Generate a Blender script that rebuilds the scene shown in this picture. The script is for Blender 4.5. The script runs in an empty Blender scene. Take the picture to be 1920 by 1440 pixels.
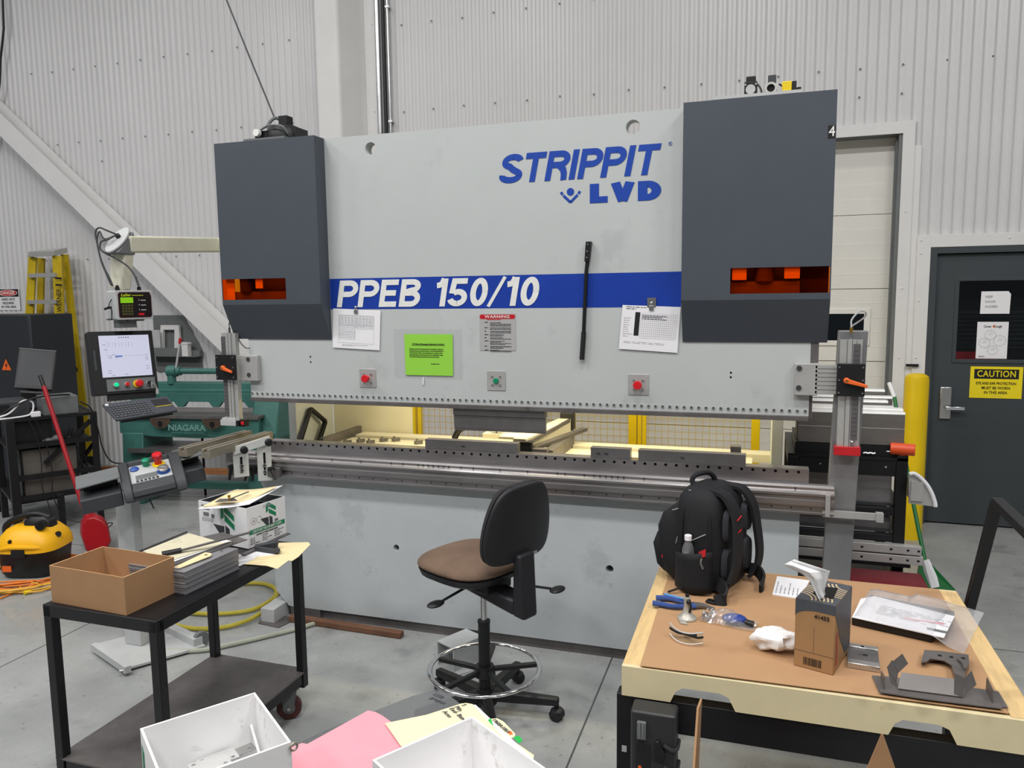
import bpy, bmesh, math, random
from mathutils import Vector, Matrix
random.seed(7)
SC = bpy.context.scene
COL = SC.collection
# ---------------------------------------------------------------- camera, world, lights
FPX = 1442.0
CAM_POS = Vector((2.8421, -3.7707, 1.8881))
YAW, PITCH, ROLL = -0.3165, 0.1154, -0.0128
_fw = Vector((math.sin(YAW)*math.cos(PITCH), math.cos(YAW)*math.cos(PITCH), -math.sin(PITCH)))
_rt = Vector((math.cos(YAW), -math.sin(YAW), 0))
_up = _rt.cross(_fw)
RT = _rt*math.cos(ROLL) + _up*math.sin(ROLL)
UP = -_rt*math.sin(ROLL) + _up*math.cos(ROLL)
cd = bpy.data.cameras.new('camera'); cam = bpy.data.objects.new('camera', cd); COL.objects.link(cam)
cd.sensor_width = 36; cd.sensor_fit = 'HORIZONTAL'; cd.lens = 36*FPX/1920; cd.clip_start = 0.05; cd.clip_end = 100
cam.matrix_world = Matrix(((RT.x, UP.x, -_fw.x, CAM_POS.x), (RT.y, UP.y, -_fw.y, CAM_POS.y), (RT.z, UP.z, -_fw.z, CAM_POS.z), (0, 0, 0, 1)))
SC.camera = cam
w = bpy.data.worlds.new('hall'); SC.world = w; w.use_nodes = True
w.node_tree.nodes['Background'].inputs[0].default_value = (0.86, 0.9, 0.97, 1)
w.node_tree.nodes['Background'].inputs[1].default_value = 0.13
SC.view_settings.view_transform = 'Standard'; SC.view_settings.look = 'None'
SC.view_settings.exposure = -0.1; SC.view_settings.gamma = 1.0; SC.view_settings.use_curve_mapping = False
def area(name, loc, sx, sy, power, col=(1, 1, 1), rot=(0, 0, 0)):
    l = bpy.data.lights.new(name, 'AREA'); l.shape = 'RECTANGLE'; l.size = sx; l.size_y = sy; l.energy = power; l.color = col
    o = bpy.data.objects.new(name, l); COL.objects.link(o); o.location = loc; o.rotation_euler = rot; return o
for x in (-5.0, -1.2, 2.6, 6.4):
    for y, pw in ((-6.4, 165), (-2.9, 140), (0.2, 30)):
        area('ceiling_lamp', (x, y, 6.85), 1.3, 0.6, pw, (1.0, 0.99, 0.975))
area('machine_rear_lamp', (1.75, 0.30, 1.62), 2.0, 0.06, 26, (1.0, 0.84, 0.47), (math.radians(24), 0, 0))

def ray(u, v):
    d = RT*((u-960)/FPX) + UP*(-(v-720)/FPX) + _fw
    return d
def at_y(u, v, Y):
    d = ray(u, v); return CAM_POS + d*((Y-CAM_POS.y)/d.y)
def at_z(u, v, z):
    d = ray(u, v); return CAM_POS + d*((z-CAM_POS.z)/d.z)
def at_x(u, v, x):
    d = ray(u, v); return CAM_POS + d*((x-CAM_POS.x)/d.x)
def V(*a): return Vector(a)
# ---------------------------------------------------------------- materials
def lin(h):
    h = h.lstrip('#'); c = [int(h[i:i+2], 16)/255 for i in (0, 2, 4)]
    return tuple((x/12.92 if x <= 0.04045 else ((x+0.055)/1.055)**2.4) for x in c) + (1,)
MATS = {}
def mat(name, col, rough=0.5, metal=0.0, var=0.0, scale=5.0, bump=0.0, bscale=80.0, stain=None, emit=0.0, trans=0.0, ior=1.45, alpha=1.0, stretch=None, coat=0.0):
    m = bpy.data.materials.new(name); m.use_nodes = True; N = m.node_tree.nodes; L = m.node_tree.links
    b = N['Principled BSDF']; c = lin(col)
    b.inputs['Base Color'].default_value = c; b.inputs['Roughness'].default_value = rough; b.inputs['Metallic'].default_value = metal
    b.inputs['IOR'].default_value = ior
    if trans: b.inputs['Transmission Weight'].default_value = trans
    if alpha < 1: b.inputs['Alpha'].default_value = alpha
    if coat: b.inputs['Coat Weight'].default_value = coat
    if emit >= .5: b.inputs['Base Color'].default_value = tuple(x*.08 for x in c[:3])+(1,)
    if emit: b.inputs['Emission Color'].default_value = c; b.inputs['Emission Strength'].default_value = emit
    src = None
    if var or bump or stain:
        tc = N.new('ShaderNodeTexCoord'); vec = tc.outputs['Object']
        if stretch:
            mp = N.new('ShaderNodeMapping'); mp.inputs['Scale'].default_value = stretch; L.new(vec, mp.inputs['Vector']); vec = mp.outputs['Vector']
    if var:
        n = N.new('ShaderNodeTexNoise'); n.inputs['Scale'].default_value = scale; n.inputs['Detail'].default_value = 6; n.inputs['Roughness'].default_value = 0.65; L.new(vec, n.inputs['Vector'])
        r = N.new('ShaderNodeValToRGB'); L.new(n.outputs['Fac'], r.inputs['Fac'])
        r.color_ramp.elements[0].position = 0.32; r.color_ramp.elements[1].position = 0.68
        r.color_ramp.elements[0].color = tuple(x*(1-var) for x in c[:3]) + (1,)
        r.color_ramp.elements[1].color = tuple(min(1, x*(1+var)) for x in c[:3]) + (1,)
        src = r.outputs['Color']; L.new(src, b.inputs['Base Color'])
    if stain:
        for scol, thr, sscale, amt in stain:
            n2 = N.new('ShaderNodeTexNoise'); n2.inputs['Scale'].default_value = sscale; n2.inputs['Detail'].default_value = 8; n2.inputs['Roughness'].default_value = 0.7; L.new(vec, n2.inputs['Vector'])
            mr = N.new('ShaderNodeMapRange'); mr.inputs['From Min'].default_value = thr; mr.inputs['From Max'].default_value = thr+0.08; mr.inputs['To Max'].default_value = amt; L.new(n2.outputs['Fac'], mr.inputs['Value'])
            mx = N.new('ShaderNodeMix'); mx.data_type = 'RGBA'; L.new(mr.outputs['Result'], mx.inputs['Factor'])
            if src: L.new(src, mx.inputs['A'])
            else: mx.inputs['A'].default_value = c
            mx.inputs['B'].default_value = lin(scol); src = mx.outputs['Result']; L.new(src, b.inputs['Base Color'])
    if bump:
        n3 = N.new('ShaderNodeTexNoise'); n3.inputs['Scale'].default_value = bscale; n3.inputs['Detail'].default_value = 3; L.new(vec, n3.inputs['Vector'])
        bp = N.new('ShaderNodeBump'); bp.inputs['Strength'].default_value = bump; bp.inputs['Distance'].default_value = 0.004; L.new(n3.outputs['Fac'], bp.inputs['Height']); L.new(bp.outputs['Normal'], b.inputs['Normal'])
    MATS[name] = m; return m
# ---------------------------------------------------------------- mesh builder
def frame_of(d):
    d = d.normalized(); a = V(0, 0, 1) if abs(d.z) < 0.95 else V(1, 0, 0)
    u = d.cross(a).normalized(); v = u.cross(d).normalized(); return u, v
ORG = {}
class MB:
    def __init__(s): s.v = []; s.f = []; s.m = []; s.cur = 0; s.T = None
    def mat(s, i): s.cur = i; return s
    def add(s, vs, fs):
        o = len(s.v)
        for p in vs:
            p = Vector(p); s.v.append(s.T @ p if s.T else p)
        for f in fs: s.f.append([i+o for i in f]); s.m.append(s.cur)
        return s
    def box(s, x0, x1, y0, y1, z0, z1):
        return s.add([(x0, y0, z0), (x1, y0, z0), (x1, y1, z0), (x0, y1, z0), (x0, y0, z1), (x1, y0, z1), (x1, y1, z1), (x0, y1, z1)],
            [(0, 3, 2, 1), (4, 5, 6, 7), (0, 1, 5, 4), (1, 2, 6, 5), (2, 3, 7, 6), (3, 0, 4, 7)])
    def hexa(s, b, t):
        return s.add(list(b)+list(t), [(0, 3, 2, 1), (4, 5, 6, 7), (0, 1, 5, 4), (1, 2, 6, 5), (2, 3, 7, 6), (3, 0, 4, 7)])
    def bar(s, p, q, w, h, up=(0, 0, 1)):
        p, q = Vector(p), Vector(q); d = (q-p).normalized(); up = Vector(up)
        if abs(d.dot(up)) > 0.98: up = V(0, 1, 0)
        sd = d.cross(up).normalized(); u2 = sd.cross(d).normalized(); a, b = sd*(w/2), u2*(h/2)
        return s.hexa([p-a-b, p+a-b, q+a-b, q-a-b], [p-a+b, p+a+b, q+a+b, q-a+b])
    def quad(s, a, b, c, d): return s.add([a, b, c, d], [(0, 1, 2, 3)])
    def slab(s, pts, n, t):
        n = Vector(n).normalized()*t; k = len(pts); P = [Vector(p) for p in pts]
        return s.add(P+[p+n for p in P], [tuple(range(k))[::-1], tuple(range(k, 2*k))] + [(i, (i+1) % k, k+(i+1) % k, k+i) for i in range(k)])
    def prism(s, poly, o, u, v, depth):
        o, u, v = Vector(o), Vector(u), Vector(v); n = u.cross(v).normalized()
        return s.slab([o+u*a+v*b for a, b in poly], n, depth)
    def cyl(s, p, q, r, r2=None, n=16, caps=True):
        p, q = Vector(p), Vector(q); r2 = r if r2 is None else r2; u, v = frame_of(q-p)
        vs = [p+(u*math.cos(t)+v*math.sin(t))*r for t in [2*math.pi*i/n for i in range(n)]] + [q+(u*math.cos(t)+v*math.sin(t))*r2 for t in [2*math.pi*i/n for i in range(n)]]
        fs = [(i, (i+1) % n, n+(i+1) % n, n+i) for i in range(n)]
        if caps: fs += [tuple(range(n))[::-1], tuple(range(n, 2*n))]
        return s.add(vs, fs)
    def lathe(s, prof, o=(0, 0, 0), ax=(0, 0, 1), n=24, closed=False):
        o, ax = Vector(o), Vector(ax).normalized(); u, v = frame_of(ax); vs = []; fs = []; k = len(prof)
        for i in range(n):
            t = 2*math.pi*i/n; d = u*math.cos(t)+v*math.sin(t)
            vs += [o+d*r+ax*z for r, z in prof]
        for i in range(n):
            j = (i+1) % n
            for a in range(k if closed else k-1):
                b = (a+1) % k; fs.append((i*k+a, j*k+a, j*k+b, i*k+b))
        if not closed:
            if prof[0][0] > 1e-6: fs.append(tuple(i*k for i in range(n))[::-1])
            if prof[-1][0] > 1e-6: fs.append(tuple(i*k+k-1 for i in range(n)))
        return s.add(vs, fs)
    def torus(s, o, ax, R, r, n=40, k=10):
        return s.lathe([(R+r*math.cos(2*math.pi*i/k), r*math.sin(2*math.pi*i/k)) for i in range(k)], o, ax, n, True)
    def tube(s, pts, r, n=8, sm=0, closed=False, flat=1.0):
        P = [Vector(p) for p in pts]
        if sm: P = spline(P, sm, closed)
        k = len(P); rr = r if isinstance(r, (list, tuple)) else None; vs = []; fs = []
        pu = None
        for i, p in enumerate(P):
            a = P[(i-1) % k] if (i or closed) else p; b = P[(i+1) % k] if (i < k-1 or closed) else p
            d = (b-a).normalized()
            if pu is None: u, v = frame_of(d)
            else:
                u = (pu-d*pu.dot(d)).normalized(); v = u.cross(d)
                if v.length < 1e-6: u, v = frame_of(d)
            pu = u
            rad = r if rr is None else rr[0]+(rr[1]-rr[0])*i/max(1, k-1)
            vs += [p+u*(rad*math.cos(2*math.pi*j/n))+v*(rad*flat*math.sin(2*math.pi*j/n)) for j in range(n)]
        m = k if closed else k-1
        for i in range(m):
            a, b = i*n, ((i+1) % k)*n
            fs += [(a+j, a+(j+1) % n, b+(j+1) % n, b+j) for j in range(n)]
        if not closed: fs += [tuple(range(n))[::-1], tuple(range((k-1)*n, k*n))]
        return s.add(vs, fs)
    def strap(s, pts, w, t, up, sm=6):
        P = spline([Vector(p) for p in pts], sm) if sm else [Vector(p) for p in pts]
        k = len(P); vs = []; fs = []; up = Vector(up)
        for i, p in enumerate(P):
            d = (P[min(i+1, k-1)]-P[max(i-1, 0)]).normalized(); sd = (up-d*up.dot(d)).normalized(); nn = d.cross(sd)
            for a, b in ((-1, -1), (1, -1), (1, 1), (-1, 1)): vs.append(p+sd*(a*w/2)+nn*(b*t/2))
        for i in range(k-1):
            for j in range(4): fs.append((i*4+j, i*4+(j+1) % 4, i*4+4+(j+1) % 4, i*4+4+j))
        fs += [(3, 2, 1, 0), tuple((k-1)*4+j for j in range(4))]
        return s.add(vs, fs)
    def ball(s, c, rx, ry=None, rz=None, n=16, k=10):
        ry = rx if ry is None else ry; rz = rx if rz is None else rz; c = Vector(c); vs = [c+V(0, 0, -rz)]; fs = []
        for i in range(1, k):
            p = math.pi*i/k
            vs += [c+V(rx*math.sin(p)*math.cos(2*math.pi*j/n), ry*math.sin(p)*math.sin(2*math.pi*j/n), -rz*math.cos(p)) for j in range(n)]
        vs.append(c+V(0, 0, rz)); e = len(vs)-1
        for j in range(n):
            fs.append((0, 1+(j+1) % n, 1+j)); fs.append((e, 1+(k-2)*n+j, 1+(k-2)*n+(j+1) % n))
            for i in range(k-2): fs.append((1+i*n+j, 1+i*n+(j+1) % n, 1+(i+1)*n+(j+1) % n, 1+(i+1)*n+j))
        return s.add(vs, fs)
    def loft(s, rings, caps=True):
        n = len(rings[0]); vs = [Vector(p) for r in rings for p in r]; fs = []
        for i in range(len(rings)-1):
            fs += [(i*n+j, i*n+(j+1) % n, (i+1)*n+(j+1) % n, (i+1)*n+j) for j in range(n)]
        if caps: fs += [tuple(range(n))[::-1], tuple(range((len(rings)-1)*n, len(rings)*n))]
        return s.add(vs, fs)
    def grid(s, fn, nu, nv):
        vs = [fn(i/nu, j/nv) for i in range(nu+1) for j in range(nv+1)]
        return s.add(vs, [(i*(nv+1)+j, (i+1)*(nv+1)+j, (i+1)*(nv+1)+j+1, i*(nv+1)+j+1) for i in range(nu) for j in range(nv)])
    def holed(s, outer, holes, o, u, v, depth, n=28):
        bm = bmesh.new(); E = []
        def loop(pts):
            vs = [bm.verts.new((a, b, 0)) for a, b in pts]
            for i in range(len(vs)): E.append(bm.edges.new((vs[i], vs[(i+1) % len(vs)])))
        loop(outer)
        for h in holes:
            loop(h if isinstance(h, list) else [(h[0]+h[2]*math.cos(2*math.pi*i/n), h[1]+h[2]*math.sin(2*math.pi*i/n)) for i in range(n)])
        bmesh.ops.triangle_fill(bm, use_beauty=True, use_dissolve=False, edges=E)
        g = bmesh.ops.extrude_face_region(bm, geom=bm.faces[:]+bm.edges[:]+bm.verts[:])
        for e in g['geom']:
            if isinstance(e, bmesh.types.BMVert): e.co.z += depth
        bmesh.ops.recalc_face_normals(bm, faces=bm.faces[:]); bm.verts.index_update()
        o, u, v = Vector(o), Vector(u), Vector(v); w = u.cross(v).normalized()
        s.add([o+u*q.co.x+v*q.co.y+w*q.co.z for q in bm.verts], [[q.index for q in f.verts] for f in bm.faces]); bm.free(); return s
    def build(s, name, mats, parent=None, smooth=False, bevel=0.0, sub=0, solid=0.0, seg=2):
        if not isinstance(mats, (list, tuple)): mats = [mats]
        lo = V(*[min(p[i] for p in s.v) for i in range(3)]); hi = V(*[max(p[i] for p in s.v) for i in range(3)])
        c = (lo+hi)/2
        if parent is None: c.z = lo.z
        me = bpy.data.meshes.new(name); me.from_pydata([p-c for p in s.v], [], s.f); me.validate()
        for m in mats: me.materials.append(m if not isinstance(m, str) else MATS[m])
        if len(me.polygons) == len(s.m): me.polygons.foreach_set('material_index', s.m)
        o = bpy.data.objects.new(name, me); COL.objects.link(o)
        bm = bmesh.new(); bm.from_mesh(me); bmesh.ops.recalc_face_normals(bm, faces=bm.faces[:]); bm.to_mesh(me); bm.free()
        o.location = c - (ORG[parent.name] if parent else V(0, 0, 0)); ORG[o.name] = c
        if parent: o.parent = parent
        if solid: md = o.modifiers.new('solid', 'SOLIDIFY'); md.thickness = solid; md.offset = 0
        if bevel: md = o.modifiers.new('bevel', 'BEVEL'); md.width = bevel; md.segments = seg; md.limit_method = 'ANGLE'; md.angle_limit = math.radians(40); md.harden_normals = False
        if sub: md = o.modifiers.new('sub', 'SUBSURF'); md.levels = sub; md.render_levels = sub
        if smooth or bevel:
            me.polygons.foreach_set('use_smooth', [True]*len(me.polygons))
            try: me.set_sharp_from_angle(angle=math.radians(42))
            except Exception: pass
        return o
def spline(P, sm, closed=False):
    out = []; k = len(P)
    for i in range(k if closed else k-1):
        p1, p2 = P[i], P[(i+1) % k]
        p0 = P[(i-1) % k] if (i or closed) else p1*2-p2
        p3 = P[(i+2) % k] if (i+2 < k or closed) else p2*2-p1
        for j in range(sm):
            t = j/sm; out.append(0.5*((2*p1)+(p2-p0)*t+(2*p0-5*p1+4*p2-p3)*t*t+(3*p1-p0-3*p2+p3)*t**3))
    if not closed: out.append(P[-1])
    return out
def tag(o, label=None, cat=None, group=None, kind=None):
    if label: o['label'] = label
    if cat: o['category'] = cat
    if group: o['group'] = group
    if kind: o['kind'] = kind
    return o
def thing(name, label, cat, loc, group=None, rot=0.0, local=False):
    o = bpy.data.objects.new(name, None); COL.objects.link(o); o.location = loc; o.rotation_euler = (0, 0, rot); o.empty_display_size = 0.1
    ORG[o.name] = V(0, 0, 0) if local else Vector(loc)
    return tag(o, label, cat, group)
def struct(o): o['kind'] = 'structure'; return o
def children(o): return [c for c in COL.objects if c.parent == o]
def dup(o, loc=None, rot=None, parent=None, label=None, off=None):
    c = o.copy(); COL.objects.link(c)
    if parent: c.parent = parent
    if loc is not None: c.location = loc
    if off is not None: c.location = c.location + Vector(off)
    if rot is not None: c.rotation_euler = rot
    if label: c['label'] = label
    ORG[c.name] = ORG[o.name] + (Vector(off) if off is not None else V(0, 0, 0))
    for ch in children(o): dup(ch, parent=c)
    return c
def text(name, body, m, parent, o, u, v, size, ex=0.0006, bold=0.0, align='CENTER', xs=1.0, shear=0.0, space=1.0, lift=0.0007):
    """flat lettering on a plane: o = anchor, u = reading direction, v = up; size = cap height"""
    cu = bpy.data.curves.new('t', 'FONT'); cu.body = body; cu.size = size*1.40; cu.offset = bold*size; cu.extrude = ex; cu.align_x = align; cu.align_y = 'CENTER'
    cu.shear = shear; cu.space_character = space; cu.resolution_u = 3
    to = bpy.data.objects.new('t', cu); COL.objects.link(to); dg = bpy.context.evaluated_depsgraph_get()
    me = bpy.data.meshes.new_from_object(to.evaluated_get(dg)); bpy.data.objects.remove(to)
    o, u, v = Vector(o), Vector(u).normalized(), Vector(v).normalized(); n = u.cross(v)
    b = MB(); b.add([o+u*(p.co.x*xs)+v*p.co.y+n*(p.co.z+ex+lift) for p in me.vertices], [list(f.vertices) for f in me.polygons])
    bpy.data.meshes.remove(me)
    return b.build(name, m, parent)
# stroke lettering (heavy sans capitals drawn as thick strokes), unit cap height
def arc(cx, cy, rx, ry, a0, a1, n=14): return [(cx+rx*math.cos(math.radians(a0+(a1-a0)*i/n)), cy+ry*math.sin(math.radians(a0+(a1-a0)*i/n))) for i in range(n+1)]
def glyph(c, w):
    h = w/2; T = 1-h
    if c == 'I': return .2+w*.2, [[(w*.6, 0), (w*.6, 1)]]
    if c == 'T': return .74, [[(0, T), (.74, T)], [(.37, 0), (.37, 1)]]
    if c == 'P': return .72, [[(h, 0), (h, 1)], [(h, T), (.42, T)]+arc(.42, .69, .25, .31-h, 90, -90)+[(h, .38+h)]]
    if c == 'R': return .76, [[(h, 0), (h, 1)], [(h, T), (.44, T)]+arc(.44, .71, .25, .29-h, 90, -90)+[(h, .42+h)], [(.42, .42+h), (.60, .37), (.66, .22), (.68, 0)]]
    if c == 'B': return .74, [[(h, 0), (h, 1)], [(h, T), (.42, T)]+arc(.42, .75, .22, .25-h, 90, -90)+[(h, .5)], [(h, .5), (.44, .5)]+arc(.44, .25+h/2, .26-h/4, .25-h/2, 90, -90)+[(h, h)]]
    if c == 'E': return .66, [[(h, 0), (h, 1)], [(0, T), (.66, T)], [(0, .51), (.6, .51)], [(0, h), (.66, h)]]
    if c == 'D': return .8, [[(h, 0), (h, 1)], [(h, T), (.34, T)]+arc(.34, .5, .46-h, .5-h, 90, -90, 20)+[(h, h)]]
    if c == 'L': return .64, [[(h, 0), (h, 1)], [(0, h), (.64, h)]]
    if c == 'V': return .86, [[(h*1.05, 1), (.43, .03)], [(.86-h*1.05, 1), (.43, .03)]]
    if c == 'S': return .76, [arc(.38, .74, .28, .26-h, 8, 90, 8)+arc(.38, .73, .29, .27-h, 90, 250, 14)+[(.42, .47)]+arc(.40, .26, .30, .26-h, 55, -90, 14)+arc(.38, .26, .32, .26-h, -90, -188, 10)]
    if c == '0': return .62, [arc(.31, .5, .31-h, .5-h, 0, 360, 28)]
    if c == '1': return .42, [[(.32, 0), (.32, 1)], [(.03, .75), (.14, .77), (.22, .84), (.27, 1)]]
    if c == '5': return .64, [[(.6, T), (.13, T), (.08, .46)], arc(.31, .31, .25, .31-h, 128, -90, 14)+arc(.31, .31, .27, .31-h, -90, -165, 8)]
    if c == '/': return .40, [[(-.02, -.02), (.42, 1.02)]]
    return .35, []
def stroke_text(s, w, o, u, v, cap, shear=0.0, gap=.09, xs=1.0, ex=.0012):
    o, u, v = Vector(o), Vector(u), Vector(v); n = u.cross(v).normalized(); b = MB(); x = 0; k = 0
    for c in s:
        adv, st = glyph(c, w)
        for pl in st:
            m = len(pl); L = []; Rr = []
            for i in range(m):
                p = Vector(pl[i]); a = Vector(pl[max(0, i-1)]); q = Vector(pl[min(m-1, i+1)])
                d1 = (p-a).normalized() if (p-a).length > 1e-6 else (q-p).normalized(); d2 = (q-p).normalized() if (q-p).length > 1e-6 else d1
                nn = Vector((-(d1+d2).y, (d1+d2).x)).normalized(); sc = 1/max(.45, math.sqrt(max(0.01, (1+d1.dot(d2))/2)))
                ww = w*(.62 if c == '/' else 1.0)
                L.append(p+nn*(ww/2*sc)); Rr.append(p-nn*(ww/2*sc))
            f = lambda p: o+u*((x+p.x*xs+shear*p.y)*cap)+v*(p.y*cap)
            for side in (0.0004+k*0.00012,):
                vs = [f(p)+n*(side) for p in L+Rr]; b.add(vs+[q+n*ex for q in vs], [(i, i+1, m+i+1, m+i) for i in range(m-1)]+[(2*m+i, 3*m+i, 3*m+i+1, 2*m+i+1) for i in range(m-1)]
                    + [(i, 2*m+i, 2*m+i+1, i+1) for i in range(m-1)] + [(m+i, m+i+1, 3*m+i+1, 3*m+i) for i in range(m-1)] + [(0, m, 3*m, 2*m), (m-1, 3*m-1, 4*m-1, 2*m-1)])
            k = (k+1) % 4
        x += adv*xs+gap
    b.width = (x-gap)*cap
    return b
def small_print(rows, o, u, v, wd, ht, th=.35, seed=1, frag=.12, n=None, fill=.9):
    """rows of little dark dashes standing for print too small to read"""
    r = random.Random(seed); b = MB(); o, u, v = Vector(o), Vector(u).normalized(), Vector(v).normalized(); nn = u.cross(v)
    for i in range(rows):
        y = ht*(1-(i+.5)/rows); hh = ht/rows*th; x = 0; end = wd*(1 if r.random() < fill else r.uniform(.4, .8))
        while x < end:
            l = min(end-x, wd*frag*r.uniform(.4, 1.3)); p = o+u*x+v*(y-hh/2)+nn*.0006
            b.quad(p, p+u*l, p+u*l+v*hh, p+v*hh); x += l+wd*frag*.22
    return b
# ---------------------------------------------------------------- material list
mat('wall_metal', '#d1d0d1', .33, 0, var=.03, scale=1.2)
mat('white_trim', '#dcdbda', .5, 0, var=.03, scale=3)
mat('door_panel_white', '#dedcd6', .55, 0, var=.04, scale=2)
mat('slate_paint', '#41464d', .42, 0, var=.06, scale=2.5)
mat('slate_dark', '#2b2e33', .5)
mat('steel_grey_door', '#3d4347', .5, 0, var=.05, scale=4)
mat('press_paint', '#bcc0bf', .45, 0, var=.035, scale=1.6, stain=[('#a4a8a8', .58, 2.6, .4), ('#8f9293', .66, 14, .45), ('#6f7374', .70, 40, .6)])
mat('press_paint_low', '#b8bdbf', .42, 0, var=.05, scale=3, stain=[('#989d9f', .57, 3.0, .45), ('#83898b', .63, 11, .5), ('#5f6567', .675, 38, .8)], bump=.25, bscale=18)
mat('cover_paint', '#454b54', .55, 0, var=.05, scale=3)
mat('cover_paint_dark', '#3e434b', .6)
mat('blue_stripe', '#1b3d9e', .35, 0, var=.08, scale=6, stain=[('#c9cfd8', .735, 30, .7)])
mat('logo_blue', '#1d45a4', .4)
mat('logo_white', '#e6e6e2', .45, 0, var=.05, scale=20)
mat('steel', '#918d8e', .30, .8, var=.16, scale=4, stretch=(1, 6, 6))
mat('column_steel', '#8b8b8d', .42, .45, var=.10, scale=5, stain=[('#6a6a6c', .62, 7, .5)])
mat('steel_highlight', '#cdcaca', .24, .85, var=.06, scale=6, stretch=(1, 6, 6))  # lit copy of the rail steel, paler for the ledge highlights
mat('steel_bright', '#c2c1c0', .25, .9, var=.08, scale=8)
mat('steel_dark', '#767374', .38, .6, var=.2, scale=5)
mat('steel_worn', '#74706f', .5, .6, var=.2, scale=6, stain=[('#4f4a46', .6, 8, .5)])
mat('aluminium', '#cfcfcc', .35, .6, var=.05, scale=12)
mat('alu_plate', '#b9b8b6', .45, .4, var=.07, scale=6)
mat('chrome', '#e2e2e2', .12, 1.0)
mat('galvanised', '#c9cbcc', .28, .9, var=.1, scale=9)
mat('black_plastic', '#17181a', .45, 0, var=.15, scale=30)
mat('black_paint', '#141417', .45, 0, var=.2, scale=8, stain=[('#5c5751', .66, 22, .6)])
mat('black_hole', '#060606', .8)
mat('dark_grey', '#3a3c3f', .5, 0, var=.1, scale=10)
mat('mid_grey', '#6c6f70', .5, 0, var=.08, scale=10)
mat('pale_grey', '#b7b9b9', .5, 0, var=.05, scale=8)
mat('red_button', '#d3202a', .3)
mat('red_paint', '#c01f28', .35, 0, var=.08, scale=10)
mat('green_button', '#0f8a63', .3)
mat('green_lit', '#19d99a', .3, emit=.35)
mat('yellow_button', '#e3c51c', .4)
mat('orange_plastic', '#ee6a2c', .4)
mat('paper_white', '#ecebee', .7)
mat('paper_ink', '#55565c', .8)
mat('ink_light', '#9a9aa0', .8)
mat('ink_black', '#18181a', .7)
mat('paper_green', '#93d444', .65)
mat('plate_metal', '#c3c2c2', .4, .35)
mat('yellow_paint', '#e6c30f', .4, 0, var=.06, scale=5, stain=[('#4c431c', .72, 16, .8)])
mat('yellow_wire', '#c3a52c', .5)
mat('cream_paint', '#d9d4c0', .5, 0, var=.03, scale=3)
mat('ivory_paint', '#d4d2bf', .45, 0, var=.05, scale=8)
mat('glass_dark', '#11161a', .06, 0)
mat('rubber', '#1b1b1c', .7, 0, var=.15, scale=20)
mat('green_machine', '#3c6e66', .45, 0, var=.14, scale=5, stain=[('#2a4f49', .6, 6, .6)])
mat('rust_wood', '#8a5a34', .75, 0, var=.25, scale=10, stretch=(1, 8, 8))
mat('brass', '#c9a14a', .3, .9)
def clear_mat(name, col, mixfac, rough=.08, tint2='#ffffff', haze=0.0):
    m = bpy.data.materials.new(name); m.use_nodes = True; N = m.node_tree.nodes; L = m.node_tree.links; N.remove(N['Principled BSDF'])
    t = N.new('ShaderNodeBsdfTransparent'); t.inputs[0].default_value = lin(col)
    g = N.new('ShaderNodeBsdfGlossy'); g.inputs['Roughness'].default_value = rough; g.inputs['Color'].default_value = lin(tint2)
    mx = N.new('ShaderNodeMixShader'); lw = N.new('ShaderNodeLayerWeight'); lw.inputs[0].default_value = .5; fr = N.new('ShaderNodeMath'); fr.operation = 'POWER'; L.new(lw.outputs['Facing'], fr.inputs[0]); fr.inputs[1].default_value = 4.0
    mm = N.new('ShaderNodeMath'); mm.operation = 'ADD'; mm.inputs[1].default_value = mixfac; L.new(fr.outputs[0], mm.inputs[0]); L.new(mm.outputs[0], mx.inputs[0])
    L.new(t.outputs[0], mx.inputs[1]); L.new(g.outputs[0], mx.inputs[2]); out = mx.outputs[0]
    if haze:
        d = N.new('ShaderNodeBsdfDiffuse'); d.inputs[0].default_value = lin('#e8e8ec'); m2 = N.new('ShaderNodeMixShader'); m2.inputs[0].default_value = haze
        L.new(out, m2.inputs[1]); L.new(d.outputs[0], m2.inputs[2]); out = m2.outputs[0]
    L.new(out, N['Material Output'].inputs['Surface']); MATS[name] = m; return m
clear_mat('amber_glass', '#ffbe52', .0)
clear_mat('clear_glass', '#e9f0f2', .03)
clear_mat('clear_plastic', '#fbfbfb', .0, .12, haze=.05)
clear_mat('milky_plastic', '#fafafa', .07, .14, haze=.26)
clear_mat('bag_plastic', '#fafafa', .12, .10, haze=.12)
# floor: polished concrete with control joints and scuffs
m = mat('concrete', '#a9abab', .38); N = m.node_tree.nodes; L = m.node_tree.links; b = N['Principled BSDF']
geo = N.new('ShaderNodeNewGeometry'); sep = N.new('ShaderNodeSeparateXYZ'); L.new(geo.outputs['Position'], sep.inputs[0])
def math_node(op, a, bb=None):
    n = N.new('ShaderNodeMath'); n.operation = op
    for i, x in enumerate((a, bb)):
        if x is None: continue
        if isinstance(x, (int, float)): n.inputs[i].default_value = x
        else: L.new(x, n.inputs[i])
    return n.outputs[0]
def joint(axis, off, pitch):
    t = math_node('ADD', sep.outputs[axis], 300*pitch-off+pitch/2); t = math_node('MODULO', t, pitch); t = math_node('SUBTRACT', t, pitch/2); t = math_node('ABSOLUTE', t); return math_node('LESS_THAN', t, .0042)
jn = math_node('MAXIMUM', joint('X', 2.132, 3.02), joint('Y', .69, 3.02))
def noise(scale, detail=8, rough=.65):
    n = N.new('ShaderNodeTexNoise'); n.inputs['Scale'].default_value = scale; n.inputs['Detail'].default_value = detail; n.inputs['Roughness'].default_value = rough; L.new(geo.outputs['Position'], n.inputs['Vector']); return n.outputs['Fac']
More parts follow.
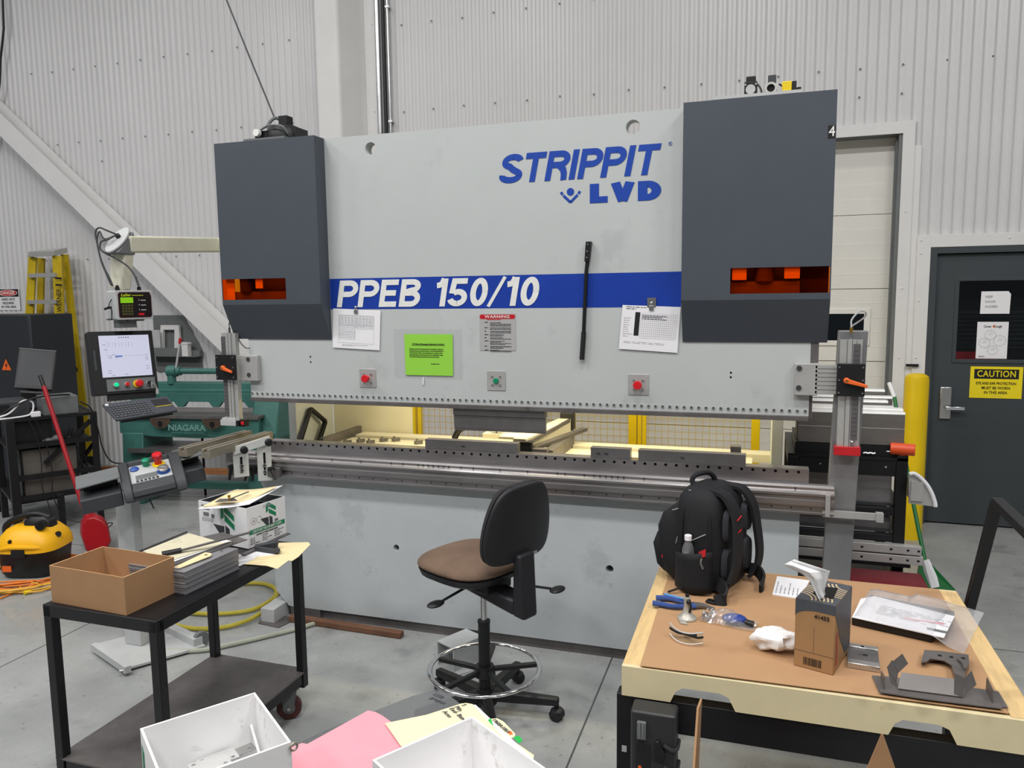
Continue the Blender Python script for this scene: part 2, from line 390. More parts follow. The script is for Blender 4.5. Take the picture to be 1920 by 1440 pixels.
def ramp(f, stops):
    r = N.new('ShaderNodeValToRGB'); L.new(f, r.inputs[0]); e = r.color_ramp.elements
    e[0].position, e[0].color = stops[0][0], lin(stops[0][1]); e[1].position, e[1].color = stops[-1][0], lin(stops[-1][1])
    for p, c in stops[1:-1]: q = e.new(p); q.color = lin(c)
    return r.outputs[0]
base = ramp(noise(1.1), [(.3, '#8d8f8f'), (.5, '#9c9e9d'), (.7, '#a8aaa9')])
def mixc(a, bcol, f):
    x = N.new('ShaderNodeMix'); x.data_type = 'RGBA'; L.new(f, x.inputs['Factor']); L.new(a, x.inputs['A']); x.inputs['B'].default_value = lin(bcol); return x.outputs['Result']
def thr(f, lo, hi, amt):
    x = N.new('ShaderNodeMapRange'); x.inputs['From Min'].default_value = lo; x.inputs['From Max'].default_value = hi; x.inputs['To Max'].default_value = amt; L.new(f, x.inputs['Value']); return x.outputs['Result']
base = mixc(base, '#646667', thr(noise(2.6), .56, .72, .55)); base = mixc(base, '#565757', thr(noise(30, 3), .64, .70, .6)); base = mixc(base, '#b6b8b6', thr(noise(9, 6), .60, .75, .4))
base = mixc(base, '#4a4b4c', jn); L.new(base, b.inputs['Base Color'])
L.new(thr(noise(4), .2, .8, .5), b.inputs['Roughness'])
bp = N.new('ShaderNodeBump'); bp.inputs['Strength'].default_value = .08; bp.inputs['Distance'].default_value = .004; L.new(noise(40, 4), bp.inputs['Height']); L.new(bp.outputs[0], b.inputs['Normal'])
# ---------------------------------------------------------------- the room
WY = 3.06
struct(MB().box(-9, 9, -8, 4.2, -.2, 0).build('floor', 'concrete'))
struct(MB().box(-9, 9, -8, 4.2, 7.0, 7.1).build('ceiling', 'white_trim'))
def corrug(b, x0, x1, z0, z1, y=WY, p=.076, d=.0125):
    n = int(math.ceil((x1-x0)/p)); vs = []
    for i in range(n):
        for fx, fy in ((0, 0), (.24, 0), (.5, d), (.74, d)):
            x = x0+(i+fx)*p
            if x <= x1: vs.append((x, y+fy))
    vs.append((x1, y))
    o = [(x, yy, z0) for x, yy in vs]+[(x, yy, z1) for x, yy in vs]; k = len(vs)
    b.add(o, [(i, i+1, k+i+1, k+i) for i in range(k-1)])
b = MB(); corrug(b, -9, .80, 0, 7); corrug(b, .80, 3.87, 3.14, 7); corrug(b, 3.87, 4.11, 0, 7); corrug(b, 4.11, 5.06, 2.19, 7); corrug(b, 5.06, 9, 0, 7)
b.box(-9, 9, WY+.3, WY+.36, 0, 7)
wall = struct(b.build('wall_back', 'wall_metal'))
b = MB()
for z in (3.62, 3.40, 2.35, 4.4):
    x = -5.3
    while x < 4.6:
        x += .304
        if abs(z-3.4) < .01 and random.random() < .6: continue
        if .75 < x < 3.95 and z < 3.2 or 4.0 < x < 5.1 and z < 2.4: continue
        zz = z + random.uniform(-.006, .006); b.cyl((x, WY, zz), (x, WY-.006, zz), .008, .006, n=8)
b.build('screw', 'mid_grey', wall)
# garage door
b = MB(); z = 3.10; k = 0
GY = WY+.15
while z > 0.02:
    h = .6
    for j in range(5):
        z1, z0 = z-j*h/5, z-(j+1)*h/5
        if z0 < 0: z0 = 0.0
        if z1 <= 0: break
        b.hexa([(.80, GY, z0+(.004 if j == 4 else 0)), (3.815, GY, z0+(.004 if j == 4 else 0)), (3.815, GY+.05, z0+(.004 if j == 4 else 0)), (.80, GY+.05, z0+(.004 if j == 4 else 0))], [(.80, GY-.006, z1-.001), (3.815, GY-.006, z1-.001), (3.815, GY+.05, z1-.004), (.80, GY+.05, z1-.004)])
    z -= h
gd = struct(b.build('door_2', 'door_panel_white'))
b = MB(); b.holed([(3.0, 1.43), (3.68, 1.43), (3.68, 1.74), (3.0, 1.74)], [[(3.05, 1.475), (3.63, 1.475), (3.63, 1.695), (3.05, 1.695)]], (0, GY-.012, 0), (1, 0, 0), (0, 0, 1), -.012)
b.build('window_frame', 'door_panel_white', gd, bevel=.004)
MB().box(3.05, 3.63, GY-.013, GY-.011, 1.475, 1.695).build('window_pane', 'glass_dark', gd)
b = MB().box(3.816, 3.85, WY-.0, WY+.2, 0, 3.13); b.box(.78, 3.85, WY, WY+.2, 3.10, 3.13); b.box(.77, .80, WY, WY+.2, 0, 3.13); b.box(3.80, 3.835, WY+.06, WY+.10, 0, 3.08)
struct(b.build('trim_1', 'mid_grey'))
b = MB().box(3.84, 3.925, WY-.018, WY+.01, 0, 3.19); b.box(.72, 3.84, WY-.018, WY+.01, 3.10, 3.19); b.box(.72, .80, WY-.018, WY+.01, 0, 3.10); b.box(3.925, 3.975, WY-.008, WY+.01, 0, 3.0)
for z in (.5, 1.35, 1.9, 2.5): b.cyl((3.88, WY-.018, z), (3.88, WY-.024, z), .008, .006, n=8)
struct(b.build('trim_2', 'white_trim'))
# walk-through door
b = MB().box(3.975, 4.07, WY-.03, WY+.01, 0, 2.31); b.box(4.07, 5.2, WY-.03, WY+.01, 2.215, 2.31); b.box(5.1, 5.2, WY-.03, WY+.01, 0, 2.215)
for z in (.4, .9, 1.35, 1.8, 2.17): b.cyl((4.0, WY-.03, z), (4.0, WY-.036, z), .009, .006, n=8)
for x in (4.0, 4.6): b.cyl((x, WY-.03, 2.27), (x, WY-.036, 2.27), .009, .006, n=8)
struct(b.build('trim_3', 'white_trim', bevel=.002))
b = MB().box(4.07, 4.12, WY-.026, WY+.12, 0, 2.215); b.box(4.12, 5.05, WY-.026, WY+.12, 2.165, 2.215); b.box(5.05, 5.1, WY-.026, WY+.12, 0, 2.215)
struct(b.build('trim_4', 'steel_grey_door', bevel=.002))
DY = WY+.012
dr = MB().holed([(4.124, .012), (5.046, .012), (5.046, 2.16), (4.124, 2.16)], [[(4.285, 1.335), (4.885, 1.335), (4.885, 1.955), (4.285, 1.955)]], (0, DY, 0), (1, 0, 0), (0, 0, 1), -.045).build('door_1', 'steel_grey_door', bevel=.002)
struct(dr)
MB().holed([(4.262, 1.31), (4.908, 1.31), (4.908, 1.98), (4.262, 1.98)], [[(4.29, 1.34), (4.88, 1.34), (4.88, 1.95), (4.29, 1.95)]], (0, DY-.008, 0), (1, 0, 0), (0, 0, 1), -.012).build('window_frame', 'steel_grey_door', dr, bevel=.003)
MB().box(4.288, 4.882, DY+.018, DY+.024, 1.338, 1.952).build('window_pane', 'clear_glass', dr)
# dim room glimpsed behind the door glass
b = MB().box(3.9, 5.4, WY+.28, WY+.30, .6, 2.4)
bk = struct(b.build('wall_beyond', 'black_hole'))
b = MB()
for i in range(9): b.box(4.3, 4.95, WY+.24, WY+.243, 1.42+i*.035, 1.425+i*.035)
b.build('shelf_edge', 'dark_grey', bk)
MB().box(4.28, 4.62, WY+.20, WY+.24, 1.30, 1.385).build('red_shelf_edge', 'red_paint', bk)
b = MB().box(4.19, 4.275, DY-.02, DY, .86, 1.12); lp = b.build('door_handle', 'steel_bright', dr, bevel=.008)
b = MB().cyl((4.235, DY-.02, .955), (4.235, DY-.06, .955), .012); b.bar((4.225, DY-.06, .955), (4.36, DY-.06, .955), .018, .028); b.build('lever', 'chrome', lp, bevel=.004)
b = MB().cyl((4.12, DY-.016, .30), (4.12, DY-.016, .42), .012); b.cyl((4.12, DY-.016, 1.7), (4.12, DY-.016, 1.82), .012); b.build('hinge', 'steel_grey_door', dr)
# column, brace, conduit
b = MB().slab([(-1.19, 2.76, 0), (-.945, 2.76, 0), (-.80, 3.05, 0), (-1.19, 3.05, 0)], (0, 0, 1), 7); col = struct(b.build('trim_5', 'white_trim', bevel=.03, seg=4))
b = MB().box(-.815, -.695, 3.035, 3.058, 0, 7)
for z in (3.64, 4.43): b.cyl((-.73, 3.035, z), (-.73, 3.029, z), .01, .007, n=8)
struct(b.build('trim_6', 'white_trim'))
p1 = at_y(520, 740, 2.775); p0 = p1+(at_y(-160, 78, 2.775)-p1)*1.75
ax = (p1-p0).normalized(); pn = V(-ax.z, 0, ax.x)
b = MB()
for yy, t_ in ((2.775, .016), (2.985, .016)): b.slab([V(q.x, yy, q.z)+pn*s for q, s in ((p0, -.098), (p1, -.098), (p1, .098), (p0, .098))], (0, 1, 0), t_)
b.slab([V(q.x, yy, q.z)+pn*-.075 for q, yy in ((p0, 2.79), (p1, 2.79), (p1, 2.99), (p0, 2.99))], pn, .012)
struct(b.build('trim_7', 'white_trim'))
MB().cyl((-.655, 3.0, 0), (-.655, 3.0, 7), .026, n=14).build('conduit_pipe', 'galvanised', smooth=True)
cp = bpy.data.objects['conduit_pipe']; tag(cp, 'thick galvanised conduit pipe running up the wall by the white column', 'pipe')
o = MB().cyl((-.598, 3.01, 0), (-.598, 3.01, 7), .018, n=12).build('conduit_pipe', 'black_plastic', smooth=True); tag(o, 'black cable running up the wall beside the galvanised conduit', 'cable'); o.name = 'wall_cable'
b = MB().cyl((-.555, 3.015, 0), (-.555, 3.015, 7), .012, n=10)
o = b.build('thin_conduit', 'galvanised', smooth=True); tag(o, 'thin metal conduit on the wall right of the thick galvanised pipe', 'pipe')
for z in (3.52, 4.55): MB().box(-.568, -.53, 2.995, 3.05, z, z+.02).build('pipe_clamp', 'galvanised', o)
# ================================================================ PRESS BRAKE
pb = thing('press_brake', 'large grey and blue press brake with charcoal end covers in the middle', 'press brake', (1.525, .6, 0))
XU, ZU = (1, 0, 0), (0, 0, 1)
ram = MB().holed([(0, 1.312), (3.05, 1.312), (3.05, 2.742), (0, 2.742)], [(.832, 2.672, .032), (2.229, 2.674, .034)], (0, 0, 0), XU, ZU, -.07).build('ram', 'press_paint', pb)
b = MB().box(0, 3.05, -.012, .06, 1.290, 1.313); b.build('clamp_strip', 'steel_worn', ram, bevel=.002)
b0 = None
for i in range(89):
    x = .0105+i*.03437
    if b0 is None:
        b0 = MB().mat(0).cyl((x, 0, 1.336), (x, -.004, 1.336), .0085, n=14).mat(1).cyl((x, -.004, 1.336), (x, -.0045, 1.336), .0062, n=10).mat(2).cyl((x, -.004, 1.336), (x, -.0052, 1.336), .0034, n=6).build('bolt', ['pale_grey', 'black_plastic', 'mid_grey'], ram)
    else: dup(b0, off=(i*.03437, 0, 0), parent=ram)
b = MB().quad((.553, -.0005, 1.820), (2.464, -.0005, 1.820), (2.464, -.0005, 1.9885), (.553, -.0005, 1.9885)); b.build('stripe', 'blue_stripe', ram)
stroke_text('STRIPPIT', .21, (1.553, -.0004, 2.447), XU, ZU, .142, shear=.20, gap=.085, xs=1.0).build('lettering', 'logo_blue', ram)
stroke_text('LVD', .33, (2.02, -.0004, 2.328), XU, ZU, .092, shear=0, gap=.15, xs=1.50).build('lettering', 'logo_blue', ram)
b = MB().cyl((1.923, -.0004, 2.388), (1.923, -.0016, 2.388), .0185, n=28)
for s in (-1, 1):
    b.bar((1.923, -.001, 2.337), (1.923+s*.036, -.001, 2.372), .0012, .013, (0, -1, 0) if False else (s*-1, 0, 1)); b.bar((1.923+s*.040, -.001, 2.376), (1.923+s*.048, -.001, 2.389), .0012, .013, (s*-1, 0, 1))
b.build('emblem', 'logo_blue', ram)
b = MB().torus((2.405, -.001, 2.584), (0, -1, 0), .0085, .0009, n=24, k=6); b.build('registered_mark', 'logo_blue', ram)
text('registered_mark', 'R', 'logo_blue', ram, (2.405, 0, 2.584), XU, ZU, .0095, bold=.01)
pt_ = stroke_text('PPEB', .20, (.593, -.0012, 1.832), XU, ZU, .146, shear=.18, gap=.12, xs=1.06); pt_.build('lettering', 'logo_white', ram)
stroke_text('150/10', .20, (.593+pt_.width+.146*(.35*1.06+.24), -.0012, 1.832), XU, ZU, .146, shear=.18, gap=.12, xs=1.06).build('lettering', 'logo_white', ram)
# three push buttons on bare plates
def pushbutton(x, z, colr, big):
    p = MB().box(x-.051, x+.051, -.004, 0, z-.052, z+.052).build('button_plate', 'alu_plate', ram, bevel=.002)
    b = MB()
    for sx in (-1, 1):
        for sz in (-1, 1): b.cyl((x+sx*.022, -.004, z+sz*.022), (x+sx*.022, -.010, z+sz*.022), .005, n=8)
    b.build('screw', 'steel_bright', p)
    if big: MB().lathe([(.012, 0), (.012, .022), (.021, .024), (.022, .034), (.019, .040), (0, .041)], (x, -.004, z), (0, -1, 0)).build('push_button', colr, p, smooth=True)
    else: MB().lathe([(.014, 0), (.014, .012), (.012, .015), (0, .015)], (x, -.004, z), (0, -1, 0)).build('push_button', colr, p, smooth=True)
pushbutton(.770, 1.441, 'red_button', True); pushbutton(1.522, 1.444, 'green_button', False); pushbutton(2.263, 1.441, 'red_button', True)
b = MB()
for x, z in ((.41, 1.555), (.41, 1.525), (2.70, 1.508), (2.70, 1.487)): b.cyl((x, .001, z), (x, -.001, z), .005, n=10)
b.build('screw_hole', 'black_hole', ram)
# covers
def cover(x0, x1, wx0, wx1, lab, side):
    t = .004; z1, zk, zb = 2.742, 1.852, 1.654; yf, yb, yk = -.1, -.002, -.006
    b = MB().holed([(x0, zk), (x1, zk), (x1, z1), (x0, z1)], [[(wx0, 1.880), (wx1, 1.880), (wx1, 1.996), (wx0, 1.996)]], (0, yf, 0), XU, ZU, -t)
    b.slab([(x0, yf+t, z1), (x1, yf+t, z1), (x1, yb, z1), (x0, yb, z1)], (0, 0, 1), -t)
    for x, sg in ((x0, 1), (x1, -1)):
        if side == sg:   # outer side carries the window round the corner
            for za, zb2 in ((1.996, z1), (zk, 1.880)): b.slab([(x, yf+t, za), (x, yb, za), (x, yb, min(zb2, z1-t)), (x, yf+t, min(zb2, z1-t))], (sg, 0, 0), t)
        else: b.slab([(x, yf+t, zk), (x, yb, zk), (x, yb, z1-t), (x, yf+t, z1-t)], (sg, 0, 0), t)
        b.slab([(x, yf+t+.002, zk), (x, yk+.003, zb+.004), (x, yb, zb+.004), (x, yb, zk)], (sg, 0, 0), t)
    c = b.build('end_cover', 'cover_paint', pb)
    b = MB().slab([(x0, yf, zk), (x1, yf, zk), (x1, yk, zb), (x0, yk, zb)], (0, .186, .1), t)
    b.build('lower_panel', 'cover_paint', c)
    b = MB().box(wx0, wx1, yf+.001, yf+.0025, 1.880, 1.996)
    if side == 1: b.box(x0+.001, x0+.0025, yf+.004, yb, 1.880, 1.996)
    else: b.box(x1-.0025, x1-.001, yf+.004, yb, 1.880, 1.996)
    b.build('amber_window', 'amber_glass', c)
    return c
cl = cover(-.085, .553, -.080, .337, 'left', 1)
cr = cover(2.474, 3.119, 2.693, 3.113, 'right', -1)
# cylinders and white brackets seen through the amber panes
b = MB().box(-.06, .53, -.06, -.003, 1.86, 1.925); b.build('inner_ledge', 'mid_grey', cl)
MB().box(.133, .180, -.088, -.085, 1.942, 2.02).build('inner_bracket', 'paper_white', cl)
MB().box(-.078, -.022, -.07, -.066, 1.86, 2.02).build('inner_bracket', 'paper_white', cl)
MB().cyl((.05, -.05, 1.925), (.05, -.05, 2.3), .04, n=20).build('inner_cylinder', 'dark_grey', cl, smooth=True)
MB().box(2.70, 2.763, -.088, -.085, 1.942, 2.05).build('inner_bracket', 'paper_white', cr)
MB().box(2.925, 2.990, -.088, -.085, 1.945, 2.05).build('inner_bracket', 'paper_white', cr)
MB().box(2.996, 3.114, -.03, -.026, 1.86, 2.02).build('dark_backing', 'dark_grey', cr)  # added dark panel, keeps the right part of the amber pane dark
MB().box(2.50, 2.992, -.07, -.003, 1.86, 1.935).build('inner_ledge', 'mid_grey', cr)
MB().cyl((2.84, -.05, 1.935), (2.84, -.05, 2.3), .045, n=20).build('inner_cylinder', 'steel', cr, smooth=True)
# number plate on right cover
np_ = MB().box(3.086, 3.1165, -.1015, -.1, 2.540, 2.594).build('number_sticker', 'ink_black', cr)
text('number', '4', 'logo_white', np_, (3.102, -.1015, 2.567), XU, ZU, .043, bold=.012, xs=.85)
# valve blocks on the covers
v = MB().box(.10, .36, -.085, .2, 2.743, 2.756).build('valve_block', 'mid_grey', pb)
b = MB().lathe([(.105, 0), (.105, .035), (.09, .065), (.045, .085), (0, .088)], (.285, .04, 2.756), (0, 0, 1)); b.box(.15, .23, -.05, .08, 2.756, 2.80); b.box(.33, .39, -.02, .1, 2.756, 2.815)
b.build('valve_head', 'black_plastic', v, smooth=True)
MB().box(.27, .325, .0, .06, 2.835, 2.885).build('valve_plug', 'rubber', v, bevel=.003)
for nm_, pts_, r_ in (('a', [(.24, -.02, 2.78), (.215, -.02, 2.83), (.245, 0, 2.875), (.27, .02, 2.868)], .009), ('b', [(.16, -.06, 2.77), (.20, -.06, 2.805), (.27, -.075, 2.82), (.34, -.07, 2.81), (.36, -.05, 2.775)], .006)): MB().tube(pts_, r_, 6, 5).build('valve_hose', 'mid_grey', v, smooth=True)
MB().cyl((.185, -.065, 2.785), (.185, -.09, 2.785), .019, n=16).build('valve_cap', 'logo_white', v)
RZ = .02
MBO = MB
def MB():
    q = MBO(); q.T = Matrix.Translation((-.02, .052, .021)); return q
v = MB().box(2.62, 3.0, -.15, .1, 2.722, 2.735).build('valve_block', 'pale_grey', pb)
b = MB().box(2.755, 2.81, -.10, -.02, 2.735, 2.80); b.box(2.762, 2.803, -.09, -.03, 2.80, 2.825); b.build('valve_head', 'black_plastic', v, bevel=.003)
b = MB().cyl((2.782, -.10, 2.764), (2.782, -.108, 2.764), .021, n=20)
for sx in (-1, 1):
    for sz in (-1, 1): b.cyl((2.782+sx*.022, -.10, 2.764+sz*.022), (2.782+sx*.022, -.105, 2.764+sz*.022), .004, n=8)
b.build('valve_cap', 'alu_plate', v)
b = MB().box(2.855, 2.89, -.09, -.03, 2.77, 2.822); b.build('valve_head', 'dark_grey', v, bevel=.003)
b = MB().box(2.842, 2.90, -.10, -.04, 2.735, 2.782); b.lathe([(.017, 0), (.017, .016), (.026, .016), (.026, 0)], (2.868, -.10, 2.76), (0, -1, 0), 20, True); b.build('valve_port', 'aluminium', v, smooth=True)
MB().cyl((2.868, -.10, 2.76), (2.868, -.107, 2.76), .018, n=18).build('port_bore', 'black_hole', v)
b = MB().box(2.915, 2.955, -.105, -.03, 2.737, 2.786); b.build('solenoid', 'yellow_button', v, bevel=.003)
b = MB().box(2.956, 2.975, -.10, -.03, 2.737, 2.785); b.box(2.976, 2.995, -.09, -.04, 2.732, 2.76); b.build('solenoid_plug', 'rubber', v, bevel=.002)
MB().tube([(2.81, -.04, 2.80), (2.825, -.05, 2.775), (2.833, -.06, 2.737)], .004, 6, 5).build('valve_hose', 'black_plastic', v, smooth=True); b = MB().tube([(2.89, -.05, 2.79), (2.905, -.05, 2.787), (2.918, -.05, 2.778)], .004, 6, 4); b.build('valve_hose', 'black_plastic', v, smooth=True)
MB = MBO
# side frames, back beam, lower bed
for x0, x1, nm in ((.0, .055, 0), (2.895, 2.95, 1)):
    b = MB().slab([(x0, .36, 0), (x0, .80, 0), (x0, .80, 2.6), (x0, .12, 2.6), (x0, .12, 1.75), (x0, .36, 1.6)], (1, 0, 0), x1-x0)
    b.build('side_frame', 'press_paint', pb, bevel=.003)
b = MB().box(.06, 2.89, .5, .56, 1.75, 2.6); b.build('back_plate', 'mid_grey', pb)
bed = MB().holed([(.035, .80), (.10, .70), (.103, .155), (.19, .062), (3.025, .062), (3.025, .875), (.035, .875)], [(.911, .486, .018), (2.121, .485, .020)], (0, 0, 0), XU, ZU, -.10).build('bed_apron', 'press_paint_low', pb)
b = MB().box(.25, 3.0, .02, .10, 0, .062); b.box(.2, .4, .0, .8, 0, .06); b.build('plinth', 'steel_worn', pb)
b = MB().box(.06, 3.0, .102, .16, .12, .98); b.build('bed_web', 'dark_grey', pb)
# die rail with tapped holes
hs = [(.147+i*.0512, 1.046, .0075) for i in range(57)]
b = MB().holed([(.10, .985), (3.06, .985), (3.06, 1.060), (.10, 1.060)], hs, (0, -.002, 0), XU, ZU, -.012, n=12); b.box(.10, 3.06, .0105, .07, .98, 1.060)
rail = b.build('die_rail', 'steel', pb)
b = MB().box(.12, 3.04, .008, .0104, 1.03, 1.058); b.build('hole_shade', 'black_hole', rail)
# front support rail: stepped guide profile swept along the bed
prof = [(.0, .995), (-.035, .995), (-.045, .985), (-.045, .974), (-.060, .970), (-.070, .962), (-.070, .952), (-.058, .946), (-.058, .936), (-.066, .930), (-.066, .905), (-.05, .902), (-.05, .875), (-.058, .870), (-.058, .862), (0, .862)]
gr = MB().add([(-.10, y, z) for y, z in prof]+[(3.168, y, z) for y, z in prof], [(i, (i+1) % 16, 16+(i+1) % 16, 16+i) for i in range(16)]+[tuple(range(16)), tuple(range(31, 15, -1))])
for k in (0, 3, 4, 8, 12): gr.m[k] = 1  # upward ledges take the paler steel: lamp glints put into the colour
gr = gr.build('guide_rail', ['steel', 'steel_highlight'], pb)
b = MB()
for x in (.55, .73, .92, .99, 1.08, 1.11, 1.14, 1.17, 1.2, 1.23, 1.26, 1.33, 1.40, 1.55, 1.70, 1.86, 1.9, 2.0, 2.05, 2.08, 2.11, 2.14, 2.17, 2.2, 2.3, 2.7, 3.0): b.cyl((x, -.044, .980), (x, -.0462, .980), .0045, n=8)
for i in range(34): b.cyl((.2+i*.087, -.049, .888), (.2+i*.087, -.0512, .888), .0038, n=8)
b.build('screw_hole', 'black_hole', gr)
b = MB().box(3.130, 3.150, -.078, -.0705, .862, .962); b.box(3.12, 3.36, -.055, -.035, .855, .885) ; b.box(3.345, 3.375, -.065, -.03, .85, .89); b.build('rail_stop', 'alu_plate', gr)
# back gauge
b = MB().box(.30, 2.90, .12, .30, .965, .985); b.box(.30, 2.80, .30, .62, .955, .975); b.box(.30, 2.90, .66, .78, .94, .985)
bg = b.build('back_gauge', 'cream_paint', pb)
b = MB().box(.24, .27, .32, .80, .975, 1.02); b.build('end_bar', 'steel_worn', bg)
b = MB()
for x, y in ((.36, .40), (.42, .46), (.50, .44), (.55, .52), (.62, .55), (.80, .50), (.87, .52), (.93, .54), (1.32, .4)): b = MB().bar((x, y, .985), (x+.05, y+.02, .990), .012, .02); b.cyl((x+.02, y, .975), (x+.02, y, 1.01), .008, n=8); b.build('small_clamp', 'steel_dark', bg)
def MBG():
    q = MB(); q.T = Matrix.Translation((-.03, 0, .055)); return q
for x in (1.50, 1.72): MB().box(x, x+.05, .2, .7, .955, 1.045).build('carriage_slide', 'steel_worn', bg)
MB().box(2.70, 2.75, .14, .20, .985, 1.125).build('end_bar', 'steel_worn', bg)
b = MBG().hexa([(1.585, .16, .985), (1.66, .16, .985), (1.75, .82, .985), (1.67, .82, .985)], [(1.585, .16, 1.055), (1.66, .16, 1.055), (1.75, .82, 1.065), (1.67, .82, 1.065)]); b.hexa([(1.47, .25, 1.03), (1.59, .25, 1.03), (1.62, .5, 1.03), (1.50, .5, 1.03)], [(1.47, .25, 1.045), (1.59, .25, 1.045), (1.62, .5, 1.045), (1.50, .5, 1.045)])
b.box(1.32, 1.48, .40, .62, 1.0, 1.03)
cg = b.build('gauge_carriage', 'cream_paint', bg, bevel=.003)
b = MBG().box(1.62, 1.70, .13, .165, .985, 1.045); b.box(1.68, 1.76, .82, .90, .99, 1.10); b.build('gauge_motor', 'black_plastic', cg, bevel=.004)
b = MBG().bar((1.675, .17, 1.035), (1.745, .8, 1.058), .012, .02); b.bar((1.69, .2, .998), (1.83, .85, .998), .04, .02); b.bar((1.56, .16, .995), (1.78, .17, .995), .05, .02); b.build('gauge_rail', 'steel_worn', cg)
b = MBG().cyl((1.40, .42, 1.03), (1.40, .42, 1.075), .006, n=8); b.box(1.36, 1.44, .40, .44, 1.05, 1.06); b.build('gauge_stop', 'steel_bright', cg); MBG().box(1.48, 1.53, .5, .56, 1.045, 1.075).build('gauge_stop', 'steel_bright', cg)
MB().tube([(1.02, .62, 1.0), (1.06, .62, 1.06), (1.16, .6, 1.085), (1.4, .6, 1.075), (1.62, .62, 1.06)], .02, 8, 6).build('cable_chain', 'black_plastic', bg, smooth=True)
# light-curtain arms at both ends of the ram
def curtain_arm(xp0, xp1, xb0, xb1, z0, z1, lever_dir, right):
    a = MB().box(xb0, xb1, -.035, -.001, 1.413, 1.560).build('bracket_plate', 'alu_plate', pb, bevel=.003)
    for z in (1.448, 1.538): x = (xb0+xb1)/2-(.03 if right else -.015); MB().cyl((x, -.035, z), (x, -.040, z), .012, n=12).build('bolt', 'dark_grey', a)
    xa, xb = (xb1-.01, xp0+.02) if right else (xp1-.02, xb0+.01)
    b = MB()
    for k in range(7 if right else 4):
        n = 7 if right else 4; z = 1.43+k*(.115/(n-1)); b.box(xa, xb, -.035, -.008, z-.006, z+.006)
    b.box(xa, xb, -.03, -.012, 1.425, 1.555); b.build('slide_bar', 'aluminium', a)
    xc = (xp0+xp1)/2; wd = (xp1-xp0)
    b = MB()
    dx = 0
    for f0, f1, yy in ((0, .30, -.055), (.33, .52, -.062), (.55, .70, -.060), (.73, 1.0, -.05)): b.box(xp0+wd*f0, xp0+wd*f1, yy, -.02, z0, z1)
    b.box(xp0+.003, xp1-.003, -.045, -.015, z0, z1)
    post = b.build('sensor_post', 'aluminium', a)
    sx0 = xp0+wd*(.58 if right else .03); b = MB().box(sx0, sx0+wd*.32, -.0635, -.055, z0+.03, z1-.02)
    b.build('scale_strip', 'steel_dark', post)
    b = MB()
    zz = z0+.05
    while zz < z1-.05: b.box(sx0+wd*.06, sx0+wd*.26, -.0642, -.0634, zz, zz+.0012); zz += .02
    b.build('scale_marks', 'ink_black', post)
    px0, px1 = (xp0-.012, xp1+.012) if right else (xp0-.028, xp1+.012)
    pl = MB().box(px0, px1, -.085, -.065, 1.420, 1.566).build('clamp_plate', 'black_plastic', a, bevel=.002)
    b = MB()
    for fx in (.08, .92):
        for z in (1.436, 1.493, 1.55): x = px0+(px1-px0)*fx; b.cyl((x, -.085, z), (x, -.088, z), .004, n=8)
    b.build('screw', 'steel_bright', pl)
    hx = px0+(px1-px0)*(.34 if right else .45)
    b = MB().cyl((hx, -.085, 1.492), (hx, -.105, 1.492), .013, n=14); b.hexa(*[[(hx-.004, y, 1.492-w_), (hx+.085*(1 if right else .75), y, 1.468-w_*.6), (hx+.085*(1 if right else .75), y, 1.468+w_*.6), (hx-.004, y, 1.492+w_)] for y, w_ in ((-.107, .011), (-.092, .011))])
    b.build('clamp_lever', 'orange_plastic', pl, bevel=.003)
    MB().cyl((hx, -.105, 1.492), (hx, -.1085, 1.492), .006, n=10).build('lever_screw', 'brass', pl)
    return a, post
aL, pL = curtain_arm(-.143, -.052, -.072, .078, 1.175, 1.690, 1, False)
b = MB().box(-.168, -.062, -.075, -.01, 1.150, 1.185); b.box(-.160, -.07, -.07, -.015, 1.185, 1.195); h = b.build('sensor_head', 'pale_grey', aL, bevel=.002)
b = MB().box(-.062, -.045, -.072, -.02, 1.148, 1.180); b.box(-.045, -.01, -.06, -.02, 1.146, 1.186); b.build('sensor_lens', 'black_plastic', h)
b = MB().box(-.036, -.016, -.0612, -.06, 1.158, 1.178); b.build('sensor_light', 'red_button', h)
b = MB().cyl((-.096, -.04, 1.690), (-.096, -.04, 1.72), .006, n=8); b.tube([(-.096, -.04, 1.72), (-.098, -.035, 1.75), (-.085, -.02, 1.775), (-.07, .02, 1.78)], .003, 6, 5); b.tube([(-.06, -.02, 1.685), (-.045, -.02, 1.64), (-.01, -.02, 1.605), (.02, -.015, 1.60)], .003, 6, 6); b.build('sensor_cable', 'dark_grey', aL, smooth=True)
aR, pR = curtain_arm(3.170, 3.262, 2.982, 3.082, 1.19, 1.672, 1, True)
b = MB().hexa([(3.118, -.012, .05), (3.238, -.012, .05), (3.238, .05, .05), (3.118, .05, .05)], [(3.166, -.012, 1.708), (3.288, -.012, 1.708), (3.288, .05, 1.708), (3.166, .05, 1.708)])
b.build('support_column', 'column_steel', pb, bevel=.003)
b = MB().box(3.158, 3.268, -.075, -.03, 1.150, 1.190); b.build('red_stop_block', 'red_paint', aR, bevel=.002)
b = MB().cyl((3.232, -.066, 1.19), (3.232, -.066, 1.205), .005, n=8); b.ball((3.232, -.066, 1.21), .009); b.build('stop_screw', 'steel_bright', aR, smooth=True)
b = MB().cyl((3.214, -.04, 1.672), (3.214, -.04, 1.70), .006, n=8); b.build('sensor_fitting', 'steel_bright', aR)
b = MB().cyl((3.214, -.04, 1.70), (3.214, -.04, 1.725), .007, n=8); b.build('fitting_nut', 'brass', aR)
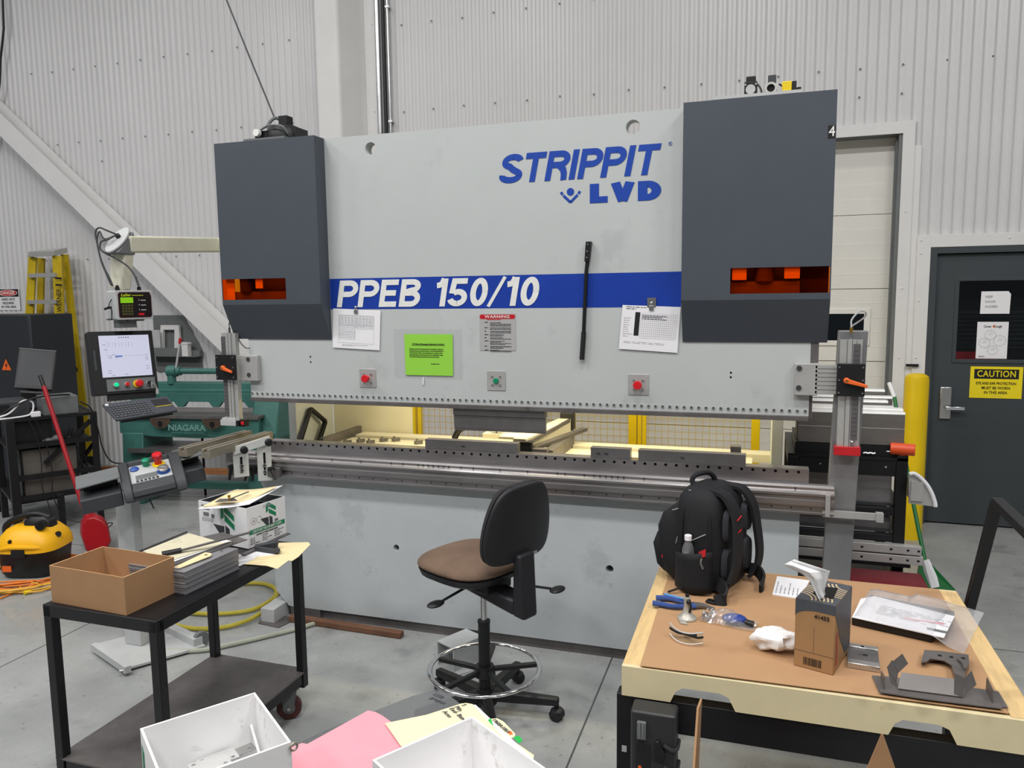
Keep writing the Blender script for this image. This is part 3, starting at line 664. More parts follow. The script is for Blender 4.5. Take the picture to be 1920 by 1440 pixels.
MB().tube([(3.214, -.04, 1.725), (3.216, -.03, 1.76), (3.25, .0, 1.795), (3.276, .01, 1.79), (3.27, .02, 1.765), (3.22, .03, 1.725)], .004, 6, 6).build('sensor_cable', 'pale_grey', aR, smooth=True)
b = MB().box(3.05, 3.085, .0, .06, 1.56, 1.76); b.box(3.05, 3.065, .01, .09, 1.30, 1.56); b.build('end_bracket', 'steel_worn', pb)
# ---- tooling clamped in the machine
b = MB().add([], [])
P = [(0.005, 1.288), (.055, 1.288), (.055, 1.255), (.035, 1.25), (.035, 1.185), (.026, 1.168), (.018, 1.185), (.014, 1.25), (.005, 1.255)]
b = MB().add([(1.271, y, z) for y, z in P]+[(1.782, y, z) for y, z in P], [(i, (i+1) % 9, 9+(i+1) % 9, 9+i) for i in range(9)]+[tuple(range(9)), tuple(range(17, 8, -1))])
b.cyl((1.31, .006, 1.272), (1.31, .003, 1.272), .005, n=8); b.cyl((1.735, .006, 1.272), (1.735, .003, 1.272), .005, n=8)
o = b.build('punch_tool', 'steel_dark'); tag(o, 'long grey steel punch clamped under the ram above the back gauge', 'punch')
for x0, x1, lab in ((1.10, 1.628, 'steel die block on the bed rail in front of the back gauge carriage'), (2.02, 2.222, 'short steel die block on the bed rail, middle one of three'), (2.262, 2.776, 'long steel die block on the bed rail at the right, before the yellow post')):
    b = MB().mat(0); P = [(.012, 1.0605), (.062, 1.0605), (.062, 1.112), (.042, 1.112), (.037, 1.095), (.032, 1.112), (.012, 1.112)]
    b.add([(x0, y, z) for y, z in P]+[(x1, y, z) for y, z in P], [(i, (i+1) % 7, 7+(i+1) % 7, 7+i) for i in range(7)]+[tuple(range(7)), tuple(range(13, 6, -1))])
    o = b.build('die_block', 'steel_dark'); tag(o, lab, 'die', 'die blocks on the bed rail')
    t = 'V6.' if x1-x0 > .4 else 'V6.    V6.'
    text('stamped_mark', t, 'ink_black', o, ((x0+x1)/2-.04, .012, 1.082), XU, ZU, .012, bold=.0)
# ---- papers and tools hung on the ram (magnets)
def paper(name, label, quad, m='paper_white', t=.0012, cat='paper'):
    n = (Vector(quad[1])-Vector(quad[0])).cross(Vector(quad[3])-Vector(quad[0])).normalized()
    b = MB().slab(quad, n, t); o = b.build(name, m); return tag(o, label, cat)
def on_ram(l, y=-.004): return [Vector((x, y, z)) for x, z in l]
q = on_ram([(.560, 1.609), (.850, 1.596), (.864, 1.813), (.572, 1.826)], -.006)
o = paper('chart_sheet', 'white chart sheet held by a magnet clip left under the blue stripe', q)
u = (q[1]-q[0]).normalized(); vv = (q[3]-q[0]).normalized(); nrm = u.cross(vv)
b = MB()
def frame_lines(b, o0, u, v, x0, x1, y0, y1, w=.0012, nn=None, lift=.0016):
    for a0, a1, c0, c1 in ((x0, x1, y0, y0+w), (x0, x1, y1-w, y1), (x0, x0+w, y0, y1), (x1-w, x1, y0, y1)):
        p = o0+nrm*lift; b.quad(p+u*a0+v*c0, p+u*a1+v*c0, p+u*a1+v*c1, p+u*a0+v*c1)
frame_lines(b, q[0], u, vv, .035, .255, .03, .185)
frame_lines(b, q[0], u, vv, .04, .14, .11, .18); frame_lines(b, q[0], u, vv, .15, .25, .11, .18); frame_lines(b, q[0], u, vv, .04, .14, .05, .105)
for i in range(5): frame_lines(b, q[0], u, vv, .04+i*.02, .06+i*.02, .13, .18, .0008); frame_lines(b, q[0], u, vv, .15+i*.02, .17+i*.02, .13, .18, .0008)
b.build('printing', 'ink_light', o)
b = MB(); sp = small_print(8, q[0]+u*.04+vv*.115+nrm*.0012, u, vv, .21, .06, .3, 3, .06); sp.build('printing', 'ink_light', o)
small_print(5, q[0]+u*.04+vv*.055+nrm*.0012, u, vv, .1, .045, .3, 4, .1).build('printing', 'ink_light', o); small_print(2, q[0]+u*.06+vv*.012+nrm*.0012, u, vv, .16, .012, .35, 5, .1).build('printing', 'ink_light', o)
def clip(x, z, lab, plate=False):
    b = MB()
    if plate: b.box(x-.021, x+.021, -.010, -.0078, z-.005, z+.04)
    b.box(x-.011, x+.011, -.014, -.0079, z-.02, z); b.cyl((x-.010, -.012, z+.0), (x+.010, -.012, z), .004, n=10); b.ball((x, -.013, z+.014), .008)
    o = b.build('magnet_clip', 'steel_bright', smooth=True); tag(o, lab, 'clip', 'magnet clips on the ram')
clip(.716, 1.818, 'small steel magnet clip holding the left chart sheet')
q = on_ram([(2.166, 1.617), (2.450, 1.600), (2.463, 1.820), (2.184, 1.832)], -.006)
o = paper('chart_sheet', 'white chart sheet with a black bar, clipped right under the blue stripe', q)
u = (q[1]-q[0]).normalized(); vv = (q[3]-q[0]).normalized(); nrm = u.cross(vv); p = q[0]+nrm*.0016
MB().quad(p+u*.066+vv*.07, p+u*.09+vv*.07, p+u*.09+vv*.185, p+u*.066+vv*.185).build('printing', 'ink_black', o)
b = MB()
for i in range(12): yy = .06+i*.0105; b.quad(p+u*.094+vv*yy, p+u*.27+vv*yy, p+u*.27+vv*(yy+.0009), p+u*.094+vv*(yy+.0009))
for i in range(19): xx = .094+i*.0097; b.quad(p+u*xx+vv*.06, p+u*(xx+.0008)+vv*.06, p+u*(xx+.0008)+vv*.185, p+u*xx+vv*.185)
b.build('printing', 'ink_light', o)
small_print(9, q[0]+u*.012+vv*.06+nrm*.0012, u, vv, .048, .1, .25, 6, .3, fill=.4).build('printing', 'ink_light', o)
small_print(2, q[0]+u*.02+vv*.195+nrm*.0012, u, vv, .10, .018, .4, 8, .2).build('printing', 'paper_ink', o); small_print(2, q[0]+u*.02+vv*.03+nrm*.0012, u, vv, .2, .012, .3, 9, .2).build('printing', 'ink_light', o)
small_print(3, q[0]+u*.1+vv*.15+nrm*.0014, u, vv, .12, .024, .5, 10, .1).build('printing', 'paper_ink', o)
clip(2.325, 1.826, 'steel magnet clip on a square plate holding the right chart sheet', True)
o = MB().quad((.935, -.002, 1.445), (1.335, -.002, 1.445), (1.335, -.002, 1.712), (.935, -.002, 1.712)).build('clear_sleeve', 'clear_plastic'); tag(o, 'clear plastic sleeve around the lime green notice on the ram', 'sleeve')
q = on_ram([(1.003, 1.464), (1.280, 1.464), (1.282, 1.685), (1.001, 1.685)], -.005)
o = paper('green_notice', 'lime green printed notice stuck on the ram left of the warning plate', q, 'paper_green', cat='notice')
text('heading', 'LVD Manual Back-gauge Adjustment Procedure', 'ink_black', o, (1.14, -.0062, 1.632), XU, ZU, .0082, bold=.006, xs=.85)
MB().box(1.045, 1.236, -.0072, -.0068, 1.624, 1.6252).build('underline', 'ink_black', o)
for i, s in enumerate(('Operators under "No Circumstances" is it acceptable to place any', 'body part between the punch and die or rest during operation of', 'the press brake. When a manual adjustment is required a back', 'gage positioning tool must be used. It is not acceptable to reach', 'over and/or properly extend the lower face of the press.')):
    text('print', s, 'ink_black', o, (1.03, -.0062, 1.606-i*.0105), XU, ZU, .0058, align='LEFT', xs=.93 if i else .9, bold=.004)
small_print(1, (1.155, -.0062, 1.523), XU, ZU, .05, .006, .8, 12, .2).build('print', 'ink_black', o)
o = MB().box(1.434, 1.631, -.0025, -.0005, 1.602, 1.793).build('warning_plate', 'plate_metal'); tag(o, 'metal WARNING plate with red heading riveted on the ram centre', 'sign')
MB().slab([(1.436+.006, -.0026, 1.765), (1.629-.006, -.0026, 1.765), (1.629, -.0026, 1.772), (1.629, -.0026, 1.782), (1.623, -.0026, 1.788), (1.442, -.0026, 1.788), (1.436, -.0026, 1.782), (1.436, -.0026, 1.772)], (0, -1, 0), .0006).build('heading_band', 'red_paint', o)
text('heading', 'WARNING', 'logo_white', o, (1.5325, -.0032, 1.7765), XU, ZU, .0145, bold=.02, xs=1.3, space=1.1)
small_print(1, (1.475, -.0026, 1.758), XU, ZU, .115, .007, .6, 20, .05).build('print', 'red_paint', o)
zz = 1.752
for i, (n, hh) in enumerate(((3, .026), (2, .016), (2, .016), (2, .014), (2, .014), (4, .026), (2, .018), (2, .014))):
    small_print(n, (1.492, -.0026, zz-hh), XU, ZU, .115, hh*.9, .55, 30+i, .08, fill=.5).build('print', 'ink_black', o)
    small_print(1, (1.462, -.0026, zz-.008), XU, ZU, .02, .008, .6, 50+i, .5).build('print', 'ink_black', o); zz -= hh+.002
# lever bar hung on the ram
t = thing('lever_bar', 'long black steel lever bar with square socket, held upright on the ram', 'wrench', (1.99, -.02, 1.56))
b = MB().hexa([(1.999, -.034, 2.045), (2.022, -.034, 2.045), (2.022, -.002, 2.045), (1.999, -.002, 2.045)], [(2.006, -.034, 2.142), (2.033, -.034, 2.142), (2.033, -.002, 2.142), (2.006, -.002, 2.142)]); b.build('socket', 'black_paint', t, bevel=.002)
MB().tube([(2.012, -.018, 2.05), (2.006, -.018, 2.0), (1.992, -.018, 1.70)], .0095, 10).build('shaft', 'black_paint', t, smooth=True)
MB().cyl((1.992, -.018, 1.70), (1.982, -.018, 1.562), .0125, n=12).build('grip', 'rubber', t, smooth=True)
b = MB()
for z in (2.065, 2.095, 2.128): b.cyl((2.012+(z-2.065)*.08, -.034, z), (2.012+(z-2.065)*.08, -.037, z), .0045, n=8)
b.build('screw', 'steel_bright', t)
o = MB().bar((1.108, -.004, 1.452), (1.104, -.004, 1.412), .006, .006).build('cable_tie', 'paper_white'); tag(o, 'white plastic tie stuck below the green notice', 'cable tie')
# ================================================================ LEFT SIDE
def FR(o, u, v):   # local frame: x=u, y=v, z=u x v
    u = Vector(u).normalized(); v = Vector(v); v = (v-u*v.dot(u)).normalized(); n = u.cross(v); o = Vector(o)
    return Matrix(((u.x, v.x, n.x, o.x), (u.y, v.y, n.y, o.y), (u.z, v.z, n.z, o.z), (0, 0, 0, 1)))
def B(T=None):
    b = MB(); b.T = T; return b
def at_d(u, v, d): return CAM_POS + ray(u, v)*d
def rbox(b, x0, x1, y0, y1, z0, z1, r, n=5, axis='z'):
    """box with rounded vertical corners"""
    pts = []
    for cx, cy, a in ((x1-r, y1-r, 0), (x0+r, y1-r, 90), (x0+r, y0+r, 180), (x1-r, y0+r, 270)):
        for i in range(n+1): t = math.radians(a+90*i/n); pts.append((cx+r*math.cos(t), cy+r*math.sin(t)))
    if axis == 'z': return b.loft([[(x, y, z0) for x, y in pts], [(x, y, z1) for x, y in pts]])
# ---- control pendant
pend = thing('control_pendant', 'cream swing arm carrying a lit control screen left of the press brake', 'control pendant', (-.35, .2, 1.1))
EL = at_d(225, 458, 4.42)
A0 = at_d(408, 459.5, 5.25)
MB().bar(A0, V(.02, A0.y, A0.z), .08, .09).build('arm_mount', 'ivory_paint', pend)
MB().bar(EL+V(.02, .02, 0), A0, .07, .098).build('swing_arm', 'ivory_paint', pend, bevel=.012)
DT = at_d(226, 560, 4.50)
MB().bar(EL+V(0, .02, -.02), V(DT.x, DT.y, 1.95), .075, .10, (1, 0, 0)).build('drop_tube', 'ivory_paint', pend, bevel=.012)
# cut-off elbow: block with a slanted round-ended face plate
ux = (A0-EL); ux.z = 0; ux.normalize(); T = FR(EL, ux, (0, 0, 1))
b = B(T).prism([(.062, .075), (.062, -.06), (-.055, -.06), (-.075, -.05)], (0, 0, -.05), (1, 0, 0), (0, 1, 0), .10); el = b.build('elbow', 'mid_grey', pend, bevel=.008)
T2 = FR(EL+ux*(-.012)+V(0, 0, .018), V(ux.y, -ux.x, 0), ux+V(0, 0, 1))
ov = [(.055*math.cos(t), .105*math.sin(t)) for t in [2*math.pi*i/28 for i in range(28)]]
b = B(T2).slab([(x, y, 0) for x, y in ov], (0, 0, 1), .012); b.build('face_plate', 'pale_grey', pend, bevel=.002)
B(T2).cyl((0, .02, .012), (0, .02, .03), .014).build('cable_gland', 'black_plastic', pend)
g0 = T2 @ V(0, .02, .03)
def P(u, v, d=4.36): return at_d(u, v, d)
for pts, r, nm in (([g0, P(200, 432), P(186, 427), P(179, 436), P(183, 460), P(190, 490), P(200, 515), P(209, 536)], .0048, 0), ([g0, P(196, 448), P(187, 434), P(182, 450), P(186, 475), P(196, 503), P(205, 520), P(212, 537)], .0042, 1),
                    ([g0, P(203, 449), P(190, 453), P(188, 466), P(198, 475), P(218, 485), P(240, 500), P(252, 516), P(258, 532)], .0048, 2)):
    MB().tube(pts, r, 8, 6).build('cable', 'dark_grey', pend, smooth=True)
# laser controller box
u = V(.46, .888, 0); LB = at_d(219, 600, 4.40); T = FR(LB, u, (0, 0, 1)) @ Matrix.Diagonal((.80, 1, 1.35, 1))
W_, H_ = .255, .168; mat('maroon', '#5a2028', .4)
b = B(T); rbox(b, 0, W_, 0, H_, -.11, 0, .012); lc = b.build('laser_controller', 'pale_grey', pend, bevel=.003)
b = B(T).box(-.012, W_+.012, -.004, .004, -.115, -.105); b.box(.02, .08, -.012, 0, -.06, -.02); b.box(.09, .14, -.01, 0, -.06, -.02); b.box(.16, .2, -.01, 0, -.06, -.02); b.build('gland_row', 'mid_grey', lc)
cut = [(.025, .012), (.235, .012), (.245, .022), (.245, .135), (.235, .158), (.03, .158), (.018, .148), (.018, .02)]
B(T).slab([(x, y, .0005) for x, y in cut], (0, 0, 1), .0015).build('panel_border', 'maroon', lc)
MATS['panel_black'] = mat('panel_black', '#1c1416', .35)
B(T).slab([(.13+(x-.13)*.97, .085+(y-.085)*.96, .002) for x, y in cut], (0, 0, 1), .0008).build('face_panel', 'panel_black', lc)
mat('lcd_lime', '#a6f21c', .4, emit=.55)
B(T).box(.032, .118, .096, .128, .0028, .0036).build('display', 'lcd_lime', lc)
b = B(T)
for i in range(4):
    for j in range(4): b.box(.040+i*.0195, .055+i*.0195, .026+j*.0165, .038+j*.0165, .0028, .0036)
mat('keypad_olive', '#4c4a1e', .5); b.build('keypad_keys', 'keypad_olive', lc)
b = B(T)
for j in range(3): b.box(.17, .205, .108-j*.028, .113-j*.028, .0028, .0032); b.box(.155, .162, .110-j*.028, .115-j*.028, .0028, .0032)
b.build('print_lines', 'pale_grey', lc)
B(T).box(.150, .190, .024, .036, .0028, .0034).build('logo_red', 'red_button', lc)
mat('text_lime', '#d6e02a', .5)
text('lettering', 'LaSer', 'text_lime', lc, T @ V(.036, .141, .0026), T.to_3x3() @ V(1, 0, 0), T.to_3x3() @ V(0, 1, 0), .015, align='LEFT', bold=.02, shear=.2, xs=1.15)
b = B(T).box(.112, .19, .1375, .1405, .0028, .0032); b.build('print_line', 'text_lime', lc)
b = B(T).cyl((.045, H_, -.05), (.045, H_+.02, -.05), .014, n=12); b.cyl((.045, H_+.02, -.05), (.045, H_+.03, -.05), .010, n=12); b.build('cable_gland', 'black_plastic', lc)
b = B(T).cyl((.195, H_, -.05), (.195, H_+.018, -.05), .013, n=12)
for i in range(6): b.cyl((.195-i*.003, H_+.018+i*.011, -.05), (.1945-i*.003, H_+.025+i*.011, -.05), .009-.0005*i, n=10)
b.build('strain_relief', 'black_plastic', lc)
b = B(T).cyl((0, .07, -.06), (-.02, .07, -.06), .008); b.bar((-.02, .07, -.06), (-.05, .062, -.05), .012, .01); b.tube([(-.02, .075, -.055), (-.012, .1, -.05), (-.002, .118, -.045)], .003, 6, 3); b.tube([(-.004, .06, -.05), (-.006, .03, -.05), (-.004, .0, -.06)], .003, 6, 3); b.build('key_switch', 'black_plastic', lc)
b = B(T).box(.03, .15, -.045, -.006, -.10, -.03); b.box(.03, .15, -.048, -.042, -.10, -.025); b.build('mount_block', 'mid_grey', pend)
# screen unit
PB = at_d(176, 742, 4.38); PR = at_d(298, 733, 4.62); up = at_d(165, 622, 4.40)-PB
T = FR(PB, PR-PB, up); W_ = (PR-PB).length; H_ = up.length; H2 = H_
b = B(T); rbox(b, 0, W_, 0, H_, -.06, 0, .008); mon = b.build('screen_housing', 'black_plastic', pend, bevel=.003)
b = B(T).box(W_*.16, W_*.93, H_*.27, H_*.93, .0005, .0012)
mat('screen_white', '#dfdff6', .3, emit=.80); scr = b.build('screen', 'screen_white', mon)
mat('screen_blue', '#5d86e0', .3, emit=.6); mat('screen_line', '#a9a9c8', .3, emit=.5)
B(T).box(W_*.38, W_*.49, H_*.585, H_*.607, .0014, .0018).build('highlight_bar', 'screen_blue', scr)
b = B(T)
for i in range(4): b.box(W_*(.30+.1*i), W_*(.305+.1*i), H_*.75, H_*.82, .0014, .0016); b.box(W_*(.355+.1*i), W_*(.358+.1*i), H_*.75, H_*.82, .0014, .0016)
b.box(W_*.26, W_*.262, H_*.6, H_*.86, .0014, .0016); b.box(W_*.52, W_*.82, H_*.60, H_*.603, .0014, .0016)
for i, (x, y) in enumerate(((.22, .70), (.28, .60), (.28, .57), (.33, .62), (.84, .6), (.84, .56), (.84, .53), (.84, .42), (.84, .38), (.25, .37), (.25, .33), (.5, .30), (.3, .29), (.38, .57), (.2, .78))): b.box(W_*x, W_*(x+.05), H_*y, H_*(y+.008), .0014, .0016)
b.build('screen_print', 'screen_line', scr)
b = B(T)
for i in range(5): b.cyl((W_*(.47+.035*i), H_*.895, .0014), (W_*(.47+.035*i), H_*.895, .0018), .0035, n=8)
b.build('screen_print', 'mid_grey', scr)
b = B(T).box(W_*.205, W_*.955, H_*.045, H_*.235, .0, .003); bp_ = b.build('button_panel', 'mid_grey', mon)
def knob(x, r, m, ln=.022, ring='aluminium'):
    B(T).cyl((W_*x, H_*.14, .003), (W_*x, H_*.14, ln*.7), r*1.12, n=18).build('button_collar', ring, bp_, smooth=True)
    return B(T).cyl((W_*x, H_*.14, ln*.7), (W_*x, H_*.14, ln), r, n=18).build('push_button', m, bp_, bevel=.002)
knob(.335, .0125, 'green_lit', .03); knob(.50, .0115, 'red_button', .03)
b = B(T).lathe([(.019, 0), (.019, .014), (.012, .014), (.012, .022), (.020, .024), (.0215, .034), (.017, .040), (0, .041)], (W_*.68, H_*.14, .003), (0, 0, 1)); b.build('emergency_stop', 'red_button', bp_, smooth=True)
B(T).cyl((W_*.665, H_*.14, .003), (W_*.665, H_*.14, .014), .023, n=20).build('stop_ring', 'yellow_button', bp_, smooth=True)
knob(.84, .012, 'black_plastic', .028)
b = B(T).box(W_*.86, W_*.872, H_*.06, H_*.15, .03, .033); b.tube([(W_*.87, H_*.14, .03), (W_*.93, H_*.10, .03), (W_*.95, H_*.03, .028)], .0015, 6, 4); b.slab([(W_*.94, H_*.06, .026), (W_*.97, H_*.02, .026), (W_*.965, H_*-.05, .026), (W_*.94, H_*-.06, .026), (W_*.92, H_*-.03, .026)], (0, 0, 1), .003); b.build('key_ring', 'aluminium', bp_)
b = B(T); rbox(b, W_*.055, W_*.09, H_*.38, H_*.70, .0, .004, .006); b.build('side_grip', 'dark_grey', mon)
B(T).box(W_*.23, W_*.95, -.035, 0, -.06, -.012).build('tray_neck', 'black_plastic', pend)
# keyboard tray + keyboard
K = [at_d(191, 757, 4.26), at_d(313, 742, 4.46), at_d(333, 768, 4.30), at_d(217, 786, 4.10)]
uK = (K[1]-K[0]); T = FR(K[3], K[2]-K[3], K[0]-K[3]); wK = (K[2]-K[3]).length; hK = (K[0]-K[3]).length
b = B(T).box(.03, wK-.02, .02, hK+.02, -.035, -.018); b.build('keyboard_tray', 'black_plastic', pend)
mat('charcoal', '#3b3e45', .5); kb = thing('keyboard', 'slim charcoal wireless keyboard with touchpad on the pendant tray', 'keyboard', K[3])
sh = T.inverted() @ K[1]; sh0 = T.inverted() @ K[0]
b = B(T).slab([(0, 0, -.016), (wK, 0, -.016), (sh.x, sh.y, -.016), (sh0.x, sh0.y, -.016)], (0, 0, 1), .014); b.build('keyboard_body', 'charcoal', kb, bevel=.004)
def kq(s, t, z): return (Vector((0, 0, 0)).lerp(V(wK, 0, 0), s)*(1-t) + Vector(sh0).lerp(Vector(sh), s)*t).to_2d().to_3d() + V(0, 0, z)
b = B(T); b2 = B(T)
for r in range(6):
    n = 12 if r else 10
    for k in range(n):
        if r == 0 and 3 <= k <= 6:
            if k == 3: s0, s1 = .22, .42
            else: continue
        else: s0, s1 = .03+k*(.62/n), .03+(k+.82)*(.62/n)
        t0, t1 = .07+r*.13, .07+r*.13+.10
        q = [kq(s0, t0, -.002), kq(s1, t0, -.002), kq(s1, t1, -.002), kq(s0, t1, -.002)]; b.slab(q, (0, 0, 1), .003)
        if not (r == 0 and k == 3): c = [kq(s0+(s1-s0)*a, t0+.03+.05*bb, .0014) for a, bb in ((.3, 0), (.65, 0), (.65, .8), (.3, .8))]; b2.quad(*c)
b.build('keys', 'dark_grey', kb); b2.build('key_print', 'mid_grey', kb)
b = B(T).slab([kq(.71, .42, -.002), kq(.97, .42, -.002), kq(.97, .85, -.002), kq(.71, .85, -.002)], (0, 0, 1), .001); b.build('touchpad', 'black_plastic', kb)
b = B(T).slab([kq(.71, .38, -.002), kq(.97, .38, -.002), kq(.97, .40, -.002), kq(.71, .40, -.002)], (0, 0, 1), .0015); b.build('yellow_line', 'yellow_button', kb)
b = B(T).slab([kq(.03, .86, -.002), kq(.075, .86, -.002), kq(.075, .95, -.002), kq(.03, .95, -.002)], (0, 0, 1), .0015); b.build('corner_label', 'paper_white', kb)
# ---- operator pedestal
ped = thing('control_pedestal', 'white foot pedestal with slanted black two-hand control console', 'control console', (-.37, -.58, 0))
b = MB().slab([at_z(176, 1212, .012), at_z(240, 1256, .012), at_z(386, 1214, .012), at_z(318, 1176, .012)], (0, 0, 1), .012); b.build('base_plate', 'pale_grey', ped)
b = MB().bar(at_z(176, 1212, .035), at_z(240, 1256, .035), .03, .035); b.build('base_bar', 'pale_grey', ped); b = MB().bar(at_z(298, 1170, .03), at_z(372, 1205, .04), .05, .05); b.build('base_bar', 'pale_grey', ped)
w_ = at_z(377, 1198, .045); ax_ = (at_z(385, 1214, 0)-at_z(318, 1176, 0)).normalized()
MB().cyl(w_-ax_*.014, w_+ax_*.014, .042, n=20).build('wheel', 'mid_grey', ped, smooth=True)
b = MB().cyl(at_z(236, 1256, .03), at_z(224, 1258, .03), .006); b.build('base_screw', 'steel_bright', ped)
pt = V(-.375, -.59, 0)
MB().box(-.425, -.315, -.625, -.565, .024, .86).build('post', 'pale_grey', ped, bevel=.004)
c0, c1 = at_d(237, 944, 3.88), at_d(352, 916, 4.01)   # lower front edge
uC = c1-c0; wC = uC.length; T = FR(c0, uC, V(0, 0, 1).cross(uC)*1.0)      # x along front, y = away
T = FR(c0, uC, -uC.cross(V(0, 0, 1)))
b = B(T)
# console: sloping body (profile in y,z)
prof = [(0, -.005), (.005, .035), (.035, .06), (.25, .135), (.29, .125), (.29, .02), (.05, -.005)]
b.add([(0.0, y, z) for y, z in prof]+[(wC, y, z) for y, z in prof], [(i, (i+1) % 7, 7+(i+1) % 7, 7+i) for i in range(7)]+[tuple(range(7)), tuple(range(13, 6, -1))]); con = b.build('console_body', 'dark_grey', ped, bevel=.008)
for xa, xb in ((-.004, .040), (wC-.050, wC+.004)):
    pc_ = [(-.008, 0), (.0, .046), (.035, .082), (.12, .118), (.25, .160), (.30, .150), (.30, .02)]
    b = B(T); b.add([(xa, y, z) for y, z in pc_]+[(xb, y, z) for y, z in pc_], [(i, (i+1) % 7, 7+(i+1) % 7, 7+i) for i in range(7)]+[tuple(range(7)), tuple(range(13, 6, -1))]); b.build('side_cheek', 'dark_grey', con, bevel=.006)
b = B(T); b.hexa([(.04, .235, .12), (wC-.05, .235, .12), (wC-.05, .30, .12), (.04, .30, .12)], [(.04, .245, .155), (wC-.05, .245, .155), (wC-.05, .30, .15), (.04, .30, .15)]); b.build('back_ridge', 'dark_grey', con, bevel=.004)
b = B(T); b.hexa([(.04, -.008, .02), (wC-.05, -.008, .02), (wC-.05, .05, .03), (.04, .05, .03)], [(.04, .0, .05), (wC-.05, .0, .05), (wC-.05, .05, .078), (.04, .05, .078)]); b.build('front_lip', 'dark_grey', con, bevel=.004)
Tt = T @ Matrix.Translation((0, .04, .0625)) @ Matrix.Rotation(math.atan2(.075, .215), 4, 'X')
b = B(Tt).box(.042, wC-.052, .03, .20, .0, .004); fp = b.build('control_face', 'pale_grey', con)
b = B(Tt).box(.065, .17, .055, .10, .004, .0045); b.build('display_strip', 'mid_grey', fp)
b = B(Tt)
for i in range(6): b.box(.065+i*.019, .078+i*.019, .034, .048, .004, .007)
b.build('keys', 'dark_grey', fp)
b = B(Tt); b.lathe([(.022, 0), (.022, .006), (.016, .010), (0, .012)], (.068, .165, .004), (0, 0, 1), 20); mat('blue_button', '#2a4f9b', .35); b.build('blue_button', 'blue_button', fp, smooth=True)
b = B(Tt); b.lathe([(.018, 0), (.018, .014), (.020, .02), (.020, .035), (.015, .04), (0, .041)], (.128, .182, .004), (0, 0, 1), 20); b.build('green_button', 'green_button', fp, smooth=True)
b = B(Tt); b.lathe([(.032, 0), (.032, .004), (0, .004)], (wC-.105, .165, .004), (0, 0, 1), 24); sb = b.build('stop_base', 'yellow_button', fp)
b = B(Tt); b.lathe([(.019, 0), (.019, .026), (.024, .036), (.025, .054), (.020, .060), (0, .062)], (wC-.105, .172, .008), (0, 0, 1), 24); b.build('emergency_stop', 'red_button', sb, smooth=True)
b = B(Tt); b.lathe([(.033, 0), (.033, .003), (0, .003)], (wC-.09, .085, .004), (0, 0, 1), 24); kb_ = b.build('dial_ring', 'blue_button', fp)
b = B(Tt); b.lathe([(.022, 0), (.027, .014), (.029, .022), (.024, .024), (.02, .018), (0, .016)], (wC-.09, .085, .007), (0, 0, 1), 24); b.build('dial_knob', 'steel_bright', kb_, smooth=True)
# palm-rest pods either side
def pod(x0, x1, y0, nm):
    b = B(T); b.hexa([(x0, y0, -.02), (x1, y0, -.02), (x1, y0+.15, .01), (x0, y0+.15, .01)], [(x0, y0, .055), (x1, y0, .055), (x1, y0+.15, .075), (x0, y0+.15, .075)]); q = b.build('palm_button_pod', 'dark_grey', con, bevel=.006)
    b = B(T); b.hexa([(x0-.005, y0+.02, .108), (x1+.005, y0+.02, .118), (x1+.005, y0+.17, .142), (x0-.005, y0+.17, .138)], [(x0-.005, y0+.02, .118), (x1+.005, y0+.02, .128), (x1+.005, y0+.17, .154), (x0-.005, y0+.17, .150)]); b.build('guard_flap', 'mid_grey', q, bevel=.003)
    b = B(T); b.box(x0+.02, x1-.01, y0+.12, y0+.15, .05, .135); b.build('pod_web', 'black_plastic', q)
pod(-.20, -.01, .05, 'l'); pod(wC-.02, wC+.11, .17, 'r')
# ---- computer stand (black angle frame) and the things on it
cart = thing('steel_stand', 'black welded steel stand holding computers and a monitor', 'stand', (-2.65, .98, 0))
e1 = V(.524, .852, 0); e2 = V(-.852, .524, 0); T = FR((-2.83, .72, 0), e1, e2); ZT = .955
def post(x, y, z0, z1, w=.05): B(T).box(x-w/2, x+w/2, y-w/2, y+w/2, z0, z1).build('leg', 'black_paint', cart, bevel=.003)
post(0, 0, 0, ZT, .062); post(.60, 0, 0.0, ZT, .045); post(.31, .0, 0, .30); post(.60, .55, 0, ZT); post(0, .75, 0, ZT); post(-.0, 1.0, 0, .4)
for (x0, y0, x1, y1, z) in ((0, 0, .62, 0, ZT-.012), (0, .75, .6, .55, ZT-.012), (0, 0, 0, .75, ZT-.012), (.6, 0, .6, .55, ZT-.012), (0, 0, .6, 0, .47), (0, .0, .62, 0, .30), (.6, 0, .6, .55, .42), (0, 0, .6, 0, .73)):
    B(T).bar((x0, y0, z), (x1, y1, z), .03 if z > .9 else .04, .025 if z > .9 else .04).build('rail', 'black_paint', cart)
B(T).box(0, .6, .02, .55, ZT-.022, ZT-.004).build('top_shelf', 'black_paint', cart); B(T).box(-.02, .6, .02, .75, .705, .72).build('middle_shelf', 'black_paint', cart); B(T).box(-.02, .33, .02, .9, .255, .275).build('lower_shelf', 'black_paint', cart)
B(T).bar((.22, .02, .56), (.58, .02, .88), .02, .035).build('brace', 'black_paint', cart); B(T).bar((.5, .3, .45), (.6, .05, .68), .02, .03).build('brace', 'black_paint', cart)
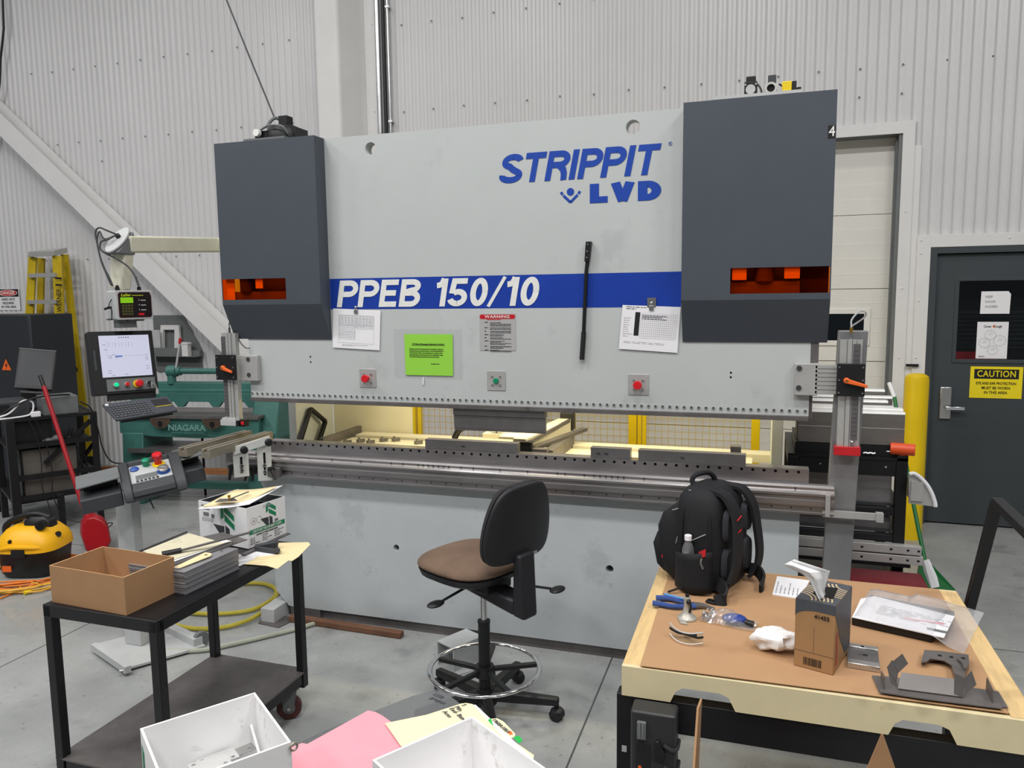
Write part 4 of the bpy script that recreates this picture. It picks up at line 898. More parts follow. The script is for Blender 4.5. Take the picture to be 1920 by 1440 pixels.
def tower(nm, lab, x0, x1, y0, y1, z0, z1):
    t = thing(nm, lab, 'computer', T @ V((x0+x1)/2, (y0+y1)/2, z0))
    B(T).box(x0, x1, y0, y1, z0, z1).build('case', 'black_plastic', t, bevel=.004)
    b = B(T).box(x0-.006, x0, y0+.004, y1-.004, z0+.004, z1-.004); f = b.build('front_panel', 'dark_grey', t, bevel=.003)
    B(T).cyl((x0-.006, (y0+y1)/2, (z0*1+z1*1)/2), (x0-.010, (y0+y1)/2, (z0+z1)/2), .018, n=16).build('front_badge', 'mid_grey', f)
    for k in range(2): B(T).box(x0-.008, x0-.006, y0+.02, y1-.02, z1-.07-k*.05, z1-.035-k*.05).build('drive_cover', 'black_plastic', f)
    return t
t = tower('computer_tower', 'large dark tower computer on the lower shelf behind the stand legs', .06, .47, .055, .24, .276, .69)
mat('warm_grey', '#66625d', .5); B(T).box(.075, .46, .0535, .055, .285, .68).build('side_panel', 'warm_grey', t, bevel=.002)
t = tower('computer_tower', 'black desktop computer lying on the middle shelf beside the stand post', .04, .30, .05, .42, .722, .92)
t = thing('desktop_computer', 'grey slim computer box under the old monitor', 'computer', T @ V(.0, .3, ZT))
B(T).box(-.05, .16, .08, .44, ZT, ZT+.13).build('case', 'dark_grey', t, bevel=.003); B(T).box(-.045, .02, .078, .08, ZT+.02, ZT+.11).build('side_panel', 'black_plastic', t)
gb = B(T).box(.245, .50, .03, .33, ZT, ZT+.145).build('grey_box', 'mid_grey', None, bevel=.003); tag(gb, 'plain grey metal box at the right end of the stand top', 'box')
mo = thing('computer_monitor', 'old black flat monitor, switched off, on the stand boxes', 'monitor', T @ V(.2, .22, ZT+.146))
M0, M1, M2 = at_d(26, 727, 6.5), at_d(97, 731, 6.62), at_d(39, 653, 6.62)
Tm = FR(M0, M1-M0, M2-M0); wm = (M1-M0).length; hm = (M2-M0).length
b = B(Tm); rbox(b, 0, wm, 0, hm, -.04, 0, .006); h = b.build('monitor_bezel', 'black_plastic', mo, bevel=.003)
mat('screen_off', '#2e3034', .25); B(Tm).box(.016, wm-.016, .024, hm-.018, .0003, .001).build('monitor_screen', 'screen_off', h); B(Tm).box(0, wm, hm-.004, hm+.002, -.02, .002).build('bezel_edge', 'mid_grey', h)
b = B(Tm).box(wm*.35, wm*.65, -.05, hm*.3, -.07, -.04); b.build('monitor_stand', 'black_plastic', mo); B(Tm).box(wm*.2, wm*.8, -.055, -.04, -.15, .05).build('monitor_foot', 'black_plastic', mo)
# cables on the stand
def cable(name, lab, pts, r, m, sm=6): return tag(MB().tube(pts, r, 7, sm).build(name, m, None, smooth=True), lab, 'cable')
L = lambda x, y, z: T @ V(x, y, z)
cable('white_cable', 'white cable coiled on the front edge of the stand top', [L(-.10, .02, ZT+.02), L(0, -.01, ZT+.05), L(.10, -.01, ZT+.14), L(.17, .0, ZT+.12), L(.15, .0, ZT+.03), L(.04, .0, ZT+.012), L(-.08, .0, ZT+.01)], .007, 'paper_white')
cable('black_cable', 'black cable looping over the grey box to the stand end', [L(-.08, .02, ZT+.02), L(.05, -.02, ZT+.11), L(.2, -.01, ZT+.16), L(.34, .0, ZT+.165), L(.44, .02, ZT+.158)], .008, 'black_plastic')
cable('black_cable', 'black cable hanging at the far end of the stand down to the console', [L(.50, -.03, ZT+.10), L(.58, -.03, ZT+.03), L(.62, -.04, .8), L(.64, -.05, .65), L(.70, -.07, .52), L(.86, -.08, .44), L(1.0, -.10, .06)], .006, 'black_plastic')
cable('black_cable', 'thin black cable hanging in front of the tower computer', [L(.12, -.04, .96), L(.17, -.04, .8), L(.19, -.04, .6), L(.18, -.04, .4), L(.22, -.05, .2), L(.24, -.06, .02)], .004, 'black_plastic')
cable('black_cable', 'thin black cable dropping from the white plug to the vacuum', [L(.17, -.04, .95), L(.23, -.04, .75), L(.26, -.045, .5), L(.25, -.05, .3), L(.33, -.06, .1), L(.52, -.15, .03), L(.62, -.3, .05), L(.5, -.45, .03)], .004, 'black_plastic')
cable('black_cable', 'tangle of black cables hanging behind the stand brace', [L(.5, .06, .70), L(.48, .05, .6), L(.50, .05, .45), L(.44, .05, .36), L(.52, .06, .40), L(.53, .06, .55), L(.46, .06, .66), L(.45, .06, .5), L(.47, .05, .3)], .005, 'black_plastic')
o = B(T).box(.15, .22, -.012, .03, ZT, ZT+.045).build('plug_adapter', 'paper_white', None, bevel=.008); tag(o, 'white plug adapter on the edge of the stand top', 'plug')
b = B(T); b.ball((.27, .05, .745), .05, .03, .022); b.ball((.33, .06, .755), .045, .035, .03); o = b.build('work_glove', 'mid_grey', None, smooth=True); tag(o, 'grey work glove lying on the middle shelf of the stand', 'glove')
b = B(T); b.ball((.44, .05, .748), .05, .03, .025); b.tube([(.42, .05, .75), (.43, .05, .80), (.44, .05, .83)], .016, 8, 3); o = b.build('work_glove', 'black_plastic', None, smooth=True); tag(o, 'black glove sticking up on the middle shelf of the stand', 'glove')
# ---- lobby dustpan
dp = thing('lobby_dustpan', 'red long-handled dustpan leaning against the black stand', 'dustpan', at_z(172, 1030, 0))
D0 = at_z(172, 1033, 0); ux = V(.96, .28, 0)
hb = at_d(162, 966, 6.0); ht_ = at_d(82, 724, 6.1); hg = at_d(75, 704, 6.12)
b = MB(); 
pr = lambda u, v, d: at_d(u, v, d)
front = [(161, 1034), (200, 1030), (209, 1014), (203, 985), (193, 972), (176, 965), (160, 968), (152, 980), (150, 1000)]
F = [pr(u, v, 5.86) for u, v in front]; n = (CAM_POS-F[0]).normalized(); n.z = 0
cen = sum(F, V(0, 0, 0))/len(F); F2 = [cen+(p-cen)*.90+n*.05 for p in F]; Bk = [p-n*.07 for p in F]
b.loft([Bk, F, F2]); mat('dustpan_red', '#a31923', .35, 0, var=.08, scale=10); b.build('pan', 'dustpan_red', dp, bevel=.006)
MB().tube([hb-V(0, 0, .02), ht_], .017, 10).build('pole', 'dustpan_red', dp, smooth=True); MB().tube([ht_, hg], .015, 10).build('grip', 'black_plastic', dp, smooth=True)
MB().tube([pr(168, 975, 5.88), hb+(ht_-hb)*.12], .024, 10).build('pole_socket', 'dustpan_red', dp, smooth=True)
# ---- wet and dry vacuum
vc = V(-1.98, .16, 0); va = thing('shop_vacuum', 'yellow and black wet and dry vacuum on the floor by the orange cords', 'vacuum', vc)
T = FR(vc, V(.951, .309, 0), V(-.309, .951, 0))
def superring(z, rx, ry, p=3.2, n=28, dx=0, dy=0):
    out = []
    for i in range(n):
        t = 2*math.pi*i/n; c, s = math.cos(t), math.sin(t)
        out.append((dx+rx*math.copysign(abs(c)**(2/p), c), dy+ry*math.copysign(abs(s)**(2/p), s), z))
    return out
b = B(T).loft([superring(.0, .17, .15), superring(.03, .19, .17), superring(.17, .205, .185), superring(.185, .212, .192)]); b.build('tank', 'black_plastic', va, smooth=True)
mat('vac_yellow', '#f2b40f', .4, 0, var=.05, scale=6)
b = B(T).loft([superring(.185, .214, .194), superring(.23, .212, .19), superring(.275, .195, .17), superring(.325, .15, .13), superring(.345, .11, .09)]); lid = b.build('lid', 'vac_yellow', va, smooth=True)
b = B(T); b.hexa([(-.05, -.20, .16), (.05, -.20, .16), (.05, -.17, .16), (-.05, -.17, .16)], [(-.04, -.20, .24), (.04, -.20, .24), (.04, -.15, .24), (-.04, -.15, .24)]); b.build('latch', 'black_plastic', va, bevel=.004)
b = B(T).loft([superring(.325, .10, .07, dx=.05), superring(.37, .095, .065, dx=.05), superring(.40, .06, .04, dx=.05)]); b.build('motor_cap', 'black_plastic', va, smooth=True)
b = B(T); b.tube([(-.20, 0, .26), (-.19, 0, .33), (-.10, 0, .385), (.02, 0, .41), (.12, 0, .385)], .022, 10, 5); b.build('carry_handle', 'black_plastic', va, smooth=True)
b = B(T); b.cyl((.10, -.06, .355), (.12, -.12, .36), .032, n=16); b.build('hose_port', 'black_plastic', va, smooth=True)
B(T).cyl((.1185, -.116, .36), (.121, -.123, .36), .024, n=16).build('port_opening', 'black_hole', va)
b = B(T); b.tube([(-.17, -.16, .20), (-.05, -.19, .23), (.1, -.18, .225), (.18, -.12, .20)], .016, 8, 4); b.build('rim_band', 'vac_yellow', va, smooth=True)
b = B(T); b.box(-.12, -.06, -.186, -.180, .06, .10); b.build('side_label', 'orange_plastic', va); B(T).cyl((-.06, -.168, .27), (-.058, -.182, .265), .012, n=12).build('lid_plug', 'black_plastic', va)
b = B(T); b.cyl((.17, -.03, .27), (.20, -.05, .28), .02, n=12); b.build('elbow_port', 'black_plastic', va)
# ---- extension cords on the floor
def coil(cx, cy, rx, ry, n, zj, seed, tail):
    r = random.Random(seed); pts = []
    for i in range(n*12):
        t = 2*math.pi*i/12; j = 1+r.uniform(-.12, .12)
        pts.append(V(cx+rx*j*math.cos(t)+r.uniform(-.02, .02), cy+ry*j*math.sin(t)+r.uniform(-.02, .02), .008+zj*i/(n*12)))
    return pts+[Vector(p) for p in tail]
mat('cord_orange', '#dd7a1e', .5); mat('cord_yellow', '#d9a53a', .5)
tag(MB().tube(coil(-2.0, .10, .34, .30, 7, .03, 3, [at_z(40, 1105, .01), at_z(0, 1122, .01)]), .006, 6, 3).build('extension_cord', 'cord_orange', None, smooth=True), 'orange extension cord coiled on the floor under the vacuum', 'cord')
c = thing('extension_cord', 'yellow extension cord with plug coiled beside the orange one', 'cord', at_z(60, 1108, 0))
MB().tube(coil(-1.93, .02, .36, .30, 6, .028, 8, [at_z(25, 1090, .01), at_z(55, 1112, .01)]), .006, 6, 3).build('cord', 'cord_yellow', c, smooth=True)
b = MB().tube([at_z(45, 1112, .014), at_z(62, 1107, .014)], .014, 10); b.build('plug', 'yellow_button', c, smooth=True)
# ---- step ladder
la = thing('step_ladder', 'yellow fibreglass step ladder folded against the corrugated wall', 'ladder', (-4.7, 2.8, 0))
mat('ladder_yellow', '#c9ad1e', .5, 0, var=.12, scale=8)
tFL, tFR, tRR, tRL = at_y(62, 482, 2.74), at_y(108, 480, 2.72), at_y(121, 477, 2.86), at_y(78, 484, 2.92)
bFL, bFR, bRR, bRL = at_z(40, 868, 0), at_z(122, 876, 0), at_z(170, 872, 0), V(-5.3, 2.98, 0)
mat('ladder_alu', '#c5c5c0', .4, .5)
for a, bb, w_, nm in ((tFL, bFL, .085, 'front_rail'), (tFR, bFR, .10, 'front_rail'), (tRR, bRR, .075, 'rear_rail'), (tRL, bRL, .07, 'rear_rail')):
    r = MB().bar(a, bb, .03, w_, (1, .3, 0) if nm == 'front_rail' else (1, .3, 0)).build(nm, 'ladder_yellow', la)
    MB().bar(bb+(a-bb)*.0, bb+(a-bb)*.045, .04, w_+.01, (1, .3, 0)).build('foot_pad', 'rubber', la)
    if a is tFR:
        d = (bb-a); b = MB(); nn = (CAM_POS-a).normalized(); sd = d.cross(nn).normalized()
        for z in (.33, .35, .37, .39, .75, .77, .79, .81, .83):
            p = a+d*z+nn*.052; b.bar(p-sd*.035+d*.004, p+sd*.035-d*.004, .004, .016, d)
        for (z, l) in ((.10, .03), (.13, .03)): p = a+d*z+nn*.052; b.bar(p-sd*.03, p+sd*.03, .004, .02, d)
        b.build('stripe_print', 'ink_black', r)
        text('lettering', 'WERNER', 'ink_black', r, a+d*.20+nn*.0525, d*-1, d.cross(nn).normalized()*-1 if False else (d*-1).cross(nn)*-1, .045, bold=.02)
for k in range(1, 8):
    t_ = (k-.3)/8.2; a, bb = tFL.lerp(bFL, t_), tFR.lerp(bFR, t_); MB().bar(a, bb, .08, .045).build('step', 'ladder_alu', la)
    a, bb = tRL.lerp(bRL, t_), tRR.lerp(bRR, t_); MB().bar(a, bb, .02, .035).build('rear_rung', 'ladder_alu', la)
cap = MB().hexa([at_y(52, 482, 2.68), at_y(100, 480, 2.66), at_y(127, 474, 2.9), at_y(80, 478, 2.96)], [at_y(53, 472, 2.68), at_y(101, 470, 2.66), at_y(126, 464, 2.9), at_y(80, 468, 2.96)]).build('top_cap', 'ladder_alu', la, bevel=.004)
for f in (.35,): MB().bar(tFR.lerp(bFR, .42), tRR.lerp(bRR, .55), .012, .02).build('spreader', 'black_paint', la); MB().bar(tFL.lerp(bFL, .52), tRL.lerp(bRL, .42), .012, .02).build('spreader', 'black_paint', la)
# ---- electrical cabinet with warning triangle, danger sign
ca = thing('electrical_cabinet', 'dark slate electrical cabinet with a lightning warning triangle', 'cabinet', (-4.6, 2.25, 0))
MB().box(-5.2, -4.055, 2.0, 2.5, .06, 1.755).build('cabinet_body', 'slate_dark', ca, bevel=.01); MB().box(-5.15, -4.10, 2.04, 2.46, 0, .06).build('cabinet_plinth', 'black_paint', ca); MB().box(-5.19, -4.065, 1.992, 2.0, .08, 1.745).build('cabinet_door', 'slate_dark', ca, bevel=.006)
q = at_y(12, 685, 1.992); MB().slab([q+V(-.075, 0, -.055), q+V(.075, 0, -.055), q+V(0, 0, .08)], (0, -1, 0), .0012).build('warning_border', 'ink_black', ca); 
MB().slab([q+V(-.064, -.0013, -.049), q+V(.064, -.0013, -.049), q+V(0, -.0013, .066)], (0, -1, 0), .0008).build('warning_triangle', 'orange_plastic', ca)
MB().slab([q+V(.012, -.0022, .035), q+V(-.02, -.0022, -.005), q+V(-.002, -.0022, -.002), q+V(-.008, -.0022, -.038), q+V(.02, -.0022, .008), q+V(.003, -.0022, .005)], (0, -1, 0), .0008).build('lightning_bolt', 'ink_black', ca)
ds = MB().box(-5.80, -5.447, WY-.004, WY-.001, 1.784, 2.037).build('danger_sign', 'paper_white'); tag(ds, 'white DANGER hard hats sign on the corrugated wall', 'sign')
ov = [(.15*math.cos(t), .037*math.sin(t)) for t in [2*math.pi*i/32 for i in range(32)]]; YS = WY-.004
MB().box(-5.79, -5.457, YS-.0006, YS, 1.94, 2.03).build('sign_header', 'ink_black', ds)
MB().slab([(-5.6235+x, YS-.0007, 1.985+z) for x, z in ov], (0, -1, 0), .0006).build('sign_oval', 'logo_white', ds); MB().slab([(-5.6235+x*.95, YS-.0014, 1.985+z*.88) for x, z in ov], (0, -1, 0), .0006).build('sign_oval', 'red_button', ds)
text('lettering', 'DANGER', 'logo_white', ds, (-5.6235, YS-.0021, 1.985), XU, ZU, .042, bold=.018, xs=.95)
for i, s in enumerate(('HARD HATS', 'REQUIRED', 'IN THIS AREA')): text('lettering', s, 'ink_black', ds, (-5.6235, YS, 1.91-i*.044), XU, ZU, .026, bold=.02, xs=1.05)
# ---- wall shelf
ws = thing('wall_shelf', 'grey sheet metal wall shelf holding white scrap pieces under the brace', 'shelf', (-3.18, 2.98, 1.2))
MB().slab([(-3.52, 3.05, 1.10), (-2.90, 3.05, 1.10), (-2.90, 3.05, 1.36), (-3.12, 3.05, 1.715), (-3.52, 3.05, 1.715)], (0, -1, 0), .004).build('back_panel', 'mid_grey', ws)
b = MB().box(-3.52, -3.06, 2.92, 2.925, 1.28, 1.37); b.box(-3.52, -2.88, 2.92, 3.045, 1.276, 1.28); b.box(-3.06, -2.88, 2.99, 3.04, 1.28, 1.34); b.build('tray', 'mid_grey', ws)
b = MB().holed([(-3.43, 1.281), (-3.14, 1.281), (-3.14, 1.61), (-3.38, 1.61)], [[(-3.37, 1.32), (-3.22, 1.32), (-3.20, 1.56), (-3.35, 1.56)]], (0, 3.00, 0), XU, ZU, -.03); o = b.build('white_frame', 'white_trim'); o.name = 'white_scrap'; tag(o, 'white square scrap piece standing on the wall shelf', 'scrap')
b = MB().box(-3.49, -3.36, 2.955, 2.965, 1.281, 1.56); b.box(-3.49, -3.36, 2.93, 2.965, 1.281, 1.285); o = b.build('mounting_plate', 'pale_grey'); tag(o, 'flat pale plate leaning on the left of the wall shelf', 'plate')
b = MB().box(-3.06, -2.98, 2.93, 2.985, 1.2805, 1.41); b.hexa([(-3.07, 2.925, 1.41), (-2.97, 2.925, 1.41), (-2.97, 2.985, 1.41), (-3.07, 2.985, 1.41)], [(-3.09, 2.925, 1.43), (-2.98, 2.925, 1.43), (-2.98, 2.985, 1.43), (-3.09, 2.985, 1.43)]); o = b.build('white_bracket', 'white_trim'); tag(o, 'small bent white bracket at the end of the wall shelf', 'bracket')
# ---- foot shear (green)
ns = thing('foot_shear', 'old green cast iron foot shear with raised lettering behind the pendant', 'shear machine', (-2.05, 1.95, 0))
T = FR((-2.80, 1.76, 0), (math.cos(.17), math.sin(.17), 0), (-math.sin(.17), math.cos(.17), 0)); G = 'green_machine'
for x0, x1 in ((0, .21), (1.24, 1.47)):
    b = B(T).hexa([(x0, .0, 0), (x1, .0, 0), (x1, .6, 0), (x0, .6, 0)], [(x0, .05, .66), (x1, .05, .66), (x1, .5, .66), (x0, .5, .66)]); b.build('leg', G, ns, bevel=.01)
b = B(T).hexa([(1.22, .1, .6), (1.50, .1, .6), (1.5, .65, .6), (1.22, .65, .6)], [(1.24, .25, 1.10), (1.48, .25, 1.10), (1.48, .6, 1.10), (1.24, .6, 1.10)]); b.build('end_frame', G, ns, bevel=.02)
b = B(T).hexa([(-.05, .1, .6), (.18, .1, .6), (.18, .65, .6), (-.05, .65, .6)], [(0, .25, 1.05), (.16, .25, 1.05), (.16, .6, 1.05), (0, .6, 1.05)]); b.build('end_frame', G, ns, bevel=.02)
pr_ = [(-.03, .655), (.3, .625), (.75, .615), (1.2, .635), (1.35, .67), (1.35, .80), (-.03, .80)]
b = B(T).prism(pr_, (0, .06, 0), (1, 0, 0), (0, 0, 1), -.05); ap = b.build('front_apron', G, ns, bevel=.006)
b = B(T).box(-.04, 1.36, .03, .34, .80, .825); b.build('table', 'steel_worn', ns)
b = B(T).box(.0, 1.4, .33, .345, .826, .86); b.build('blade', 'steel_bright', ns)
hp = [(.02, .86), (.12, .86), (.16, .91), (.34, .91), (.38, .86), (.44, .86), (.48, .91), (.70, .91), (.74, .86), (.80, .86), (.84, .91), (1.06, .91), (1.10, .86), (1.30, .86), (1.30, 1.0), (.02, 1.0)]
b = B(T).prism(hp, (0, .36, 0), (1, 0, 0), (0, 0, 1), -.04); b.build('hold_down', G, ns, bevel=.004)
b = B(T).box(0, 1.42, .40, .52, .92, 1.09); b.box(0, 1.36, .37, .41, 1.0, 1.03); b.build('crosshead', G, ns, bevel=.006)
b = B(T).cyl((.30, .42, 1.20), (1.25, .42, 1.20), .028, n=14); b.cyl((.27, .42, 1.20), (.36, .42, 1.20), .055, n=16); b.cyl((.36, .42, 1.20), (.40, .42, 1.20), .042, n=14); b.build('shaft', G, ns, smooth=True)
for x in (.30, 1.2): B(T).cyl((x, .42, 1.08), (x, .42, 1.20), .04, n=12).build('shaft_bearing', G, ns, smooth=True)
b = B(T).cyl((.36, .40, 1.22), (.43, .38, 1.47), .010, n=10); lv = b.build('lever_rod', 'pale_grey', ns, smooth=True); B(T).cyl((.43, .38, 1.47), (.443, .377, 1.52), .014, n=10).build('lever_grip', 'red_paint', lv, smooth=True)
for x in (.42, .93):
    mat_ = 'rust_dark'
    if mat_ not in MATS: mat(mat_, '#4a3a2e', .7, 0, var=.2, scale=20)
    b = B(T).slab([(x+.10*math.cos(t), .008, .80+.085*math.sin(t)) for t in [math.pi+math.pi*i/14 for i in range(15)]], (0, -1, 0), .006); q = b.build('apron_insert', mat_, ns)
    B(T).slab([(x+.025*math.cos(t), .0015, .755+.03*math.sin(t)) for t in [2*math.pi*i/14 for i in range(14)]], (0, -1, 0), .001).build('insert_hole', 'black_hole', q)
R3 = T.to_3x3()
mat('green_pale', '#6d9a92', .5); text('raised_lettering', 'NIAGARA', 'green_pale', ns, T @ V(.68, .010, .72), R3 @ V(1, 0, 0), ZU, .055, ex=.005, bold=.02, xs=1.1)  # paler green so the raised letters stand out
B(T).box(.52, .84, .002, .010, .672, .682).build('raised_line', G, ns)
b = B(T).box(.1, 1.3, -.02, .42, .505, .52); b.box(.1, 1.3, -.03, -.02, .49, .53); tr = b.build('catch_tray', 'steel_dark', ns)
b = B(T)
b.box(.03, 1.44, .10, .16, .13, .20); b.build('tie_rail', G, ns, bevel=.004); B(T).cyl((.62, .35, .0), (.62, .35, .80), .012, n=8).build('rod', 'black_paint', ns)
b = B(T).box(-.15, 1.30, -.10, -.04, .32, .365); o = b.build('wood_kick_rail', 'rust_wood', ns)
B(T).box(.5, .54, -.04, .3, .30, .34).build('rail_arm', 'black_paint', ns)
# leaning frame, blue-black funnel seen between ram and bed
lf = [at_y(593, 768, .9), at_y(611, 790, .75), at_y(598, 828, .7), at_y(560, 828, .9)]
b = MB(); q0, q1, q2, q3 = at_x(582, 766, .085), at_x(610, 790, .10), at_x(597, 830, .10), at_x(563, 826, .085)
b.bar(q0, q3, .05, .035); b.bar(q0, q1, .05, .035); b.bar(q1, q2, .05, .035)
b = MB(); c_ = (q0+q1+q2+q3)/4
qq = [q0, q1, q1+(q2-q1)*1.6, q0+(q3-q0)*1.6]; ci = sum(qq, V(0, 0, 0))/4
b.slab(qq, (0, 1, 0), .02); 
b = MB(); n4 = 4
for i in range(4): b.bar(qq[i], qq[(i+1) % 4], .022, .028, (1, 0, 0))
o = b.build('picture_frame', 'black_paint', None, bevel=.003); o.name = 'leaning_frame'; tag(o, 'black square frame leaning inside the press brake by the cream panel', 'frame')
MB().box(.058, .632, .802, .84, .05, 1.9).build('rear_panel', 'cream_paint', pb)
MB().tube([at_y(561, 757, .5), at_y(558, 800, .5), at_y(558, 850, .5)], .003, 6, 4).build('hanging_cable', 'black_plastic', pb, smooth=True)
# ================================================================ SHEET SUPPORTS, FRONT CART, FOREGROUND
mat('bar_tan', '#9a9384', .42, .5, var=.15, scale=8, stretch=(6, 1, 6))
mat('machined_white', '#cfd0cc', .45, .1, var=.04, scale=12)
def support(lab, xs, yA, yB, zb, px, lever):
    s = thing('sheet_support', lab, 'support arm', (px, -.1, zb), 'sheet support arms on the left end of the bed')
    P = [(0, 0), (.055, 0), (.055, .05), (.036, .05), (.036, .042), (.042, .032), (.013, .032), (.019, .042), (.019, .05), (0, .05)]
    n = len(P); b = MB().add([(xs+x, yA, zb+z) for x, z in P]+[(xs+x, yB, zb+z) for x, z in P], [(i, (i+1) % n, n+(i+1) % n, n+i) for i in range(n)]+[tuple(range(n)), tuple(range(2*n-1, n-1, -1))])
    b.build('slotted_bar', 'bar_tan', s, bevel=.001)
    return s
s1 = support('slotted sheet support bar next to the bed end, with white slotted brackets and black knobs', -.005, -.44, .12, 1.04, .0, 1)
b = MB().bar(at_y(437, 846, -.235), at_y(507, 824, -.085), .014, .046); b.build('link_bar', 'machined_white', s1, bevel=.002)
for PX, ya, yb in (([(437, 851), (465, 842), (468, 892), (442, 896)], -.235, -.175), ([(481, 836), (507, 829), (510, 898), (484, 902)], -.125, -.088)):
    a, b_, c_, d_ = at_y(*PX[0], ya), at_y(*PX[1], yb), at_y(*PX[2], yb), at_y(*PX[3], ya)
    ux_ = (b_-a); ux_.z = 0; o_ = V(a.x, a.y, min(c_.z, d_.z)); wx, hz_ = ux_.length, max(a.z, b_.z)-o_.z; nn_ = ux_.normalized().cross(ZU)
    p = MB().holed([(0, 0), (wx, 0), (wx, hz_), (0, hz_)], [[(wx*.43, hz_*.14), (wx*.60, hz_*.14), (wx*.60, hz_*.74), (wx*.43, hz_*.74)]], o_, ux_.normalized(), ZU, -.012).build('slotted_plate', 'machined_white', s1)
    q_ = o_+ux_*.42+V(0, 0, hz_*.12)-nn_*.006; MB().slab([q_, q_+ux_*.2, q_+ux_*.2+V(0, 0, hz_*.64), q_+V(0, 0, hz_*.64)], -nn_, .003).build('slot_shade', 'black_hole', p)
    for k in range(2):
        q_ = o_+ux_*.515+V(0, 0, hz_*(.24+.17*k)); MB().cyl(q_, q_+nn_*.008, .011, n=14).build('cap_screw', 'steel_bright', p); MB().cyl(q_+nn_*.008, q_+nn_*.0085, .006, n=6).build('screw_socket', 'black_hole', p)
for q in (at_y(457, 843, -.235), at_y(503, 829, -.135)):
    b = MB().cyl(q+V(-.02, .03, 0), q, .010); b.lathe([(.018, 0), (.022, .006), (.022, .02), (.016, .027), (0, .028)], q, (.7, -.7, 0), 10); b.build('star_knob', 'black_plastic', s1, smooth=True)
def lever(parent, p, q):
    p, q = Vector(p), Vector(q); MB().cyl(p+V(0, .02, 0), p-V(0, .012, 0), .013, n=12).build('lever_hub', 'black_plastic', parent); MB().tube([p, p.lerp(q, .5), q], [.011, .007], 10).build('clamp_lever', 'black_plastic', parent, smooth=True)
for pq in ((at_y(508, 879, -.12), at_y(517, 899, -.13)), (at_y(467, 878, -.12), at_y(459, 901, -.13)), (at_y(475, 879, -.10), at_y(473, 902, -.11)), (at_y(434, 875, -.12), at_y(430, 900, -.13))): lever(s1, *pq)
MB().box(.10, .235, -.10, -.0705, .868, .925).build('clamp_block', 'steel_worn', s1, bevel=.003); MB().box(-.115, .04, -.10, -.071, .862, .92).build('clamp_block', 'steel_worn', s1, bevel=.003)
s2 = support('slotted sheet support bar farther from the bed end, pointing out beside the shear', -.155, -.44, .12, 1.04, -.16, 1)
MB().box(-.155, -.08, -.06, .0, .93, 1.04).build('carrier_block', 'steel_worn', s2)
# ---- front cart
CX = lambda x, y, z: T_CART @ V(x, y, z)
T_CART = FR((.3905, -1.765, 0), (.509, -.004, 0), (.03, .86, 0)); CW, CL, CZ = .512, .865, .80
ca = thing('steel_cart', 'black welded steel cart in front of the press brake, loaded with boxes and sheets', 'cart', CX(CW/2, CL/2, 0))
b = B(T_CART).box(.012, CW-.012, .012, CL-.012, CZ-.012, CZ); b.build('cart_top', 'black_paint', ca)
for x0, x1, y0, y1 in ((0, CW, 0, .012), (0, CW, CL-.012, CL), (0, .012, .012, CL-.012), (CW-.012, CW, .012, CL-.012)): B(T_CART).box(x0, x1, y0, y1, CZ-.045, CZ+.0).build('top_rail', 'black_paint', ca, bevel=.002)
for x in (0, CW-.036):
    for y in (0, CL-.036): B(T_CART).box(x, x+.036, y, y+.036, .135, CZ-.003).build('leg', 'black_paint', ca, bevel=.003)
b = B(T_CART).box(.0, CW, .0, CL, .205, .212); sh = b.build('lower_shelf', 'steel_worn', ca); 
for x0, x1, y0, y1 in ((.05, CW-.05, 0, .03), (.05, CW-.05, CL-.03, CL), (0, .03, .05, CL-.05), (CW-.03, CW, .05, CL-.05)): B(T_CART).box(x0, x1, y0, y1, .16, .205).build('shelf_rail', 'black_paint', ca)
def caster(parent, c, ang, r=.055):
    b = MB(); d = V(math.cos(ang), math.sin(ang), 0); sd = V(-d.y, d.x, 0); ctr = c+V(0, 0, r)
    w_ = MB().lathe([(r*.55, -.016), (r*.93, -.018), (r, -.012), (r, .012), (r*.93, .018), (r*.55, .016)], ctr, sd, 24).build('caster_wheel', 'wheel_red', parent, smooth=True)
    MB().cyl(ctr-sd*.017, ctr+sd*.017, r*.5, n=16).build('wheel_hub', 'mid_grey', w_); 
    f = MB()
    for s in (-1, 1): f.slab([ctr+sd*(s*.022)+d*-.022+V(0, 0, -.012), ctr+sd*(s*.022)+d*.022+V(0, 0, -.012), ctr+sd*(s*.022)+d*.035+V(0, 0, r+.025), ctr+sd*(s*.022)+d*-.035+V(0, 0, r+.025)], sd, .004)
    f.box(ctr.x-.04, ctr.x+.04, ctr.y-.04, ctr.y+.04, r*2+.024, r*2+.030); q = f.build('caster_fork', 'mid_grey', parent); MB().cyl(ctr-sd*.03, ctr+sd*.03, .008, n=8).build('axle_bolt', 'steel_bright', q)
mat('wheel_red', '#4a2522', .5, 0, var=.15, scale=10)
for x, y in ((.45, .80), (.06, .80), (.45, .08), (.06, .08)): caster(ca, CX(x, y, 0), .5)
